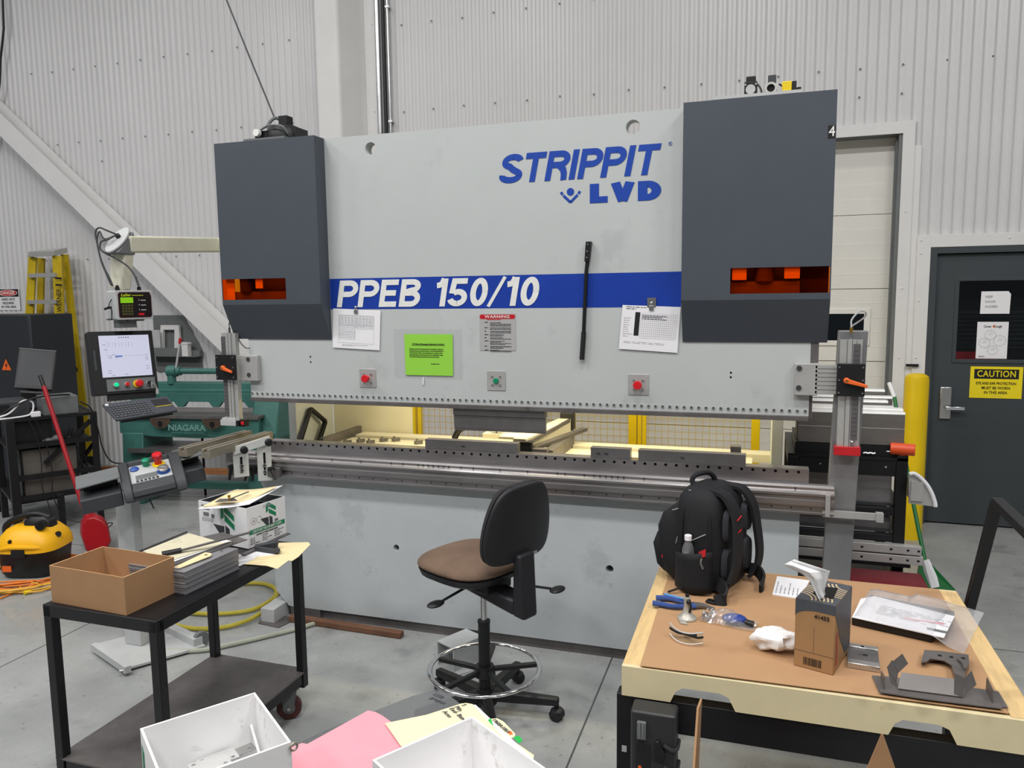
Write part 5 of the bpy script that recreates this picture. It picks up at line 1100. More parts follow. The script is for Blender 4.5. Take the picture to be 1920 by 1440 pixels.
# cardboard box
mat('kraft', '#a27c58', .75, 0, var=.06, scale=7); mat('kraft_in', '#ab835e', .8, 0, var=.06, scale=9); mat('kraft_light', '#c79e6e', .8)
def carton(name, lab, base, z0, z1, m, mi, t=.004, cat='box', rim=None):
    """open box: base = 4 plan corners anticlockwise"""
    base = [Vector((p[0], p[1], 0)) for p in base]; c = sum(base, V(0, 0, 0))/4
    o = thing(name, lab, cat, (c.x, c.y, z0)); b = MB(); mats = [m, mi]
    inn = [c+(p-c)*(1-2*t/(p-c).length*.72) for p in base]
    for i in range(4):
        a, d = base[i], base[(i+1) % 4]; ai, di = inn[i], inn[(i+1) % 4]; q = lambda p, z: V(p.x, p.y, z)
        b.mat(0).quad(q(a, z0), q(d, z0), q(d, z1), q(a, z1)); b.mat(1).quad(q(ai, z0+t), q(di, z0+t), q(di, z1), q(ai, z1)); b.mat(2 if rim else 1).quad(q(a, z1), q(d, z1), q(di, z1), q(ai, z1))
    b.mat(0).quad(*[V(p.x, p.y, z0) for p in base]); b.mat(1).quad(*[V(p.x, p.y, z0+t) for p in inn])
    if rim: mats.append(rim)
    b.build('carton', mats, o); o['inner'] = 0; del o['inner']
    return o, base, inn
p0, p1, p2 = at_z(237, 1155, CZ), at_z(98, 1129, CZ), at_z(326, 1117, CZ)
u = (p0-p1); v = V(-u.y, u.x, 0).normalized()*.225; u2 = V(0, 0, 0)
bx, bs, bi = carton('cardboard_box', 'open brown cardboard box on the near end of the steel cart', [p1, p0, p0+v, p1+v], CZ+.001, CZ+.138, 'kraft', 'kraft_in', rim='kraft_light')
b = MB(); c = sum(bs, V(0, 0, 0))/4; r = random.Random(5)
for i in range(5): q = c+V(r.uniform(-.11, .11), r.uniform(-.06, .06), 0); b.slab([q+V(-.05, -.03, CZ+.012+i*.006), q+V(.05, -.025, CZ+.012+i*.006), q+V(.045, .03, CZ+.018+i*.006), q+V(-.05, .03, CZ+.016+i*.006)], (0, 0, 1), .003)
o = b.build('metal_parts', 'bar_tan'); tag(o, 'small loose metal parts lying in the bottom of the brown cardboard box', 'metal parts', kind='stuff')
# stack of steel sheets
s0 = at_z(349, 1116, CZ); sx = at_z(446, 1069, CZ)-s0; sx = sx.normalized()*.285; sy = V(-sx.y, sx.x, 0).normalized()*.275
mat('sheet_steel', '#97969a', .4, .35, var=.12, scale=6); sheet0 = None; NS = 22
for i in range(NS):
    z = CZ+.0008+i*.0040
    if sheet0 is None:
        b = MB().slab([s0, s0+sx, s0+sx+sy, s0+sy], (0, 0, 1), .0029); 
        b.v = [V(p.x, p.y, p.z-s0.z+z) for p in b.v]; sheet0 = b.build('steel_sheet', 'sheet_steel', None); tag(sheet0, 'bottom sheet of the stack of grey steel sheets on the cart', 'sheet', 'steel sheets stacked on the cart')
    else:
        lab = 'top sheet of the stack of grey steel sheets on the cart' if i == NS-1 else 'one of the identical grey steel sheets inside the stack on the cart'
        dup(sheet0, off=(r.uniform(-.0025, .0025), r.uniform(-.0025, .0025), i*.0040), label=lab)
ZS = CZ+NS*.004+.001
# longer plate on the stack, papers, tag and file
b = MB().slab([at_z(330, 1056, ZS), at_z(462, 1016, ZS), at_z(452, 1006, ZS), at_z(300, 1040, ZS)], (0, 0, 1), .003)
b = MB().slab([at_z(322, 1062, ZS), at_z(463, 1013, ZS), at_z(418, 999, ZS), at_z(262, 1034, ZS)], (0, 0, 1), .003); b.slab([at_z(462, 1014, ZS-.012), at_z(463, 1010, ZS-.012), at_z(463, 1010, ZS+.003), at_z(462, 1014, ZS+.003)], (1, 0, 0), .003)
for q in ((335, 1062), (350, 1057), (365, 1052), (415, 1033), (436, 1018)): c = at_z(*q, ZS+.003); b.cyl(c, c+V(0, 0, .003), .004, n=8)
o = b.build('steel_plate', 'steel_worn'); tag(o, 'riveted dark steel plate lying on top of the sheet stack', 'plate')
b = MB().slab([at_z(262, 1036, ZS+.004), at_z(352, 999, ZS+.004), at_z(350, 997, ZS+.010), at_z(260, 1034, ZS+.010)], (0, .3, 1), .003); o = b.build('steel_strip', 'steel_dark'); tag(o, 'thin steel strip along the back edge of the sheet stack', 'strip')
mat('paper_dirty', '#cfc8ad', .8, 0, var=.06, scale=10, stain=[('#8c8a78', .56, 9, .6)]); mat('manila', '#e6d4a6', .75, 0, var=.04, scale=8, stain=[('#d0bb86', .6, 7, .5)])
def sheet(name, lab, px, z, m, lift=None, t=.0006, cat='paper', grp=None):
    pts = [at_z(u_, v_, z+(lift[i] if lift else 0)) for i, (u_, v_) in enumerate(px)]
    o = MB().slab(pts, (0, 0, 1), t).build(name, m); return tag(o, lab, cat, grp)
sheet('paper_sheet', 'white sheets tucked under the dirty drawing on the sheet stack', [(322, 1055), (434, 1015), (420, 1012), (300, 1048)], ZS+.005, 'paper_white', t=.0015)
sheet('paper_sheet', 'dirty yellowed drawing lying on the stack of steel sheets', [(268, 1034), (354, 1000), (418, 1018), (432, 1015), (318, 1052)], ZS+.008, 'paper_dirty', t=.0012)
tg = thing('shipping_tag', 'manila shipping tag sticking out of the sheet stack', 'tag', at_z(360, 1045, ZS))
MB().slab([at_z(336, 1066, ZS+.004), at_z(326, 1064, ZS+.010), at_z(385, 1036, ZS+.012), at_z(397, 1038, ZS+.008), at_z(395, 1043, ZS+.006)], (0, 0, 1), .0012).build('tag_card', 'manila', tg); c = at_z(386, 1040, ZS+.0115); MB().lathe([(.003, 0), (.006, .0005), (.003, .001)], c, (0, 0, 1), 14, True).build('tag_eyelet', 'bar_tan', tg)
fl = thing('bastard_file', 'long flat file with black handle lying across the papers on the stack', 'file', at_z(340, 1035, ZS+.02))
h0, h1, f1 = at_z(304, 1040, ZS+.014), at_z(340, 1032, ZS+.018), at_z(470, 998, ZS+.05)
MB().tube([h0, h0.lerp(h1, .4), h1], [.013, .011], 10, 3).build('handle', 'black_plastic', fl, smooth=True); MB().bar(h1, f1, .016, .005).build('blade', 'steel_worn', fl)
# printed white fastener box
e0, e1_ = at_z(466, 1031, CZ), at_z(532, 1006, CZ); e2_ = at_z(380, 1010, CZ)
ua = (e1_-e0); ub = (e2_-e0); ub = (ub-ua*(ub.dot(ua)/ua.length_squared)); ub = ub.normalized()*.305; ua = ua.normalized()*.225
mat('box_white', '#e4e4e6', .6, 0, var=.03, scale=6, stain=[('#b9b4b0', .66, 6, .5)]); mat('box_green', '#188157', .55)
ZB = CZ+.184
wb, wbs, wbi = carton('fastener_box', 'white printed carton with green arrow logos at the far end of the cart', [e0+ub, e0, e0+ua, e0+ua+ub], CZ+.004, ZB, 'box_white', 'dark_grey', rim='box_white')
Tl = FR(e0+ub+V(0, 0, CZ+.004-e0.z), -ub, (0, 0, 1)); Tr = FR(e0+V(0, 0, CZ+.004-e0.z), ua, (0, 0, 1))
def deco(T_, par, polys, m, nm='logo_print', z=.0006):
    b = B(T_)
    for p in polys: b.slab([(x, y, z) for x, y in p], (0, 0, 1), .0004)
    return b.build(nm, m, par)
def arrow(T_, par, cx, cy, s):
    deco(T_, par, [[(cx-.16*s, cy+.05*s), (cx-.03*s, cy+.12*s), (cx-.03*s, cy+.50*s), (cx-.16*s, cy+.40*s)], [(cx+.0*s, cy+.50*s), (cx+.42*s, cy+.22*s), (cx+.42*s, cy+.04*s), (cx+0*s, cy+.30*s)], [(cx+.0*s, cy+.22*s), (cx+.42*s, cy-.06*s), (cx+.42*s, cy-.24*s), (cx+0*s, cy+.02*s)]], 'box_green')
    deco(T_, par, [[(cx+.02*s, cy-.12*s), (cx+.20*s, cy-.22*s), (cx+.20*s, cy-.58*s), (cx+.02*s, cy-.66*s)], [(cx-.03*s, cy-.16*s), (cx-.5*s, cy-.14*s), (cx-.03*s, cy-.66*s)]], 'dark_grey')
arrow(Tl, wb, .165, .105, .145); arrow(Tr, wb, .125, .128, .10)
deco(Tl, wb, [[(.02, .145), (.07, .145), (.07, .165), (.02, .165)], [(.03, .115), (.065, .115), (.065, .132), (.03, .132)], [(.08, .112), (.10, .112), (.10, .128), (.08, .128)]], 'mid_grey', 'label_print')
small_print(5, Tl @ V(.02, .09, .0004), Tl.to_3x3() @ V(1, 0, 0), ZU, .075, .02, .3, 61, .2).build('label_print', 'mid_grey', wb)
deco(Tr, wb, [[(.008, .058), (.217, .058), (.217, .078), (.008, .078)]], 'box_green', 'green_band')
text('lettering', 'CENTURY FASTENERS CORP.', 'logo_white', wb, Tr @ V(.112, .068, .001), Tr.to_3x3() @ V(1, 0, 0), ZU, .0115, bold=.0, xs=.83)
text('lettering', 'ELMHURST, NY WORLD HEADQUARTERS', 'ink_black', wb, Tr @ V(.11, .05, .0004), Tr.to_3x3() @ V(1, 0, 0), ZU, .006, xs=.8)
for k in range(3): small_print(4 if k != 2 else 4, Tr @ V(.012+k*.07, .012, .0004), Tr.to_3x3() @ V(1, 0, 0), ZU, .055, .032, .45, 70+k, .3, fill=.3).build('city_print', 'mid_grey', wb)
b = B(Tr)
for x in (.035, .068): b.lathe([(.014, 0), (.0152, 0), (.0152, .0006), (.014, .0006)], (x, .115, .0005), (0, 0, 1), 20, True)
b.build('pen_circles', 'ink_light', wb); text('handwriting', '20', 'ink_light', wb, Tr @ V(.035, .115, .0004), Tr.to_3x3() @ V(1, 0, 0), ZU, .008); text('handwriting', '4", 2504', 'ink_light', wb, Tr @ V(.115, .165, .0004), Tr.to_3x3() @ V(1, 0, 0), ZU, .010, shear=.2); text('handwriting', '250', 'ink_black', wb, Tr @ V(.165, .088, .0004), Tr.to_3x3() @ V(1, 0, 0), ZU, .010, shear=.2)
cm = (e0+ua*.5+ub*.5)
for i, (fx, fy, hh) in enumerate(((.25, .75, .165), (.5, .7, .172), (.8, .6, .178), (.3, .35, .15), (.65, .3, .16))):
    q = e0+ub*fx+ua*fy; b = MB().box(q.x-.03, q.x+.03, q.y-.006, q.y+.006, CZ+.009, CZ+hh); b.box(q.x-.03, q.x-.026, q.y-.03, q.y+.006, CZ+.009, CZ+hh)
    o = b.build('bent_bracket', 'steel_dark'); tag(o, ('grey bent bracket standing in the white printed carton, %s' % ('nearest the printed side', 'second from the printed side', 'in the middle', 'by the far corner', 'against the back')[(0, 1, 4, 2, 3)[i]]), 'bracket', 'bent brackets in the printed carton')
fo = thing('manila_folder', 'manila folder with papers lying across the top of the white printed carton', 'folder', at_z(440, 940, ZB))
def curved(px, zs, m, t, name):
    b = MB()
    A, Bq, Cq, Dq = [at_z(u_, v_, z) for (u_, v_), z in zip(px, zs)]
    n = 8; top = []
    f = lambda s, t_: (A.lerp(Bq, s)).lerp(Dq.lerp(Cq, s), t_) + V(0, 0, .012*math.sin(math.pi*s)*(-.5))
    b.grid(f, n, 4); return b.build(name, m, fo, smooth=True, solid=t)
curved([(371, 954), (467, 946), (531, 910), (440, 919)], [ZB+.004, ZB+.008, ZB+.055, ZB+.03], 'paper_white', .002, 'paper')
curved([(378, 950), (470, 938), (522, 911), (441, 918)], [ZB+.010, ZB+.016, ZB+.060, ZB+.036], 'manila', .0015, 'folder_cover')
b = MB().slab([at_z(403, 942, ZB+.024), at_z(445, 939, ZB+.028), at_z(440, 935, ZB+.03), at_z(412, 936, ZB+.03)], (0, 0, 1), .002); o = b.build('steel_piece', 'steel_worn'); tag(o, 'small flat steel piece lying on the manila folder over the carton', 'metal piece')
b = MB().bar(at_z(430, 936, ZB+.034), at_z(466, 922, ZB+.045), .008, .003); o = b.build('steel_rule', 'steel_dark'); tag(o, 'narrow dark steel rule lying on the manila folder over the carton', 'ruler')
c = at_z(430, 938, ZB+.03); b = MB().cyl(c, c+V(0, 0, .018), .004, n=10); b.cyl(c+V(0, 0, .014), c+V(0, 0, .022), .007, n=10); o = b.build('rivet_stud', 'brass'); tag(o, 'small brass stud standing on the manila folder over the carton', 'stud')
sheet('manila_folder', 'manila folder hanging over the far corner of the cart', [(458, 1058), (484, 1044), (520, 1040), (522, 1018), (578, 1017), (582, 1021), (560, 1044), (548, 1052), (541, 1051), (520, 1067), (500, 1061)], CZ+.004, 'manila', lift=[0, 0, 0, 0, 0, 0, -.002, -.002, -.002, -.008, 0], t=.0012, cat='folder')
sheet('paper_sheet', 'white sheet half under the manila folder on the cart corner', [(446, 1063), (470, 1052), (540, 1035), (490, 1030), (446, 1040)], CZ+.002, 'paper_white')
b = MB(); pts = [at_z(478, 1032, CZ+.008), at_z(524, 1030, CZ+.008), at_z(524, 1036, CZ+.008), at_z(480, 1042, CZ+.008)]
b = MB().bar(at_z(478, 1026, CZ+.016), at_z(521, 1018, CZ+.03), .03, .018); b.bar(at_z(480, 1028, CZ+.014), at_z(520, 1034, CZ+.014), .016, .018); b.cyl(at_z(520, 1032, CZ+.006), at_z(520, 1032, CZ+.024), .012, n=12); o = b.build('toggle_clamp', 'dark_grey', None, bevel=.002); tag(o, 'dark folded steel clamp lying on the folder by the printed carton', 'clamp')
b = MB().bar(at_z(455, 1040, CZ+.010), at_z(541, 1000, CZ+.010), .022, .004); o = b.build('flat_bar', 'steel_worn'); tag(o, 'long flat steel bar lying beside the printed carton on the cart', 'bar')
# ---- foreground table, white cartons, folders
ft = thing('side_table', 'dark steel side table in the foreground, mostly hidden by cartons and folders', 'table', (1.95, -2.75, 0))
MB().box(1.42, 2.36, -3.25, -2.22, .715, .748).build('table_top', 'black_paint', ft)
for x in (1.44, 2.30):
    for y in (-3.22, -2.30): MB().box(x, x+.04, y, y+.04, 0, .715).build('leg', 'black_paint', ft)
ZR = .95
mat('carton_white', '#f1f0f0', .6, 0, var=.03, scale=8, stain=[('#a39a94', .60, 9, .5)])
def square_carton(lab, L_, K_, R_, name='white_carton'):
    l, k, r_ = at_z(*L_, ZR), at_z(*K_, ZR), at_z(*R_, ZR); n_ = l+r_-k
    return carton(name, lab, [l, n_, r_, k], .749, ZR, 'carton_white', 'carton_white', t=.005)
c1, c1b, c1i = square_carton('open white carton holding bent metal plates, in front of the cart', (262.5, 1366), (478, 1298), (546, 1391))
c2, c2b, c2i = square_carton('open white carton standing on the manila folders, empty to view', (698, 1425), (885, 1343), (1023, 1440))
b = MB().slab([c1b[0]+V(0, 0, .80)+(c1b[1]-c1b[0])*.06-V(.0005, 0, 0)*2, c1b[0]+V(0, 0, .80)+(c1b[1]-c1b[0])*.14-V(.001, 0, 0), c1b[0]+V(0, 0, .91)+(c1b[1]-c1b[0])*.14-V(.001, 0, 0), c1b[0]+V(0, 0, .92)+(c1b[1]-c1b[0])*.06-V(.001, 0, 0)], (c1b[1]-c1b[0]).cross(V(0, 0, 1)), .0006); b.build('green_print', 'box_green', c1)
mat('plate_galv', '#c9c9c8', .4, .3, var=.05, scale=10)
cc = sum(c1b, V(0, 0, 0))/4; d1 = (c1b[3]-c1b[0]).normalized(); d2 = (c1b[1]-c1b[0]).normalized()
for i, (a_, b_, z_, m_, nm, lb) in enumerate(((-.02, .02, .86, 'plate_galv', 'hinge_plate', 'bright plate with four holes, topmost in the white carton'), (.03, .045, .845, 'plate_galv', 'hinge_plate', 'bright plate with holes under the topmost one in the white carton'), (.08, .05, .83, 'steel_bright', 'hinge_plate', 'grey bent plate at the back of the white carton'))):
    q = at_z(*((393, 1432), (408, 1422), (440, 1408))[i], z_); pw, ph = .042, .03
    ctr = [(-pw, -ph), (pw, -ph), (pw, ph), (-pw, ph)]
    b = MB().holed(ctr, [(-pw+.012, -ph+.012, .005), (-pw+.012, ph-.012, .005), (pw-.012, ph-.012, .005)], q, (d1*.95+V(0, 0, .06*(i-1))).normalized(), (d2*.95+V(0, 0, .12)).normalized(), .003, n=12)
    o = b.build(nm, m_); tag(o, lb, 'plate', 'plates in the white carton')
for a_, b_, z_, lb in ((-.02, -.05, .85, 'dark bent steel sheet on edge along the carton wall'), (.01, .06, .815, 'dark steel sheet lying under the bright plates in the carton')):
    q = cc+d1*a_+d2*b_; q.z = z_; b = MB().slab([q-d1*.10-d2*.012+V(0, 0, -.06), q+d1*.10-d2*.012+V(0, 0, -.03), q+d1*.10+d2*.012+V(0, 0, .0), q-d1*.10+d2*.012+V(0, 0, -.02)], d2, .004); o = b.build('dark_sheet', 'black_paint'); tag(o, lb, 'sheet')
q = c1i[3]+V(0, 0, .88)+(c1i[0]-c1i[3])*.05+(c1i[2]-c1i[3])*.03; b = MB().bar(q, q+(c1i[2]-c1i[3])*.32+V(0, 0, -.06), .006, .002); o = b.build('steel_strip', 'plate_galv'); tag(o, 'thin bright strip leaning in the back corner of the white carton', 'strip')
q = c1b[2]+V(.006, -.0, ZR-.01); b = MB().torus(q, (1, -.6, 0), .008, .0025, n=16, k=6); b.build('staple_ring', 'bar_tan', c1)
mat('pink_card', '#e79aa6', .75, 0, var=.03, scale=9, stain=[('#c97f8c', .66, 10, .5)])
mat('manila_light', '#ece0b8', .75, 0, var=.03, scale=8, stain=[('#d8c798', .62, 7, .5)])
mo_ = clear_mat('smoky_plastic', '#b4b5b6', .03, .2, haze=.10)
sheet('plastic_sheet', 'smoky clear plastic sheet lying under the pink folder', [(540, 1404), (600, 1374), (700, 1334), (772, 1306), (822, 1292), (834, 1299), (866, 1322), (900, 1340), (1000, 1436), (560, 1470)], .7485, 'smoky_plastic', t=.0008, cat='plastic sheet')
o = bpy.data.objects['plastic_sheet']; 
def on_sheet_text(s, u0, u1, z, size, m='paper_ink', par=None):
    p, q = at_z(*u0, z), at_z(*u1, z); d = (q-p).normalized(); return text('handwriting', s, m, par, p, d, V(0, 0, 1).cross(d), size, align='LEFT', bold=-.006, shear=.15)
for i, (t_, a_) in enumerate((('5', (817, 1293)), ('1350', (812, 1301)), ('grey', (808, 1308)), ('mat', (820, 1313)))): on_sheet_text(t_, a_, (a_[0]+20, a_[1]+9), .7494, .014, par=o)
sheet('pink_folder', 'pink card folder lying between the two white cartons', [(530, 1450), (547, 1402), (566, 1394), (576, 1396), (690, 1333), (704, 1336), (716, 1342), (737, 1357), (780, 1400), (740, 1460)], .7505, 'pink_card', cat='folder', t=.0015)
mf = sheet('manila_folder', 'manila folder with handwritten heading under the second white carton', [(722, 1357), (800, 1341), (865, 1320), (874, 1319), (886, 1321), (960, 1400), (900, 1460), (752, 1400)], .757, 'manila_light', cat='folder', t=.0015)
for i, (t_, a_) in enumerate((('5', (868, 1321)), ('Pilo', (855, 1325)), ('End- Bend B', (845, 1328)), ('Aces', (832, 1334)))): on_sheet_text(t_, a_, (a_[0]+23, a_[1]+20), .7590, .0135, par=mf)
s_ = sheet('paper_sheet', 'white printed sheet showing under the manila folder by the second carton', [(880, 1321), (892, 1322), (1000, 1424), (980, 1440), (900, 1400)], .7545, 'paper_white')
m2 = sheet('manila_folder', 'manila folder with a numbered tab reaching past the second carton', [(922, 1348), (932, 1347), (944, 1353), (966, 1376), (965, 1383), (955, 1385), (900, 1390), (905, 1350)], .7525, 'manila_light', cat='folder')
on_sheet_text('1960A1064', (924, 1349), (950, 1371), .7535, .012, par=m2); sheet_o = MB().slab([at_z(951, 1372, .754), at_z(957, 1370, .754), at_z(962, 1376, .754), at_z(956, 1378, .754)], (0, 0, 1), .0004).build('tab_sticker', 'orange_plastic', m2)
m3 = sheet('manila_folder', 'lowest manila folder with a tab at the outer edge of the pile', [(950, 1386), (960, 1388), (1001, 1416), (1000, 1424), (985, 1440), (940, 1430)], .7515, 'manila_light', cat='folder')
on_sheet_text('7MX 60', (953, 1388), (975, 1408), .7525, .012, par=m3)
mat('tab_green', '#21b14a', .5)
for a_, lab in (((914, 1347), 'green index tab between the manila folders, nearer the chair'), ((962, 1380), 'green index tab on the outermost manila folder')):
    u_, v_ = a_; sheet('index_tab', lab, [(u_, v_+2), (u_+12, v_), (u_+18, v_+9), (u_+10, v_+14)] if u_ > 940 else [(u_+1, v_+3), (u_+6, v_), (u_+11, v_+14), (u_+9, v_+20)], .7565 if u_ < 940 else .7535, 'tab_green', cat='index tab', grp='green index tabs')
# ---- things on the floor before the bed
bk = thing('levelling_block', 'white painted block standing under the left end of the bed', 'block', at_z(515, 1165, 0))
q0, q1 = at_z(502, 1168, .0), at_z(540, 1142, .0); dd = (q1-q0); sd = V(-dd.y, dd.x, 0).normalized()*.045
MB().hexa([q0+sd, q0-sd, q1-sd, q1+sd], [p+V(0, 0, .085) for p in (q0+sd, q0-sd, q1-sd, q1+sd)]).build('block', 'pale_grey', bk, bevel=.003)
MB().slab([at_z(484, 1170, .0), at_z(522, 1178, .0), at_z(560, 1160, 0), at_z(500, 1152, 0)], (0, 0, 1), .006).build('base_plate', 'steel_worn', bk)
mat('rust_bar', '#6b4a36', .7, 0, var=.2, scale=9)
o = MB().bar(at_z(545, 1158, .020), at_z(754, 1190, .018), .045, .034).build('rusty_bar', 'rust_bar', None, bevel=.004); tag(o, 'rusty brown bar lying on the floor along the front of the bed', 'bar')
mat('hose_green', '#b9ab3c', .45, 0, var=.12, scale=12); mat('hose_grey', '#a9ad9c', .5, 0, var=.08, scale=12)
hp = [(600, 1080), (540, 1082), (470, 1090), (519, 1100), (514, 1118), (470, 1142), (410, 1150), (340, 1150), (300, 1160), (330, 1175), (400, 1180), (470, 1168), (510, 1140), (518, 1118), (510, 1100), (470, 1090), (420, 1098), (350, 1120)]
pts = [at_z(a_, c_, .016+.004*(i % 3)) for i, (a_, c_) in enumerate(hp)]
hose = thing('air_hose', 'yellow-green hose looped on the floor by the left end of the bed', 'hose', pts[5]*1)
MB().tube([at_z(519, 1102, .015), at_z(512, 1122, .016), at_z(470, 1144, .018), at_z(400, 1151, .018), at_z(340, 1146, .016), at_z(320, 1128, .015), at_z(360, 1108, .015), at_z(430, 1096, .016), at_z(490, 1094, .016), at_z(518, 1106, .03), at_z(513, 1128, .04), at_z(475, 1158, .03), at_z(420, 1176, .018), at_z(360, 1178, .015), at_z(312, 1166, .015), at_z(295, 1150, .015)], .013, 8, 6).build('hose', 'hose_green', hose, smooth=True)
o = MB().tube([at_z(286, 1214, .016), at_z(320, 1220, .014), at_z(380, 1219, .014), at_z(440, 1207, .014), at_z(500, 1193, .014), at_z(560, 1178, .014), at_z(605, 1164, .014)], .013, 8, 6).build('grey_hose', 'hose_grey', None, smooth=True); tag(o, 'grey hose running over the floor from the pedestal to the bed', 'hose')
# aluminium channel offcut behind the chair ring
ch = thing('channel_offcut', 'grey metal channel offcut on the floor behind the chair base', 'channel', at_z(865, 1235, 0))
P = [at_z(u_, v_, 0) for u_, v_ in ((832, 1250), (868, 1262), (915, 1228), (880, 1218))]
A0_, A1_ = at_z(828, 1240, 0), at_z(895, 1205, 0); d_ = (A1_-A0_); d_ = V(.45, .89, 0)*.20; n_ = V(.89, -.45, 0)*.13; q = V(1.285, -.31, 0)
b = MB(); t_ = .006
for (o1, o2, z0, z1) in ((V(0, 0, 0), n_, .122, .128),): b.slab([q+o1+V(0, 0, .122), q+n_+V(0, 0, .122), q+n_+d_+V(0, 0, .122), q+d_+V(0, 0, .122)], (0, 0, 1), t_)
b.slab([q, q+d_, q+d_+V(0, 0, .122), q+V(0, 0, .122)], n_, t_); b.slab([q+n_, q+n_+d_, q+n_+d_+V(0, 0, .122), q+n_+V(0, 0, .122)], -n_, t_); b.slab([q+n_, q+n_+d_*.8+n_*.0, q+n_+n_*.55+d_*.8, q+n_+n_*.3], (0, 0, 1), .004)
b.build('channel', 'pale_grey', ch)
# ================================================================ DRAFTING CHAIR
chr_ = thing('drafting_chair', 'worn dark grey drafting chair with chrome foot ring, turned away to the press brake', 'chair', (1.685, -.685, 0))
TC = FR((1.685, -.685, 0), (.41, .912, 0), (-.912, .41, 0))      # x = sitter's right, y = facing
mat('chair_fabric', '#705b4c', .9, 0, var=.22, scale=3.5, bump=.2, bscale=300); mat('chair_dark', '#2d2b2d', .9, 0, var=.1, scale=20); mat('chair_shell', '#222226', .5, 0, var=.08, scale=15)
TCU = TC @ Matrix.Translation((0, 0, .070)); TCB = TC @ Matrix.Translation((0, .055, .042))
def blob(zs, n=28, p=3.0):
    return [superring(z, rx, ry, p, n, 0, dy) for z, rx, ry, dy in zs]
b = B(TCU); b.loft(blob([(.585, .19, .18, .06), (.60, .215, .205, .06), (.625, .222, .215, .06)])); b.build('seat_shell', 'chair_shell', chr_, smooth=True)
b = B(TCU)
rings = blob([(.620, .222, .215, .06), (.640, .229, .223, .06), (.658, .222, .215, .06), (.670, .20, .193, .06), (.679, .15, .145, .06), (.681, .07, .07, .06)])
b.loft(rings); b.build('seat_cushion', 'chair_fabric', chr_, smooth=True, sub=1)
# backrest: curved pad, shell behind
def backring(z, w_, t0, t1, y0): # superellipse in x,y with curvature
    out = []
    for i in range(40):
        a = 2*math.pi*i/40; c, s = math.cos(a), math.sin(a); x = w_*math.copysign(abs(c)**.6, c); y = (t1 if s > 0 else t0)*math.copysign(abs(s)**.7, s)
        out.append((x, y0+y+.55*x*x, z))
    return out
def back(zs, m, nm, par): b = B(TCB); b.loft([backring(*q) for q in zs]); return b.build(nm, m, par, smooth=True, sub=1)
prof_w = [(.735, .12), (.742, .16), (.76, .188), (.80, .205), (.86, .207), (.92, .197), (.98, .178), (1.03, .15), (1.055, .12), (1.068, .08)]
back([(z, w_, .018, .016, -.275-.10*(z-.73)) for z, w_ in prof_w], 'chair_shell', 'backrest_shell', chr_)
back([(z, w_*.965, .002, .045 if .75 < z < 1.06 else .025, -.258-.10*(z-.73)) for z, w_ in prof_w], 'chair_dark', 'backrest_cushion', chr_)
b = B(TCB); b.box(.02, .07, -.312, -.309, .752, .766); b.build('name_plate', 'steel_bright', chr_)
b = B(TCB); b.hexa([(-.045, -.335, .49), (.045, -.335, .49), (.05, -.27, .50), (-.05, -.27, .50)], [(-.05, -.318, .77), (.05, -.318, .77), (.05, -.28, .77), (-.05, -.28, .77)]); b.hexa([(-.05, -.28, .50), (.05, -.28, .50), (.06, .05, .555), (-.06, .05, .555)], [(-.05, -.28, .57), (.05, -.28, .57), (.06, .05, .60), (-.06, .05, .60)]); b.build('back_bracket', 'chair_shell', chr_, bevel=.012)
b = B(TCU); b.box(-.08, .08, -.10, .12, .535, .59); b.build('mechanism', 'black_plastic', chr_, bevel=.01)
def paddle(p, q, r_):
    b = B(TCU); b.tube([p, q], .006, 8); b.ball(r_, .045, .028, .012); b.build('lever_paddle', 'black_plastic', chr_, smooth=True)
paddle((-.08, .02, .55), (-.20, .05, .515), (-.23, .06, .507)); paddle((.08, -.18, .56), (.17, -.25, .535), (.19, -.27, .53))
b = B(TC).cyl((0, 0, .43), (0, 0, .62), .0145, n=20); b.build('gas_lift', 'chrome', chr_, smooth=True)
b = B(TC).cyl((0, 0, .09), (0, 0, .44), .027, n=20); b.cyl((0, 0, .436), (0, 0, .446), .029, n=20); b.build('column_sleeve', 'black_plastic', chr_, smooth=True)
ring = MB().lathe([(.2585*math.cos(0)-.0115+.0115*math.cos(2*math.pi*i/12), .0085*math.sin(2*math.pi*i/12)) for i in range(12)], (1.685, -.685, .22), (0, 0, 1), 56, True).build('foot_ring', 'chrome', chr_, smooth=True)
for k in range(5):
    a = math.radians(28+72*k); d = V(math.cos(a), math.sin(a), 0); o_ = V(1.685, -.685, 0); b = MB().bar(o_+d*.03+V(0, 0, .215), o_+d*.237+V(0, 0, .215), .022, .02); b.build('ring_spoke', 'black_plastic', ring, bevel=.003)
MB().cyl((1.685, -.685, .19), (1.685, -.685, .235), .05, .042, n=20).build('ring_hub', 'black_plastic', ring, smooth=True)
MB().cyl((1.685, -.685, .06), (1.685, -.685, .13), .055, .04, n=20).build('base_hub', 'black_plastic', chr_, smooth=True)
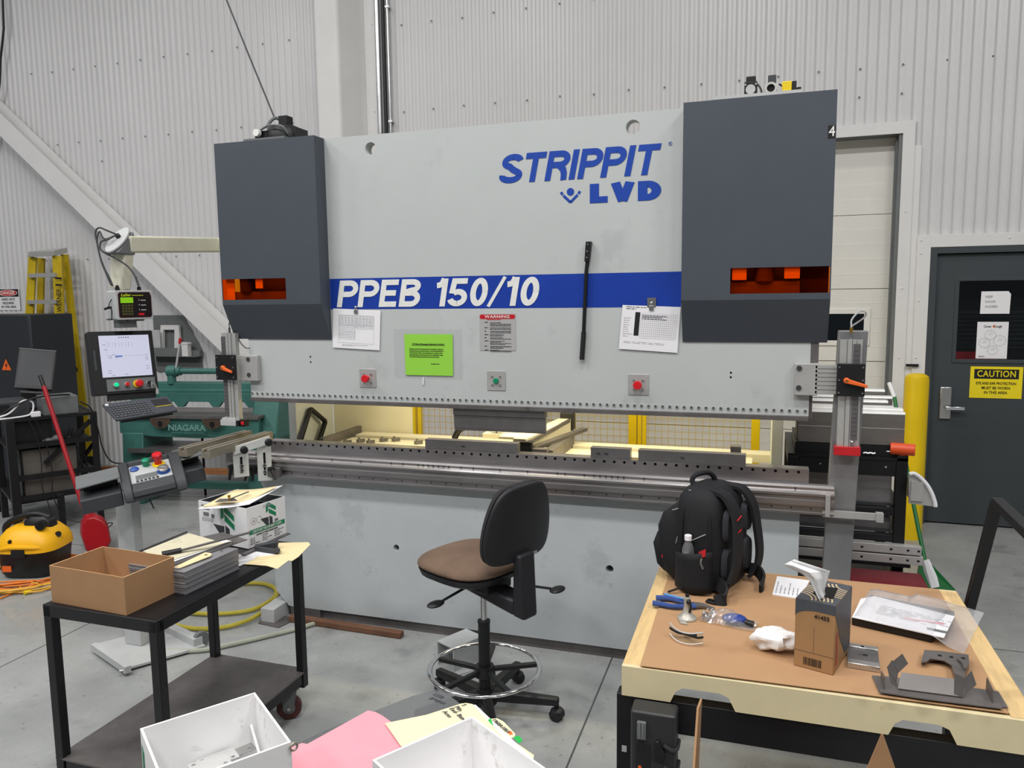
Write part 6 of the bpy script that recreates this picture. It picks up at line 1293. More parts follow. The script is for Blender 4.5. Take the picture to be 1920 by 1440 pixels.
for k in range(5):
    a = math.radians(9+72*k); d = V(math.cos(a), math.sin(a), 0); sd = V(-d.y, d.x, 0); o_ = V(1.685, -.685, 0)
    b = MB().hexa([o_+d*.03+sd*.028+V(0, 0, .075), o_+d*.03-sd*.028+V(0, 0, .075), o_+d*.335-sd*.02+V(0, 0, .07), o_+d*.335+sd*.02+V(0, 0, .07)], [o_+d*.03+sd*.024+V(0, 0, .125), o_+d*.03-sd*.024+V(0, 0, .125), o_+d*.335-sd*.017+V(0, 0, .105), o_+d*.335+sd*.017+V(0, 0, .105)]); ar = b.build('base_arm', 'black_plastic', chr_, bevel=.008)
    c_ = o_+d*.325; w_ = d*.5+sd*.9; w_.normalize(); q = MB()
    for s in (-1, 1): q.cyl(c_+w_*(s*.006)+V(0, 0, .027), c_+w_*(s*.024)+V(0, 0, .027), .027, n=18)
    q.cyl(c_+V(0, 0, .03), c_+V(0, 0, .075), .01, n=10); hd = q.build('caster', 'black_plastic', ar, smooth=True)
    q = MB()
    q.lathe([(.029, -.012), (.029, .012), (.020, .020), (.0, .021)], c_+V(0, 0, .034), (0, 0, 1), 16); q.build('caster_hood', 'chair_shell', hd, smooth=True)
# ================================================================ RIGHT WORK TABLE AND WHAT LIES ON IT
TZ = .757
mat('pine', '#d6b783', .65, 0, var=.14, scale=7, stretch=(8, 1, 8), stain=[('#b48d55', .66, 5, .5)]); mat('cream_wood', '#d8cba4', .6, 0, var=.05, scale=5, stain=[('#a88a5c', .68, 9, .6)])
wt = thing('work_table', 'table with cream plywood top on a black steel frame, covered by brown board', 'table', (3.0, -1.05, 0))
b = MB().box(2.455, 3.55, -1.50, -.61, .735, .750); top = b.build('table_top', 'pine', wt)
b = MB().box(2.452, 2.515, -1.515, -.60, .738, .7525); b.build('edge_board', 'pine', wt, bevel=.003)
b = MB().box(3.495, 3.56, -1.52, -.60, .738, .7545); b.build('edge_board', 'pine', wt, bevel=.003)
def cutout(x0, x1): return [(x0, .655), (x0+.015, .690), (x0+.035, .705), (x1-.045, .705), (x1-.02, .695), (x1, .655)]
poly = [(2.452, .655)]+cutout(2.60, 2.79)+cutout(3.20, 3.37)+[(3.56, .655), (3.56, .75), (2.452, .75)]
MB().prism(poly, (0, -1.53, 0), XU, ZU, -.02).build('front_apron', 'cream_wood', wt); MB().prism(poly, (0, -.60, 0), XU, ZU, -.02).build('back_apron', 'cream_wood', wt)
for y in (-1.5, -.63):
    for z0, z1 in ((.55, .652),): MB().box(2.44, 3.58, y-.02, y+.025, z0, z1).build('frame_rail', 'black_paint', wt, bevel=.002)
for x in (2.44, 3.54): MB().box(x, x+.04, -1.48, -.62, .60, .652).build('frame_rail', 'black_paint', wt)
for x in (2.435, 3.535):
    for y in (-1.522, -.65): MB().box(x, x+.05, y, y+.05, .10, .655).build('leg', 'black_paint', wt, bevel=.003)
for x in (2.46, 3.56):
    for y in (-1.50, -.63): caster(wt, V(x, y, 0), .3, .048)
MB().box(2.452, 2.467, -1.5235, -1.522, .465, .485).build('sticker', 'pale_grey', wt)
b = MB(); HX = 3.62
for p, q in (((3.60, -.56, .60), (HX, -.80, 1.16)), ((HX, -.80, 1.16), (HX, -1.52, 1.145)), ((HX, -1.52, 1.145), (3.60, -1.30, .60))): MB().bar(p, q, .032, .034, (1, 0, 0)).build('push_handle', 'black_paint', wt, bevel=.003)
for y in (-.56, -1.30): MB().bar((3.57, y, .62), (3.61, y, .62), .03, .04).build('handle_lug', 'black_paint', wt)
mat('kraft_board', '#b28b66', .7, 0, var=.03, scale=6, stain=[('#9a6e46', .70, 12, .35)])
o = MB().slab([(2.508, -1.527, .7555), (3.492, -1.512, .7555), (3.498, -.600, .7555), (2.50, -.605, .7555)], (0, 0, 1), .002).build('kraft_board', 'kraft_board'); tag(o, 'sheet of brown kraft board covering the work table', 'board')
TZ = .758
def top_at(p, u_, v_):
    d = ray(u_, v_); a = Vector((p.x-CAM_POS.x, p.y-CAM_POS.y)); t = a.dot(d.to_2d())/d.to_2d().length_squared; return V(p.x, p.y, CAM_POS.z+d.z*t)
# ---- backpack
mat('nylon', '#15161a', .75, 0, var=.12, scale=40, bump=.15, bscale=400); mat('nylon_grey', '#2b2d33', .8, 0, var=.08, scale=40); mat('webbing', '#101114', .7)
BC = V(2.675, -.745, TZ+.0); TB = FR(BC, (.925, -.38, 0), (.38, .925, 0)) @ Matrix.Diagonal((.94, .96, .872, 1))       # +x strap side, -y side facing the chair aisle
bp = thing('backpack', 'black backpack standing on the work table, straps towards the tissue box', 'backpack', BC)
def brings(spec, n=32, p=3.4): return [superring(z, rx, ry, p, n, dx, 0) for z, rx, ry, dx in spec]
b = B(TB); b.loft(brings([(.0, .085, .13, .005), (.02, .105, .15, .0), (.12, .115, .158, -.005), (.25, .115, .157, -.010), (.34, .110, .150, -.014), (.40, .098, .138, -.016), (.435, .075, .115, -.018), (.452, .04, .07, -.02)])); b.build('main_compartment', 'nylon', bp, smooth=True)
b = B(TB); b.loft(brings([(.012, .05, .11, -.10), (.04, .07, .125, -.11), (.14, .085, .128, -.125), (.24, .085, .12, -.135), (.30, .07, .11, -.13), (.345, .04, .09, -.11), (.36, .015, .05, -.095)])); fp = b.build('front_pocket', 'nylon', bp, smooth=True)
b = B(TB); b.loft(brings([(.03, .03, .09, -.165), (.06, .05, .105, -.175), (.15, .055, .105, -.19), (.20, .04, .09, -.19), (.225, .015, .06, -.18)])); b.build('small_pocket', 'nylon', bp, smooth=True)
# zip seams, grey accents
b = B(TB); b.tube([(-.055, -.155, .02), (-.06, -.163, .15), (-.062, -.158, .28), (-.06, -.140, .37), (-.05, -.10, .43), (-.045, -.04, .452)], .0042, 6, 6); b.tube([(.06, -.150, .02), (.065, -.158, .15), (.06, -.155, .28), (.045, -.138, .36), (.02, -.11, .425), (.0, -.05, .453)], .0042, 6, 6); b.build('zipper', 'webbing', bp, smooth=True)
for p_, q_, r_ in (((-.02, -.162, .225), (.045, -.164, .268), .002), ((-.10, -.135, .19), (-.09, -.14, .225), .0018), ((-.09, -.14, .13), (-.07, -.15, .155), .0018), ((-.085, -.135, .07), (-.06, -.145, .085), .0018), ((-.13, -.11, .33), (-.09, -.13, .35), .0022), ((-.07, -.10, .43), (-.045, -.12, .436), .0022)): B(TB).tube([p_, q_], r_, 6).build('reflective_trim', 'pale_grey', bp, smooth=True)
b = B(TB)
def side_pocket(s, t):
    x = -.085+.16*s; z = .012+.155*t; return V(x, -.163-.042*math.sin(math.pi*s), z + .03*t*s)
b.grid(side_pocket, 10, 6); b.build('side_pocket', 'nylon', bp, smooth=True, solid=.004)
for q in ((-.185, -.075, .165), (-.155, -.105, .115)): b = B(TB); b.tube([q, (q[0]-.012, q[1]-.012, q[2]+.006), (q[0]-.018, q[1]-.008, q[2]-.014), q], .004, 6, 3); b.build('zip_pull', 'red_button', fp, smooth=True)
b = B(TB); b.slab([(.028, -.186, .168), (.058, -.186, .18), (.060, -.186, .215), (.030, -.186, .195)], (0, -1, 0), .003); b.build('red_tag', 'red_paint', bp)
b = B(TB); b.tube([(.042, -.187, .17), (.04, -.19, .15), (.05, -.19, .125)], .005, 6, 3); b.build('key_fob', 'steel_bright', bp, smooth=True)
# grey back padding, straps, hip belt
b = B(TB)
for (y0, y1, z0, z1) in ((-.125, -.035, .22, .37), (-.13, -.04, .05, .20), (.04, .13, .05, .21), (.035, .125, .23, .37)): rr = [superring(0, (y1-y0)/2, (z1-z0)/2, 3.0, 20)]; b.loft([[(.098+.004*(1 if k else 0)-.008*((y0+y1)/2+p[0])**2*10+k*.016, (y0+y1)/2+p[0]*(1-.25*k), (z0+z1)/2+p[1]*(1-.15*k)) for p in rr[0]] for k in (0, .6, 1)])
b.build('back_pad', 'nylon_grey', bp, smooth=True)
def strap_(pts, w_, t_, up, nm, m='webbing', sm=6): b = B(TB); b.strap(pts, w_, t_, TB.to_3x3() @ Vector(up), sm) if False else None; b = MB(); b.strap([TB @ Vector(p) for p in pts], w_, t_, TB.to_3x3() @ Vector(up), sm); return b.build(nm, m, bp, smooth=True)
strap_([(.03, -.06, .435), (.09, -.075, .42), (.135, -.085, .35), (.15, -.095, .25), (.15, -.105, .14), (.135, -.12, .06)], .06, .014, (0, 1, 0), 'shoulder_strap', 'nylon')
strap_([(.03, .06, .435), (.09, .07, .425), (.13, .085, .36), (.145, .10, .25), (.155, .105, .14), (.145, .10, .06), (.12, .09, .02)], .055, .012, (0, 1, 0), 'shoulder_strap', 'nylon')
strap_([(.135, -.12, .06), (.12, -.16, .02), (.10, -.185, .012)], .03, .006, (0, 1, 0), 'strap_webbing')
strap_([(.07, -.12, .05), (.125, -.16, .045), (.15, -.205, .02), (.12, -.225, .008)], .05, .010, (0, .3, 1), 'hip_belt', 'nylon')
strap_([(.08, .11, .05), (.15, .10, .05), (.20, .04, .035), (.21, -.01, .012)], .045, .010, (0, .3, 1), 'hip_belt', 'nylon')
b = B(TB); b.box(.085, .125, -.235, -.205, .002, .012); b.build('strap_buckle', 'black_plastic', bp, bevel=.002)
b = B(TB); b.tube([(-.06, -.05, .435), (-.075, -.05, .460), (-.065, -.035, .485), (-.04, .02, .488), (-.025, .045, .465), (-.025, .05, .44)], .011, 8, 5); b.build('grab_handle', 'nylon', bp, smooth=True)
for z in (.335, .275): b = B(TB); b.tube([(.152, -.11, z), (.158, -.085, z+.018)], .0022, 6); b.build('strap_mark', 'red_button', bp)
# water bottle in the side pocket
WB = TB @ V(-.022, -.178, 0); wbt = thing('water_bottle', 'clear water bottle with white cap in the backpack side pocket', 'bottle', WB)
clear_mat('pet_plastic', '#f2f6f8', .16, .04, haze=.12)
MB().lathe([(0, .03), (.021, .03), (.022, .06), (.022, .165), (.0205, .175), (.014, .192), (.010, .200), (.010, .206), (0, .206)], WB, (0, 0, 1), 20).build('bottle_body', 'pet_plastic', wbt, smooth=True)
MB().lathe([(0, .204), (.0135, .204), (.0135, .222), (.011, .224), (0, .224)], WB, (0, 0, 1), 20).build('cap', 'paper_white', wbt, smooth=True)
# ---- mini tripod, cone stand, pliers, pen
mt = thing('mini_tripod', 'small black folding tripod lying before the backpack', 'tripod', at_z(1280, 1115, TZ))
q = at_z(1287, 1112, TZ); qt = top_at(q, 1287, 1098)
for p1, m_ in ((at_z(1252, 1110, TZ+.008), 0), (top_at(at_z(1285, 1112, TZ), 1292, 1078), 1), (top_at(at_z(1290, 1112, TZ), 1298, 1080), 1), (at_z(1312, 1108, TZ+.012), 0)): MB().bar(qt, p1, .008, .006).build('tripod_leg', 'black_plastic', mt, bevel=.001)
b = MB().cyl(qt-V(.012, 0, 0), qt+V(.02, 0, 0), .009, n=10); b.build('hub', 'black_plastic', mt, smooth=True); b = MB().cyl(q, qt, .006, n=8); b.build('centre_post', 'black_plastic', mt)
cs = thing('cone_stand', 'silvery cone-shaped stand with swivel head on the work table', 'stand', at_z(1288, 1163, TZ)); q = at_z(1288, 1160, TZ)
mat('cast_grey', '#b5b2a8', .4, .4, var=.15, scale=20)
MB().lathe([(0, 0), (.033, 0), (.033, .006), (.024, .012), (.014, .03), (.0105, .05), (.012, .07), (.012, .078), (0, .082)], q, (0, 0, 1), 28).build('cone_base', 'cast_grey', cs, smooth=True)
b = MB().ball(q+V(.006, -.01, .065), .009); b.tube([q+V(.008, -.012, .072), q+V(.014, -.014, .05), q+V(.010, -.014, .03)], .004, 6, 3); b.cyl(q+V(0, 0, .078), q+V(0, 0, .09), .007, n=10); b.build('swivel_knob', 'black_plastic', cs, smooth=True)
b = MB().slab([at_z(1270, 1160, TZ+.001), at_z(1276, 1170, TZ+.001), at_z(1290, 1172, TZ+.001), at_z(1280, 1160, TZ+.001)], (0, 0, 1), .003); b.build('base_tab', 'cast_grey', cs)
mat('plier_blue', '#2f4c8c', .45); pl = thing('pliers', 'blue handled pliers lying behind the cone stand', 'pliers', at_z(1270, 1135, TZ))
for pts in ([(1224, 1131), (1240, 1133), (1265, 1137), (1305, 1137)], [(1230, 1121), (1255, 1122), (1275, 1127), (1305, 1135)]): MB().tube([at_z(u_, v_, TZ+.012) for u_, v_ in pts], [.011, .008], 8, 4).build('handle', 'plier_blue', pl, smooth=True)
b = MB().tube([at_z(1300, 1135, TZ+.012), at_z(1318, 1135, TZ+.013), at_z(1340, 1141, TZ+.008)], [.014, .004], 8, 3); b.build('jaws', 'steel_dark', pl, smooth=True)
mat('pen_blue', '#5f97cf', .4); p = thing('pen', 'light blue pen lying between the pliers and the tripod', 'pen', at_z(1262, 1118, TZ))
MB().cyl(at_z(1246, 1114, TZ+.016), at_z(1286, 1124, TZ+.026), .0045, n=10).build('pen_barrel', 'pen_blue', p, smooth=True); MB().cyl(at_z(1243, 1113.2, TZ+.015), at_z(1246, 1114, TZ+.016), .002, .0045, n=10).build('pen_tip', 'steel_bright', p)
# ---- zip bag with blue and silver content
zb = thing('plastic_bag', 'small clear plastic bag of blue and silver fittings beside the cone stand', 'bag', at_z(1365, 1165, TZ))
c0 = at_z(1318, 1158, TZ); c1_ = at_z(1418, 1178, TZ); ud = (c1_-c0); vd = V(-ud.y, ud.x, 0).normalized()
def bagf(s, t):
    r_ = random.Random(int(s*100)*131+int(t*100)); return c0+ud*s+vd*((t-.5)*.085)+V(0, 0, .004+.040*math.sin(math.pi*min(1, s*1.15))*math.sin(math.pi*t)+r_.uniform(0, .005))
MB().grid(bagf, 18, 10).build('bag_film', 'bag_plastic', zb, smooth=False)
r = random.Random(11); b = MB()
for i in range(14): q = c0+ud*r.uniform(.04, .3)+vd*r.uniform(-.025, .025)+V(0, 0, r.uniform(.006, .02)); b.cyl(q, q+V(r.uniform(-.012, .012), r.uniform(-.012, .012), .006), .005, n=8)
b.build('silver_fittings', 'steel_bright', zb)
b = MB().ball(c0+ud*.60+V(0, 0, .018), .042, .028, .017); mat('fitting_blue', '#27408f', .4); b.build('blue_fitting', 'fitting_blue', zb, smooth=True); b = MB().cyl(c0+ud*.72+V(0, 0, .014), c0+ud*.95+V(0, 0, .010), .012, n=10); b.build('black_fitting', 'black_plastic', zb, smooth=True)
# ---- safety glasses
sg = thing('safety_glasses', 'clear safety glasses with dark temples lying on the brown board', 'glasses', at_z(1285, 1195, TZ))
b = MB(); A_, M_, E_ = at_z(1256, 1188, TZ+.012), at_z(1280, 1205, TZ+.006), at_z(1318, 1206, TZ+.012)
def lens(s, t): p = A_*(1-s)**2+(M_*2-(A_+E_)*.5)*(2*s*(1-s))+E_*s*s; return p+V(0, -.004*math.sin(math.pi*s), 0)+V(0, .012*t, .032*t)
b.grid(lens, 14, 3); b.build('lens', 'clear_glass', sg, smooth=True)
b = MB().tube([E_+V(0, 0, .02), at_z(1308, 1196, TZ+.025), at_z(1295, 1192, TZ+.02), at_z(1284, 1189, TZ+.008)], .004, 8, 4); b.build('temple', 'black_plastic', sg, smooth=True)
b = MB().tube([A_+V(0, 0, .02), at_z(1262, 1181, TZ+.022), at_z(1275, 1187, TZ+.018), at_z(1306, 1191, TZ+.006)], .004, 8, 4); b.build('temple', 'black_plastic', sg, smooth=True)
MB().tube([lens(i/12, .97) for i in range(13)], .0022, 6).build('brow_bar', 'pale_grey', sg, smooth=True); MB().tube([lens(i/12, .03) for i in range(13)], .0012, 6).build('lens_rim', 'paper_white', sg, smooth=True)
# ---- wiper box with tissue
W0, W1 = at_z(1488, 1247, TZ), at_z(1562, 1267, TZ); ux = (W1-W0); uy = V(-ux.y, ux.x, 0).normalized()*.195; HB = .212
bx = thing('wiper_box', 'grey and kraft coloured box of paper wipes marked 41455', 'wipes box', (W0+W1)/2)
mat('red_faded', '#b9503f', .6); mat('box_kraft', '#a67f56', .6, 0, var=.03, scale=10); mat('box_grey', '#4b4f55', .5)
b = MB().hexa([W0, W1, W1+uy, W0+uy], [p+V(0, 0, HB) for p in (W0, W1, W1+uy, W0+uy)]); cbx = b.build('carton', 'box_kraft', bx, bevel=.002)
Tf = FR(W0, ux, ZU); wl = ux.length; Ts = FR(W1, uy, ZU); wd_ = .195; Tt = FR(W0+V(0, 0, HB), ux, uy)
b = B(Tf).slab([(x, z, .0006) for x, z in [(0, HB), (0, HB-.055)]+[(wl*.62*(1-math.cos(a)), HB-.055+.028*math.sin(a)) for a in [math.pi/2*i/10 for i in range(1, 11)]]+[(wl, HB-.028), (wl, HB)]], (0, 0, 1), .0003); b.build('grey_print', 'box_grey', bx)
b = B(Ts).slab([(0, HB-.03, .0006), (.02, HB-.05, .0006), (.06, HB-.12, .0006), (.13, .02, .0006), (.19, .02, .0006), (.195, HB, .0006), (0, HB, .0006)], (0, 0, 1), .0003); b.build('grey_print', 'box_grey', bx)
b = B(Tt).box(0, wl, 0, .195, .0006, .0009); b.build('grey_print', 'box_grey', bx)
b = B(Tt)
for k in range(6):
    for cx_, a0, a1 in ((0.0, 90, 10), (wl, 90, 165)):
        R_ = .045+k*.011; pts = [(R_*math.cos(math.radians(a0+(a1-a0)*i/12))*(1 if cx_ == 0 else 1)+cx_, (.195-.02-R_*math.sin(math.radians(a0+(a1-a0)*i/12)))) for i in range(13)] if False else [(cx_+(R_*math.cos(math.radians(a0+(a1-a0)*i/12))), .0+R_*1.25*math.sin(math.radians(a0+(a1-a0)*i/12))) if cx_ == 0 else (cx_+(R_*math.cos(math.radians(a0+(a1-a0)*i/12))), .195-R_*1.25*math.sin(math.radians(a0+(a1-a0)*i/12))) for i in range(13)]
        pts = [(min(max(x, 0), wl), min(max(y, 0), .195)) for x, y in pts]
        for (xa, ya), (xb, yb) in zip(pts, pts[1:]):
            d = Vector((xb-xa, yb-ya)); 
            if d.length < 1e-5: continue
            n_ = Vector((-d.y, d.x)).normalized()*.0022; b.quad((xa-n_.x, ya-n_.y, .0013), (xb-n_.x, yb-n_.y, .0013), (xb+n_.x, yb+n_.y, .0013), (xa+n_.x, ya+n_.y, .0013))
mat('box_stripe', '#d8bd92', .5); b.build('stripe_print', 'box_stripe', bx)
b = B(Tt).slab([(.03, .06, .0014), (wl-.02, .05, .0014), (wl-.03, .15, .0014), (.04, .14, .0014)], (0, 0, 1), .0003); b.build('opening', 'black_hole', bx)
text('lettering', '41455', 'ink_black', bx, Tf @ V(wl*.68, HB-.043, .0009), Tf.to_3x3() @ V(1, 0, 0), ZU, .0125, bold=.012)
b = B(Tf).box(wl*.49, wl*.495, .055, .135, .0005, .0008); b.box(0, wl, .0525, .0535, .0004, .0006); b.build('fold_line', 'dark_grey', bx)
b = B(Tf); r = random.Random(2); x = .028
while x < .078: w_ = r.choice((.0007, .0012, .0018)); b.box(x, x+w_, .012, .036, .0005, .0008); x += w_+r.choice((.0007, .0011, .0016))
b.build('barcode', 'ink_black', bx)
small_print(1, Ts @ V(.040, .02, .0004), Ts.to_3x3() @ V(0, 1, 0), Ts.to_3x3() @ V(-1, 0, 0), .10, .022, .9, 131, .14).build('red_print', 'red_faded', bx)
# tissue pulled out of the top: folded sheet rising then flopping to the left
ti = [at_d(1535, 1117, 2.49), at_d(1552, 1092, 2.50), at_d(1543, 1076, 2.50)]
def tissue(s, t):
    a = [(1537, 1126), (1530, 1112), (1524, 1099), (1518, 1087), (1502, 1075), (1469, 1059)]; c_ = [(1549, 1119), (1546, 1108), (1548, 1096), (1553, 1083), (1556, 1071), (1489, 1049)]
    k = s*5; i = min(4, int(k)); f = k-i
    lp = lambda L: (L[i][0]*(1-f)+L[i+1][0]*f, L[i][1]*(1-f)+L[i+1][1]*f)
    p, q = lp(a), lp(c_); u_, v_ = p[0]*(1-t)+q[0]*t, p[1]*(1-t)+q[1]*t
    return at_d(u_, v_, 2.28 + .05*t + .012*math.sin(9*t+2*s) - .03*s)
mat('tissue', '#efefef', .9)
o = MB().grid(tissue, 20, 10).build('paper_wipe', 'tissue', None, smooth=True, solid=.001); tag(o, 'white paper wipe pulled up out of the wipes box', 'tissue')
cc_ = at_z(1453, 1203, TZ+.03); r = random.Random(9); b = MB()
b.ball((0, 0, 0), 1, 1, 1, 26, 16); from mathutils import noise as mnoise
b.v = [cc_+V(p.x*.066, p.y*.046, p.z*.034)*(1+.45*mnoise.noise(p*1.7+V(3, 1, 2))+.10*mnoise.noise(p*4.1)) for p in b.v]
zmin = min(p.z for p in b.v); b.v = [V(p.x, p.y, p.z-zmin+TZ+.001) for p in b.v]
o = b.build('crumpled_tissue', 'tissue', None, smooth=True); tag(o, 'crumpled white tissue lying left of the wipes box'.replace('left of', 'beside'), 'tissue')
for i, (a, c_, lb) in enumerate((((1583, 1102), (1586, 1134), 'white stick standing against the back of the wipes box, nearer the bag'), ((1588, 1099), (1591, 1133), 'white stick beside the first one behind the wipes box'))):
    o = MB().cyl(at_z(*c_, TZ+.001), at_z(a[0], a[1], TZ+.012), .0042, n=8).build('white_stick', 'paper_white', None, smooth=True); tag(o, lb, 'stick', 'white sticks behind the wipes box')
np_ = thing('note_pad', 'white printed note sheet lying behind the wipes box', 'paper', at_z(1480, 1100, TZ)); Q = [at_z(1448, 1116, TZ), at_z(1500, 1124, TZ), at_z(1518, 1090, TZ), at_z(1457, 1082, TZ)]
MB().slab(Q, (0, 0, 1), .004).build('pad', 'paper_white', np_)
ud_ = (Q[3]-Q[0]).normalized(); 
small_print(6, Q[0].lerp(Q[1], .95)+V(0, 0, .0044)+ud_*.02, ud_, (Q[0]-Q[1]).normalized(), .12, .09, .25, 91, .25, fill=.3).build('print', 'ink_light', np_)
# ---- clear bag with black tray and papers
tr = thing('binder_tray', 'flat black tray under papers inside the large clear plastic bag', 'tray', at_z(1680, 1175, TZ))
Q = [at_z(1596, 1172, TZ), at_z(1748, 1206, TZ), at_z(1790, 1160, TZ), at_z(1632, 1128, TZ)]
b = MB().slab(Q, (0, 0, 1), .028); b.build('tray', 'black_plastic', tr, bevel=.005)
z2 = TZ+.030
o = sheet('paper_sheet', 'white papers on the black tray inside the clear plastic bag', [(1598, 1158), (1700, 1181), (1770, 1197), (1790, 1157), (1640, 1119), (1614, 1124)], z2, 'paper_white', t=.003)
q0 = at_z(1640, 1150, z2+.0035); d_ = (at_z(1770, 1180, z2+.0035)-q0); small_print(8, q0, d_, V(-d_.y, d_.x, 0), .26, .09, .2, 93, .2, fill=.2).build('print', 'ink_light', o)
b = MB().slab([at_z(1738, 1176, z2+.004), at_z(1776, 1184, z2+.004), at_z(1776, 1188, z2+.004), at_z(1738, 1180, z2+.004)], (0, 0, 1), .0004); b.build('print_bar', 'mid_grey', o); b = MB().slab([at_z(1696, 1158, z2+.004), at_z(1770, 1169, z2+.004), at_z(1770, 1171, z2+.004), at_z(1696, 1160, z2+.004)], (0, 0, 1), .0004); b.build('print_bar', 'pink_card', o)
cb_pts = [(1593, 1168), (1748, 1210), (1812, 1228), (1846, 1150), (1755, 1142), (1642, 1105)]
o = thing('plastic_bag', 'large clear plastic bag lying over the black tray and papers', 'bag', at_z(1720, 1165, TZ)); 
A_, Bq, Cq, Dq = [at_z(u_, v_, TZ) for u_, v_ in ((1594, 1172), (1808, 1226), (1845, 1150), (1636, 1108))]
def bagtop(s, t):
    p = A_.lerp(Bq, s).lerp(Dq.lerp(Cq, s), t); h = .036 if s < .66 else .036-.09*(s-.66)
    e = min(s*8+.6, (1-s)*4, (1-t)*5, 1); return p+V(0, 0, .002+h*e+.004*mnoise.noise(V(s*7, t*5, .3))+(.018*math.sin(math.pi*s)*t*t if s > .4 else 0))
MB().grid(bagtop, 30, 16).build('bag_film', 'milky_plastic', o, smooth=True)
# ---- steel parts on the near edge of the board
dt = thing('tool_die', 'small bright steel tooling block lying before the wipes box', 'tooling block', at_z(1620, 1240, TZ))
q0, q1, q2 = at_z(1588, 1252, TZ), at_z(1650, 1262, TZ), at_z(1650, 1216, TZ); ux_ = (q1-q0); uy_ = V(-ux_.y, ux_.x, 0).normalized()*.145; T_ = FR(q0, ux_, uy_); lx = ux_.length
b = B(T_).box(0, lx, 0, .03, 0, .018); b.box(0, lx, .03, .12, 0, .013); b.box(0, lx, .12, .145, 0, .018); b.build('block', 'steel_bright', dt, bevel=.002)
B(T_).box(.002, lx-.002, .032, .118, .0132, .0142).build('ground_face', 'steel_dark', dt); B(T_).cyl((lx*.5, .128, .0182), (lx*.5, .128, .019), .005, n=10).build('bore', 'black_hole', dt); text('stamped_mark', '1100', 'ink_black', dt, T_ @ V(lx*.5, .075, .0143), T_.to_3x3() @ V(1, 0, 0), T_.to_3x3() @ V(0, 1, 0), .010)
mat('part_grey', '#6f6a68', .42, .35, var=.1, scale=8)
bpn = thing('bent_plate', 'long flat grey steel plate with upright end tabs on the near table edge', 'bent plate', at_z(1760, 1300, TZ))
b = MB().slab([at_z(1635, 1268, TZ+.002), at_z(1647, 1296, TZ+.002), at_z(1742, 1310, TZ+.002), at_z(1890, 1328, TZ+.002), at_z(1872, 1298, TZ+.002), at_z(1780, 1285, TZ+.002), at_z(1665, 1270, TZ+.002)], (0, 0, 1), .003); b.slab([at_z(1648, 1299, TZ+.006), at_z(1742, 1313, TZ+.006), at_z(1880, 1330, TZ+.006), at_z(1868, 1305, TZ+.006), at_z(1655, 1285, TZ+.006)], (0, 0, 1), .003); b.build('base_plate', 'part_grey', bpn)
for a, c_, tp, nm in (((1657, 1293), (1651, 1268), (1652, 1258), 1), ((1860, 1318), (1848, 1294), (1848, 1270), 2)):
    p, q = at_z(*a, TZ+.009), at_z(*c_, TZ+.009); b = MB().slab([p, q, top_at(q, *tp), top_at(p, a[0], a[1]-24)], (1, .2, 0), .003); b.build('end_tab', 'part_grey', bpn)
hb = thing('hat_bracket', 'bent grey steel bracket with tall forked flanges standing on the long plate', 'bracket', at_z(1745, 1280, TZ))
zq = TZ+.012
p0_, p1_, p3_ = at_z(1683, 1292, zq), at_z(1806, 1308, zq), at_z(1690, 1262, zq+.03); p2_ = p1_+(p3_-p0_)
b = MB().slab([p0_, p1_, p2_, p3_], (0, -.4, 1), .003); b.build('web', 'part_grey', hb)
for quad_ in ([(1683, 1290), (1670, 1282), (1663, 1250), (1680, 1278)], [(1680, 1282), (1684, 1258), (1672, 1238), (1664, 1250)], [(1684, 1262), (1702, 1245), (1691, 1226), (1674, 1240)]):
    b = MB().slab([at_d(u_, v_, 2.04) for u_, v_ in quad_], (.5, .8, 0), .003); b.build('flange', 'part_grey', hb)
for quad_, m_ in (([(1789, 1302), (1806, 1308), (1811, 1272), (1790, 1262)], 'part_grey'), ([(1808, 1304), (1831, 1284), (1822, 1258), (1811, 1270)], 'part_grey')):
    b = MB().slab([at_d(u_, v_, 1.99) for u_, v_ in quad_], (0, 1, 0), .003); b.build('flange', m_, hb)
hk = thing('hook_bracket', 'curved grey steel bracket with notch lying beyond the forked bracket', 'bracket', at_z(1770, 1235, TZ))
out = [(1727, 1243), (1733, 1220), (1762, 1222), (1816, 1229), (1817, 1246), (1812, 1258), (1800, 1256), (1783, 1248), (1770, 1240), (1745, 1236), (1738, 1242)]
b = MB().slab([at_z(u_, v_, TZ+.018) for u_, v_ in out], (0, 0, 1), .003); b.build('plate', 'part_grey', hk)
b = MB().slab([at_z(1727, 1243, TZ+.001), at_z(1738, 1242, TZ+.001), at_z(1745, 1236, TZ+.001), at_z(1770, 1240, TZ+.001), at_z(1770, 1240, TZ+.018), at_z(1745, 1236, TZ+.018), at_z(1727, 1243, TZ+.018)], (0, 1, 0), .002); b.build('side_lip', 'steel_dark', hk)
b = MB().slab([at_z(1783, 1247, TZ+.018), at_z(1812, 1257, TZ+.018), at_z(1808, 1272, TZ+.03), at_z(1790, 1268, TZ+.03)], (0, 0, 1), .003); b.build('arm', 'part_grey', hk); b = MB().tube([at_z(1796, 1236, TZ+.024), at_z(1806, 1244, TZ+.03), at_z(1810, 1254, TZ+.03)], .004, 6, 3); b.build('rod', 'part_grey', hk, smooth=True)
for q in ((1762, 1229), (1784, 1232), (1806, 1234)): c = at_z(*q, TZ+.0212); MB().cyl(c, c+V(0, 0, .0005), .006, n=12).build('hole', 'black_hole', hk)
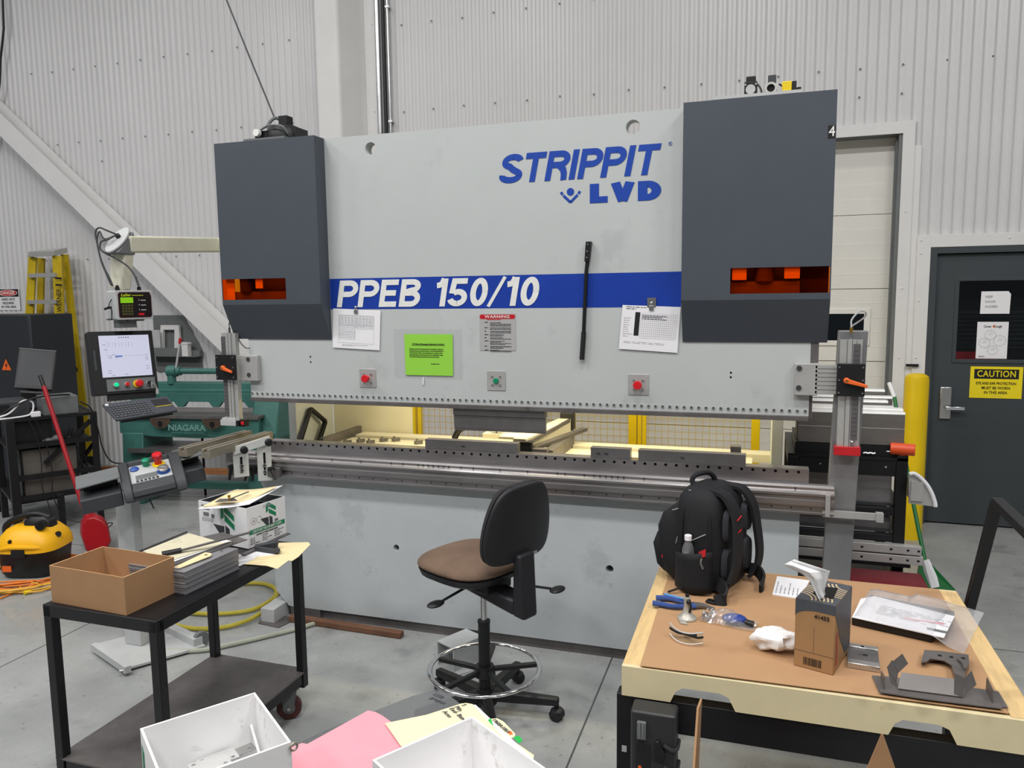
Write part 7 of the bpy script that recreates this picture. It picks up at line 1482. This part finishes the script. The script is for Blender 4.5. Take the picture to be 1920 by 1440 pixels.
# ---- rugged case under the near end
pc = thing('equipment_case', 'black ribbed hard case with latches standing under the table end', 'case', (2.56, -1.58, .0))
CT = FR((2.492, -1.575, .151), (1, 0, 0), (0, 1, 0))
b = B(CT); b.hexa([(0, 0, 0), (.15, 0, 0), (.15, .42, 0), (0, .42, 0)], [(0, .0, .42), (.14, .0, .42), (.14, .40, .42), (0, .40, .42)])
b = MB(); mat('case_black', '#303032', .42, 0, var=.1, scale=20); T2_ = Matrix.Translation((2.492, -1.612, .0)) @ Matrix.Diagonal((1, 1, 1.085, 1)); b.T = T2_
rbox(b, 0, .135, 0, .075, 0, .605, .012); b.build('case_shell', 'case_black', pc, bevel=.006)
for i in range(6):
    b = MB(); b.T = T2_; z = .21+i*.062; b.tube([(.100, -.003, z), (.125, -.005, z-.01), (.137, .01, z-.012), (.138, .06, z-.012)], .006, 6, 3); b.build('rib', 'case_black', pc, smooth=True)
for z in (.555, .30):
    b = MB(); b.T = T2_; b.box(.022, .048, -.012, 0, z-.025, z+.025); b.box(.028, .032, -.016, -.012, z-.02, z+.03); b.box(.038, .042, -.016, -.012, z-.02, z+.03); b.build('latch', 'mid_grey', pc, bevel=.002)
for z in (.51, .36):
    b = MB(); b.T = T2_; b.slab([(.07, -.001, z-.03), (.10, -.001, z-.035), (.105, -.001, z-.01), (.085, -.001, z+.025), (.075, -.001, z+.02)], (0, -1, 0), .012); b.build('latch', 'black_plastic', pc, bevel=.003)
b = MB(); b.T = T2_; b.box(.018, .06, -.003, 0, .34, .515); b.build('rough_panel', 'rubber', pc); b = MB(); b.T = T2_; b.cyl((.03, -.003, .445), (.03, -.005, .445), .005, n=10); b.build('red_light', 'orange_plastic', pc); b = MB(); b.T = T2_; b.box(.036, .044, -.0045, -.003, .422, .442); b.box(.028, .033, -.0045, -.003, .405, .422); b.build('case_label', 'pale_grey', pc)
b = MB(); b.T = T2_; b.box(.02, .115, -.004, 0, .22, .265); b.build('foil_label', 'mid_grey', pc)
# ---- cardboard box in the foreground, only its raised flap tips in view
Yc = -2.0
fb = thing('cardboard_box', 'brown cardboard box before the work table, only its raised flaps in view', 'box', (2.95, -2.2, 0))
fa = at_y(1305, 1321, Yc); fz = at_y(1655, 1378, Yc+.05)
x0, x1 = fa.x-.005, fz.x+.0
for (xa, xb, ya, yb) in ((x0, x1, Yc-.42, Yc-.415), (x0, x1, Yc+.06, Yc+.065), (x0, x0+.005, Yc-.42, Yc+.06), (x1, x1+.005, Yc-.42, Yc+.06)): MB().box(xa, xb, ya, yb, .0, .50).build('box_wall', 'kraft', fb)
MB().box(x0, x1, Yc-.42, Yc+.06, .0, .005).build('box_bottom', 'kraft', fb)
f1 = [at_y(1280, 1450, Yc-.10), at_y(1296, 1450, Yc+.02), at_y(1308, 1400, Yc+.02), at_y(1309, 1318, Yc), at_y(1303, 1322, Yc-.02)]
MB().slab([V(x0, Yc-.30, .5), V(x0, Yc+.03, .5), V(x0+.012, Yc+.03, fa.z), V(x0+.008, Yc-.02, fa.z+.002), V(x0+.003, Yc-.26, .58)], (1, 0, 0), .005).build('box_flap', 'kraft', fb)
MB().slab([at_y(1622, 1450, Yc+.05), at_y(1682, 1450, Yc+.05), at_y(1656, 1377, Yc+.05), at_y(1653, 1377, Yc+.05)], (0, 1, 0), .005).build('box_flap', 'kraft', fb)
# ================================================================ RIGHT BACKGROUND: TOOL RACK, BOLLARD, BROOM, FENCE, SIGNS
tk = thing('tool_rack', 'black steel tool rack loaded with bars beside the press brake end', 'rack', (3.29, .95, 0))
RX0, RX1, RY0, RY1 = 2.985, 3.575, .60, 1.22
for x, y, zt in ((RX0, RY0, 1.0), (RX1-.055, RY0, 1.03), (RX0, RY1, 1.0), (RX1-.055, RY1, 1.0)): MB().box(x, x+.055, y, y+.055, 0, zt).build('upright', 'black_paint', tk, bevel=.003)
for z, h in ((1.0, .085), (.742, .04), (.60, .04), (.30, .05)): 
    MB().box(RX0+.055, RX1-.055, RY0+.005, RY0+.045, z-h, z).build('front_rail', 'black_paint', tk, bevel=.002); MB().box(RX0+.055, RX1-.055, RY1, RY1+.04, z-h, z).build('back_rail', 'black_paint', tk)
    for x in (RX0+.005, RX1-.05): MB().box(x, x+.045, RY0+.055, RY1, z-h, z).build('side_rail', 'black_paint', tk)
for z in (.762, .62, .32): MB().box(RX0+.06, RX1-.06, RY0+.05, RY1, z-.02, z-.005).build('shelf', 'dark_grey', tk)
MB().box(RX0, RX1, RY0, RY1+.05, 1.0, 1.015).build('top_shelf', 'black_paint', tk)
for x, z in ((3.15, .965), (3.47, .965)): MB().cyl((x, RY0+.005, z), (x, RY0, z), .006, n=8).build('bolt', 'steel_bright', tk)
# tall tool blocks on top
mat('tool_bright', '#f1f1ee', .45, .1, var=.06, scale=10); mat('tool_face', '#7f7a76', .45, .5, var=.12, scale=4, stretch=(1, 1, 4))  # near-white puts the strong light on the block tops into the colour
labs = ['tallest front steel tool block on the rack top', 'second steel tool block from the front on the rack top', 'third steel tool block from the front on the rack top', 'fourth steel tool block from the front on the rack top', 'fifth steel tool block from the front on the rack top', 'rearmost steel tool block on the rack top']
MB().box(3.02, 3.56, RY0+.02, RY0+.5, 1.015, 1.075).build('riser', 'black_paint', tk)
for i in range(6):
    y = RY0+.025+i*.066; xr = (3.555, 3.555, 3.52, 3.50, 3.53, 3.50)[i]; xl = (3.035, 3.03, 3.05, 3.03, 3.05, 3.04)[i]; zt = (1.252, 1.262, 1.262, 1.285, 1.30, 1.33)[i]
    o = thing('tool_block', labs[i], 'tooling block', ((xl+xr)/2, y+.03, 1.076), 'tool blocks on the rack top')
    MB().box(xl, xr, y, y+.06, 1.076, zt-.01).build('block_body', 'tool_face', o, bevel=.002)
    b = MB().slab([(xl, y, zt-.01), (xl, y+.06, zt-.01), (xl, y+.060, zt), (xl, y+.006, zt)], (1, 0, 0), xr-xl); b.build('highlight_top', 'tool_bright', o)  # top strip of each block, its highlight painted near-white
    if i == 0: MB().box(xl+.0, xr, y-.0008, y, 1.165, 1.1665).build('scribe_line', 'tool_bright', o)
for k, (z, lb) in enumerate(((1.42, 'top'),)):
    pass
# punches stacked in the machine gap behind the light curtain slide
for k in range(3):
    o = MB().box(3.03+.01*k, 3.17, RY0-.10+.05*k, RY0-.06+.05*k, 1.016, 1.20-.02*k).build('short_block', 'tool_face', None, bevel=.002); tag(o, 'short grey tool block on the rack, %s behind the sensor post' % ('nearest', 'second', 'third')[k], 'tooling block', 'short tool blocks')
    o.location.y += .08
    COL.objects.unlink(o); bpy.data.objects.remove(o)
def vbar(x0, x1, y, z, h, lab, m='steel', d=.07):
    P = [(0, 0), (d, 0), (d, h), (d*.65, h), (d*.5, h*.75), (d*.35, h), (0, h)]; n = 7
    o = MB().add([(x0, y+a, z+c) for a, c in P]+[(x1, y+a, z+c) for a, c in P], [(i, (i+1) % n, n+(i+1) % n, n+i) for i in range(n)]+[tuple(range(n)), tuple(range(2*n-1, n-1, -1))]).build('die_bar', m)
    return tag(o, lab, 'die', 'die bars in the tool rack')
vbar(3.045, 3.51, RY0+.06, .758, .155, 'wide bright die bar on the upper rack shelf', 'steel', .09); vbar(3.045, 3.51, RY0+.19, .758, .10, 'second die bar behind the bright one on the upper shelf', 'steel_dark'); vbar(3.045, 3.51, RY0+.30, .758, .08, 'third die bar at the back of the upper rack shelf', 'steel_dark')
vbar(3.045, 3.51, RY0+.06, .616, .06, 'front die bar on the middle rack shelf', 'steel_dark'); vbar(3.045, 3.51, RY0+.15, .616, .08, 'second die bar on the middle rack shelf', 'steel_worn'); vbar(3.045, 3.51, RY0+.24, .616, .10, 'third die bar on the middle rack shelf', 'steel_dark')
for k, (z, lb) in enumerate(((.462, 'lower grey bar with square holes sticking out of the lowest shelf'), (.515, 'upper grey bar with square holes sticking out of the lowest shelf'))):
    q = thing('punched_bar', lb, 'bar', (3.35, RY0-.03, z), 'punched bars on the lowest shelf')
    MB().box(3.04, 3.66-.01*k, RY0-.045, RY0-.003, z, z+.045).build('bar', 'alu_plate', q, bevel=.002)
    for x in (3.20, 3.36, 3.50, 3.58, 3.63): MB().box(x, x+.012, RY0-.0462, RY0-.045, z+.018, z+.028).build('hole', 'black_hole', q)
MB().box(3.0, 3.6, RY0-.05, RY0, .445, .46).build('bar_ledge', 'black_paint', tk)
# scrap bits on the rack shelf
r = random.Random(4)
for i in range(5):
    x = 3.08+i*.085; z = .873 if i > 3 else .86
    b = MB().slab([(x-.04, RY0+.07, .90), (x+.05, RY0+.06, .905), (x+.06, RY0+.14, .93), (x, RY0+.18, .94)], (0, 0, 1), .003)
    b = MB().bar((x-.04, RY0+.28, .885), (x+.05, RY0+.20, .895+.02*(i % 2)), .05, .004, (.3, .2, 1)); o = b.build('scrap_piece', ('bar_tan', 'steel_worn', 'alu_plate', 'steel_dark', 'bar_tan')[i]); tag(o, ('tan', 'worn grey', 'pale', 'dark', 'short tan')[i]+' scrap piece lying behind the bright die bar in the rack', 'scrap', 'scrap pieces in the rack')
# orange dead-blow hammer on the post
hm = thing('rubber_mallet', 'orange dead-blow mallet resting on the rack upright', 'mallet', (3.545, RY0+.02, 1.03)); mat('mallet_orange', '#ee5a2e', .4)
b = MB().cyl((3.49, RY0+.02, 1.062), (3.605, RY0+.0, 1.062), .031, n=24); b.build('head', 'mallet_orange', hm, bevel=.004); MB().cyl((3.549, RY0+.02, 1.030), (3.549, RY0+.02, 1.040), .022, n=14).build('neck', 'mallet_orange', hm)
b = MB().cyl((3.49, RY0+.02, 1.045), (3.36, RY0+.06, 1.035), .006, n=8); b.build('hook_handle', 'steel_bright', hm, smooth=True); o = MB().tube([(3.36+.012*i, RY0+.015, 1.030+.004*(i % 2)) for i in range(6)], .006, 6, 2).build('spring_clip', 'steel_bright', None, smooth=True); tag(o, 'small bright spring clip lying on the rack edge by the mallet', 'clip')
tb = thing('tool_box', 'dark red plastic tool box under the tool rack', 'tool box', (3.4, .62, 0)); mat('case_red', '#65121f', .4)
for x0, x1 in ((3.14, 3.66),): MB().box(x0, x1, .28, .52, .012, .37).build('box_body', 'case_red', tb, bevel=.015); MB().hexa([(x0-.01, .27, .37), (x1+.01, .27, .37), (x1+.01, .53, .37), (x0-.01, .53, .37)], [(x0+.02, .30, .44), (x1-.02, .30, .44), (x1-.02, .50, .44), (x0+.02, .50, .44)]).build('lid', 'case_red', tb, bevel=.008); MB().box(x0+.15, x1-.15, .262, .272, .34, .39).build('latch', 'case_red', tb, bevel=.003)
MB().box(3.15, 3.65, .29, .51, 0, .012).build('base_foot', 'black_plastic', tb)
# white curved guard, broom
o = MB().slab([V(at_y(u_, v_, .50).x, .50, at_y(u_, v_, .50).z) for u_, v_ in [(1704, 891), (1712, 889), (1722, 894), (1735, 906), (1745, 922), (1752, 940), (1754, 950), (1704, 944)]], (0, 1, 0), .012).build('curved_panel', 'alu_plate'); tag(o, 'pale quarter-round panel with white rim sticking out beside the rack', 'panel')
MB().tube([at_y(u_, v_, .495) for u_, v_ in [(1705, 889), (1714, 888), (1726, 896), (1738, 909), (1747, 925), (1753, 942), (1754, 950)]], .010, 8, 3).build('white_rim', 'paper_white', o, smooth=True)
MB().box(3.575, 3.63, .49, .60, .82, .92).build('panel_bracket', 'alu_plate', o)
brm = thing('broom', 'broom with green handle standing behind the work table by the door', 'broom', (3.86, 1.36, 0)); mat('broom_green', '#176b34', .45)
h0, h1 = V(3.80, 1.30, .30), at_y(1667, 716, 2.20)
hA, hB = at_y(1735, 1056, 1.30), at_y(1708, 920, 1.55); hC = hA+(hB-hA)*2.62
hC = at_y(1667, 718, 1.93); hM = at_y(1677, 745, 1.88)
MB().tube([hA, hB, hM], .0125, 10, 4).build('handle', 'broom_green', brm, smooth=True); MB().tube([hM, hC], .014, 10).build('handle_grip', 'paper_white', brm, smooth=True)
q0 = hA; bt = V(hA.x+.09, hA.y-.05, .0)
b = MB().loft([[q0+V(-.03, 0, .0), q0+V(.03, -.02, 0), q0+V(.03, .02, 0), q0+V(-.03, .03, 0)], [bt+V(-.14, .0, .10), bt+V(.07, -.03, .10), bt+V(.07, .03, .10), bt+V(-.14, .04, .10)]]); b.build('bristle_cap', 'broom_green', brm); 
b = MB().loft([[bt+V(-.14, .0, .10), bt+V(.07, -.03, .10), bt+V(.07, .03, .10), bt+V(-.14, .04, .10)], [bt+V(-.17, .0, .0), bt+V(.10, -.04, .0), bt+V(.10, .04, .0), bt+V(-.17, .04, .0)]]); b.build('bristles', 'broom_green', brm)
b = MB().tube([hA+V(-.0, -.0, .02), hA+V(.02, -.012, -.04), hA+V(.05, -.03, -.13)], [.022, .042], 8, 3); b.build('cloth_wrap', 'paper_white', brm, smooth=True)
# bollard
bo = thing('bollard', 'yellow steel bollard in front of the garage door trim', 'bollard', (3.95, 2.62, 0)); MB().lathe([(.084, 0), (.084, 1.22), (.078, 1.245), (.05, 1.262), (0, 1.268)], (3.945, 2.62, 0), (0, 0, 1), 36).build('post', 'yellow_paint', bo, smooth=True)
o = MB().box(3.93, 4.02, WY-.05, WY-.032, 1.28, 1.30).build('door_holder', 'black_plastic'); tag(o, 'small black plate on the door trim just above the bollard', 'plate')
# ---- yellow safety fence behind the machine
FY = 2.02; fe = thing('safety_fence', 'yellow wire mesh safety fence behind the press brake', 'fence', (1.45, FY, 0))
for x0, x1 in ((.03, .105), (1.885, 1.945), (2.775, 2.835), (-.01, .02)): MB().box(x0, x1, FY-.03, FY+.03, 0, 2.05).build('fence_post', 'yellow_paint', fe, bevel=.003)
for xa, xb in ((.12, 1.88), (1.985, 2.775)):
    fr = MB()
    for a in ((xa, xa+.03, .12, 2.0), (xb-.0, xb+.004, .12, 2.0), (xa, xb, .12, .15), (xa, xb, 1.97, 2.0)): fr.box(a[0], a[1], FY-.015, FY+.015, a[2], a[3])
    p = fr.build('panel_frame', 'yellow_paint', fe); b = MB(); x = xa+.045
    while x < xb: b.box(x-.0015, x+.0015, FY-.0015, FY+.0015, .15, 1.97); x += .050
    z = .2
    while z < 1.97: b.box(xa, xb, FY-.0045, FY-.0015, z-.0015, z+.0015); z += .050
    b.build('wire_mesh', 'yellow_wire', p)
MB().box(1.95, 1.98, FY-.02, FY+.02, .12, 2.0).build('fence_post', 'yellow_paint', fe)
o = MB().box(2.86, 2.93, 1.2, 1.5, 0, .98).build('black_cabinet', 'black_plastic', None, bevel=.004)
bpy.data.objects.remove(o)
# cables by the wall
o = MB().tube([V(-5.33, 2.98, 6.99), at_y(5, 0, 2.98), at_y(1, 110, 2.98), at_y(-4, 190, 2.98), at_y(-30, 400, 2.98), at_y(-75, 640, 2.98)], .012, 8, 3).build('wall_cable', 'black_plastic', None, smooth=True); tag(o, 'black cable running down the wall at the edge of the view', 'cable')
o = MB().tube([at_y(516, 224, .06), at_y(470, 112, .07), at_y(424, -2, .08), at_y(376, -120, .09)], .0045, 6, 0).build('drop_cable', 'dark_grey', None, smooth=True); tag(o, 'thin cable running from the ceiling down to the valve on the end cover', 'cable')
# ---- door signs
sg_ = MB().box(4.398, 4.756, DY-.0035, DY-.001, 1.036, 1.284).build('caution_sign', 'yellow_button', dr); mat('sign_yellow', '#f0d91c', .45); sg_.data.materials[0] = MATS['sign_yellow']
sg_.parent = None; sg_.location = (4.577, DY-.00225, 1.16); tag(sg_, 'yellow CAUTION eye and ear protection sign on the grey door', 'sign'); ORG[sg_.name] = V(4.577, DY-.00225, 1.16)
YD = DY-.0035
MB().box(4.425, 4.73, YD-.0006, YD, 1.188, 1.264).build('sign_header', 'ink_black', sg_); text('lettering', 'CAUTION', 'sign_yellow', sg_, (4.5775, YD-.0006, 1.226), XU, ZU, .050, bold=.018, xs=.80, space=1.08)
for i, s in enumerate(('EYE AND EAR PROTECTION', 'MUST BE WORN', 'IN THIS AREA')): text('lettering', s, 'ink_black', sg_, (4.5775, YD, 1.152-i*.036), XU, ZU, .021, bold=.02, xs=.74 if i == 0 else .9)
small_print(1, (4.55, YD, 1.05), XU, ZU, .07, .006, .3, 95, .2).build('print', 'ink_light', sg_)
PY = DY+.0165
o = MB().slab([(4.445, PY, 1.695), (4.645, PY, 1.695), (4.648, PY, 1.845), (4.630, PY, 1.868), (4.447, PY, 1.868)], (0, -1, 0), .0008).build('door_notice', 'paper_white'); tag(o, 'white KEEP DOOR CLOSED notice on the door glass', 'notice')
for i, s in enumerate(('KEEP', 'DOOR', 'CLOSED')): text('lettering', s, 'ink_light', o, (4.475, PY-.0008, 1.826-i*.038), XU, ZU, .017, align='LEFT', bold=.01)
o = MB().box(4.432, 4.645, PY-.0008, PY, 1.345, 1.632).build('door_poster', 'paper_white'); tag(o, 'white cover your cough poster on the door glass below the notice', 'poster')
text('lettering', 'Cover   Cough', 'ink_black', o, (4.5385, PY-.0008, 1.596), XU, ZU, .018, bold=.01, xs=.82); b = MB().cyl((4.545, PY-.0012, 1.597), (4.545, PY-.0018, 1.597), .009, n=16); b.build('orange_dot', 'orange_plastic', o)
b = MB()
for cx_, cz_, R_ in ((4.525, 1.53, .036), (4.590, 1.485, .040), (4.487, 1.468, .036), (4.545, 1.412, .034)):
    b.lathe([(R_-.0008, 0), (R_+.0008, 0), (R_+.0008, .0005), (R_-.0008, .0005)], (cx_, PY-.0013, cz_), (0, -1, 0), 28, True)
    for k in range(9): a = k*.7; b.bar((cx_+R_*1.08*math.cos(a), PY-.0014, cz_+R_*1.08*math.sin(a)), (cx_+R_*1.25*math.cos(a), PY-.0014, cz_+R_*1.25*math.sin(a)), .0012, .0006, (0, 1, 0))
    b.bar((cx_-.018, PY-.0014, cz_), (cx_+.016, PY-.0014, cz_+.006), .0012, .0006, (0, 1, 0)); b.lathe([(.0095, 0), (.0105, 0), (.0105, .0005), (.0095, .0005)], (cx_+.004, PY-.0013, cz_+.012), (0, -1, 0), 16, True)
b.build('drawing_print', 'ink_light', o); small_print(1, (4.452, PY-.0008, 1.357), XU, ZU, .04, .01, .6, 97, .4).build('print', 'ink_black', o)
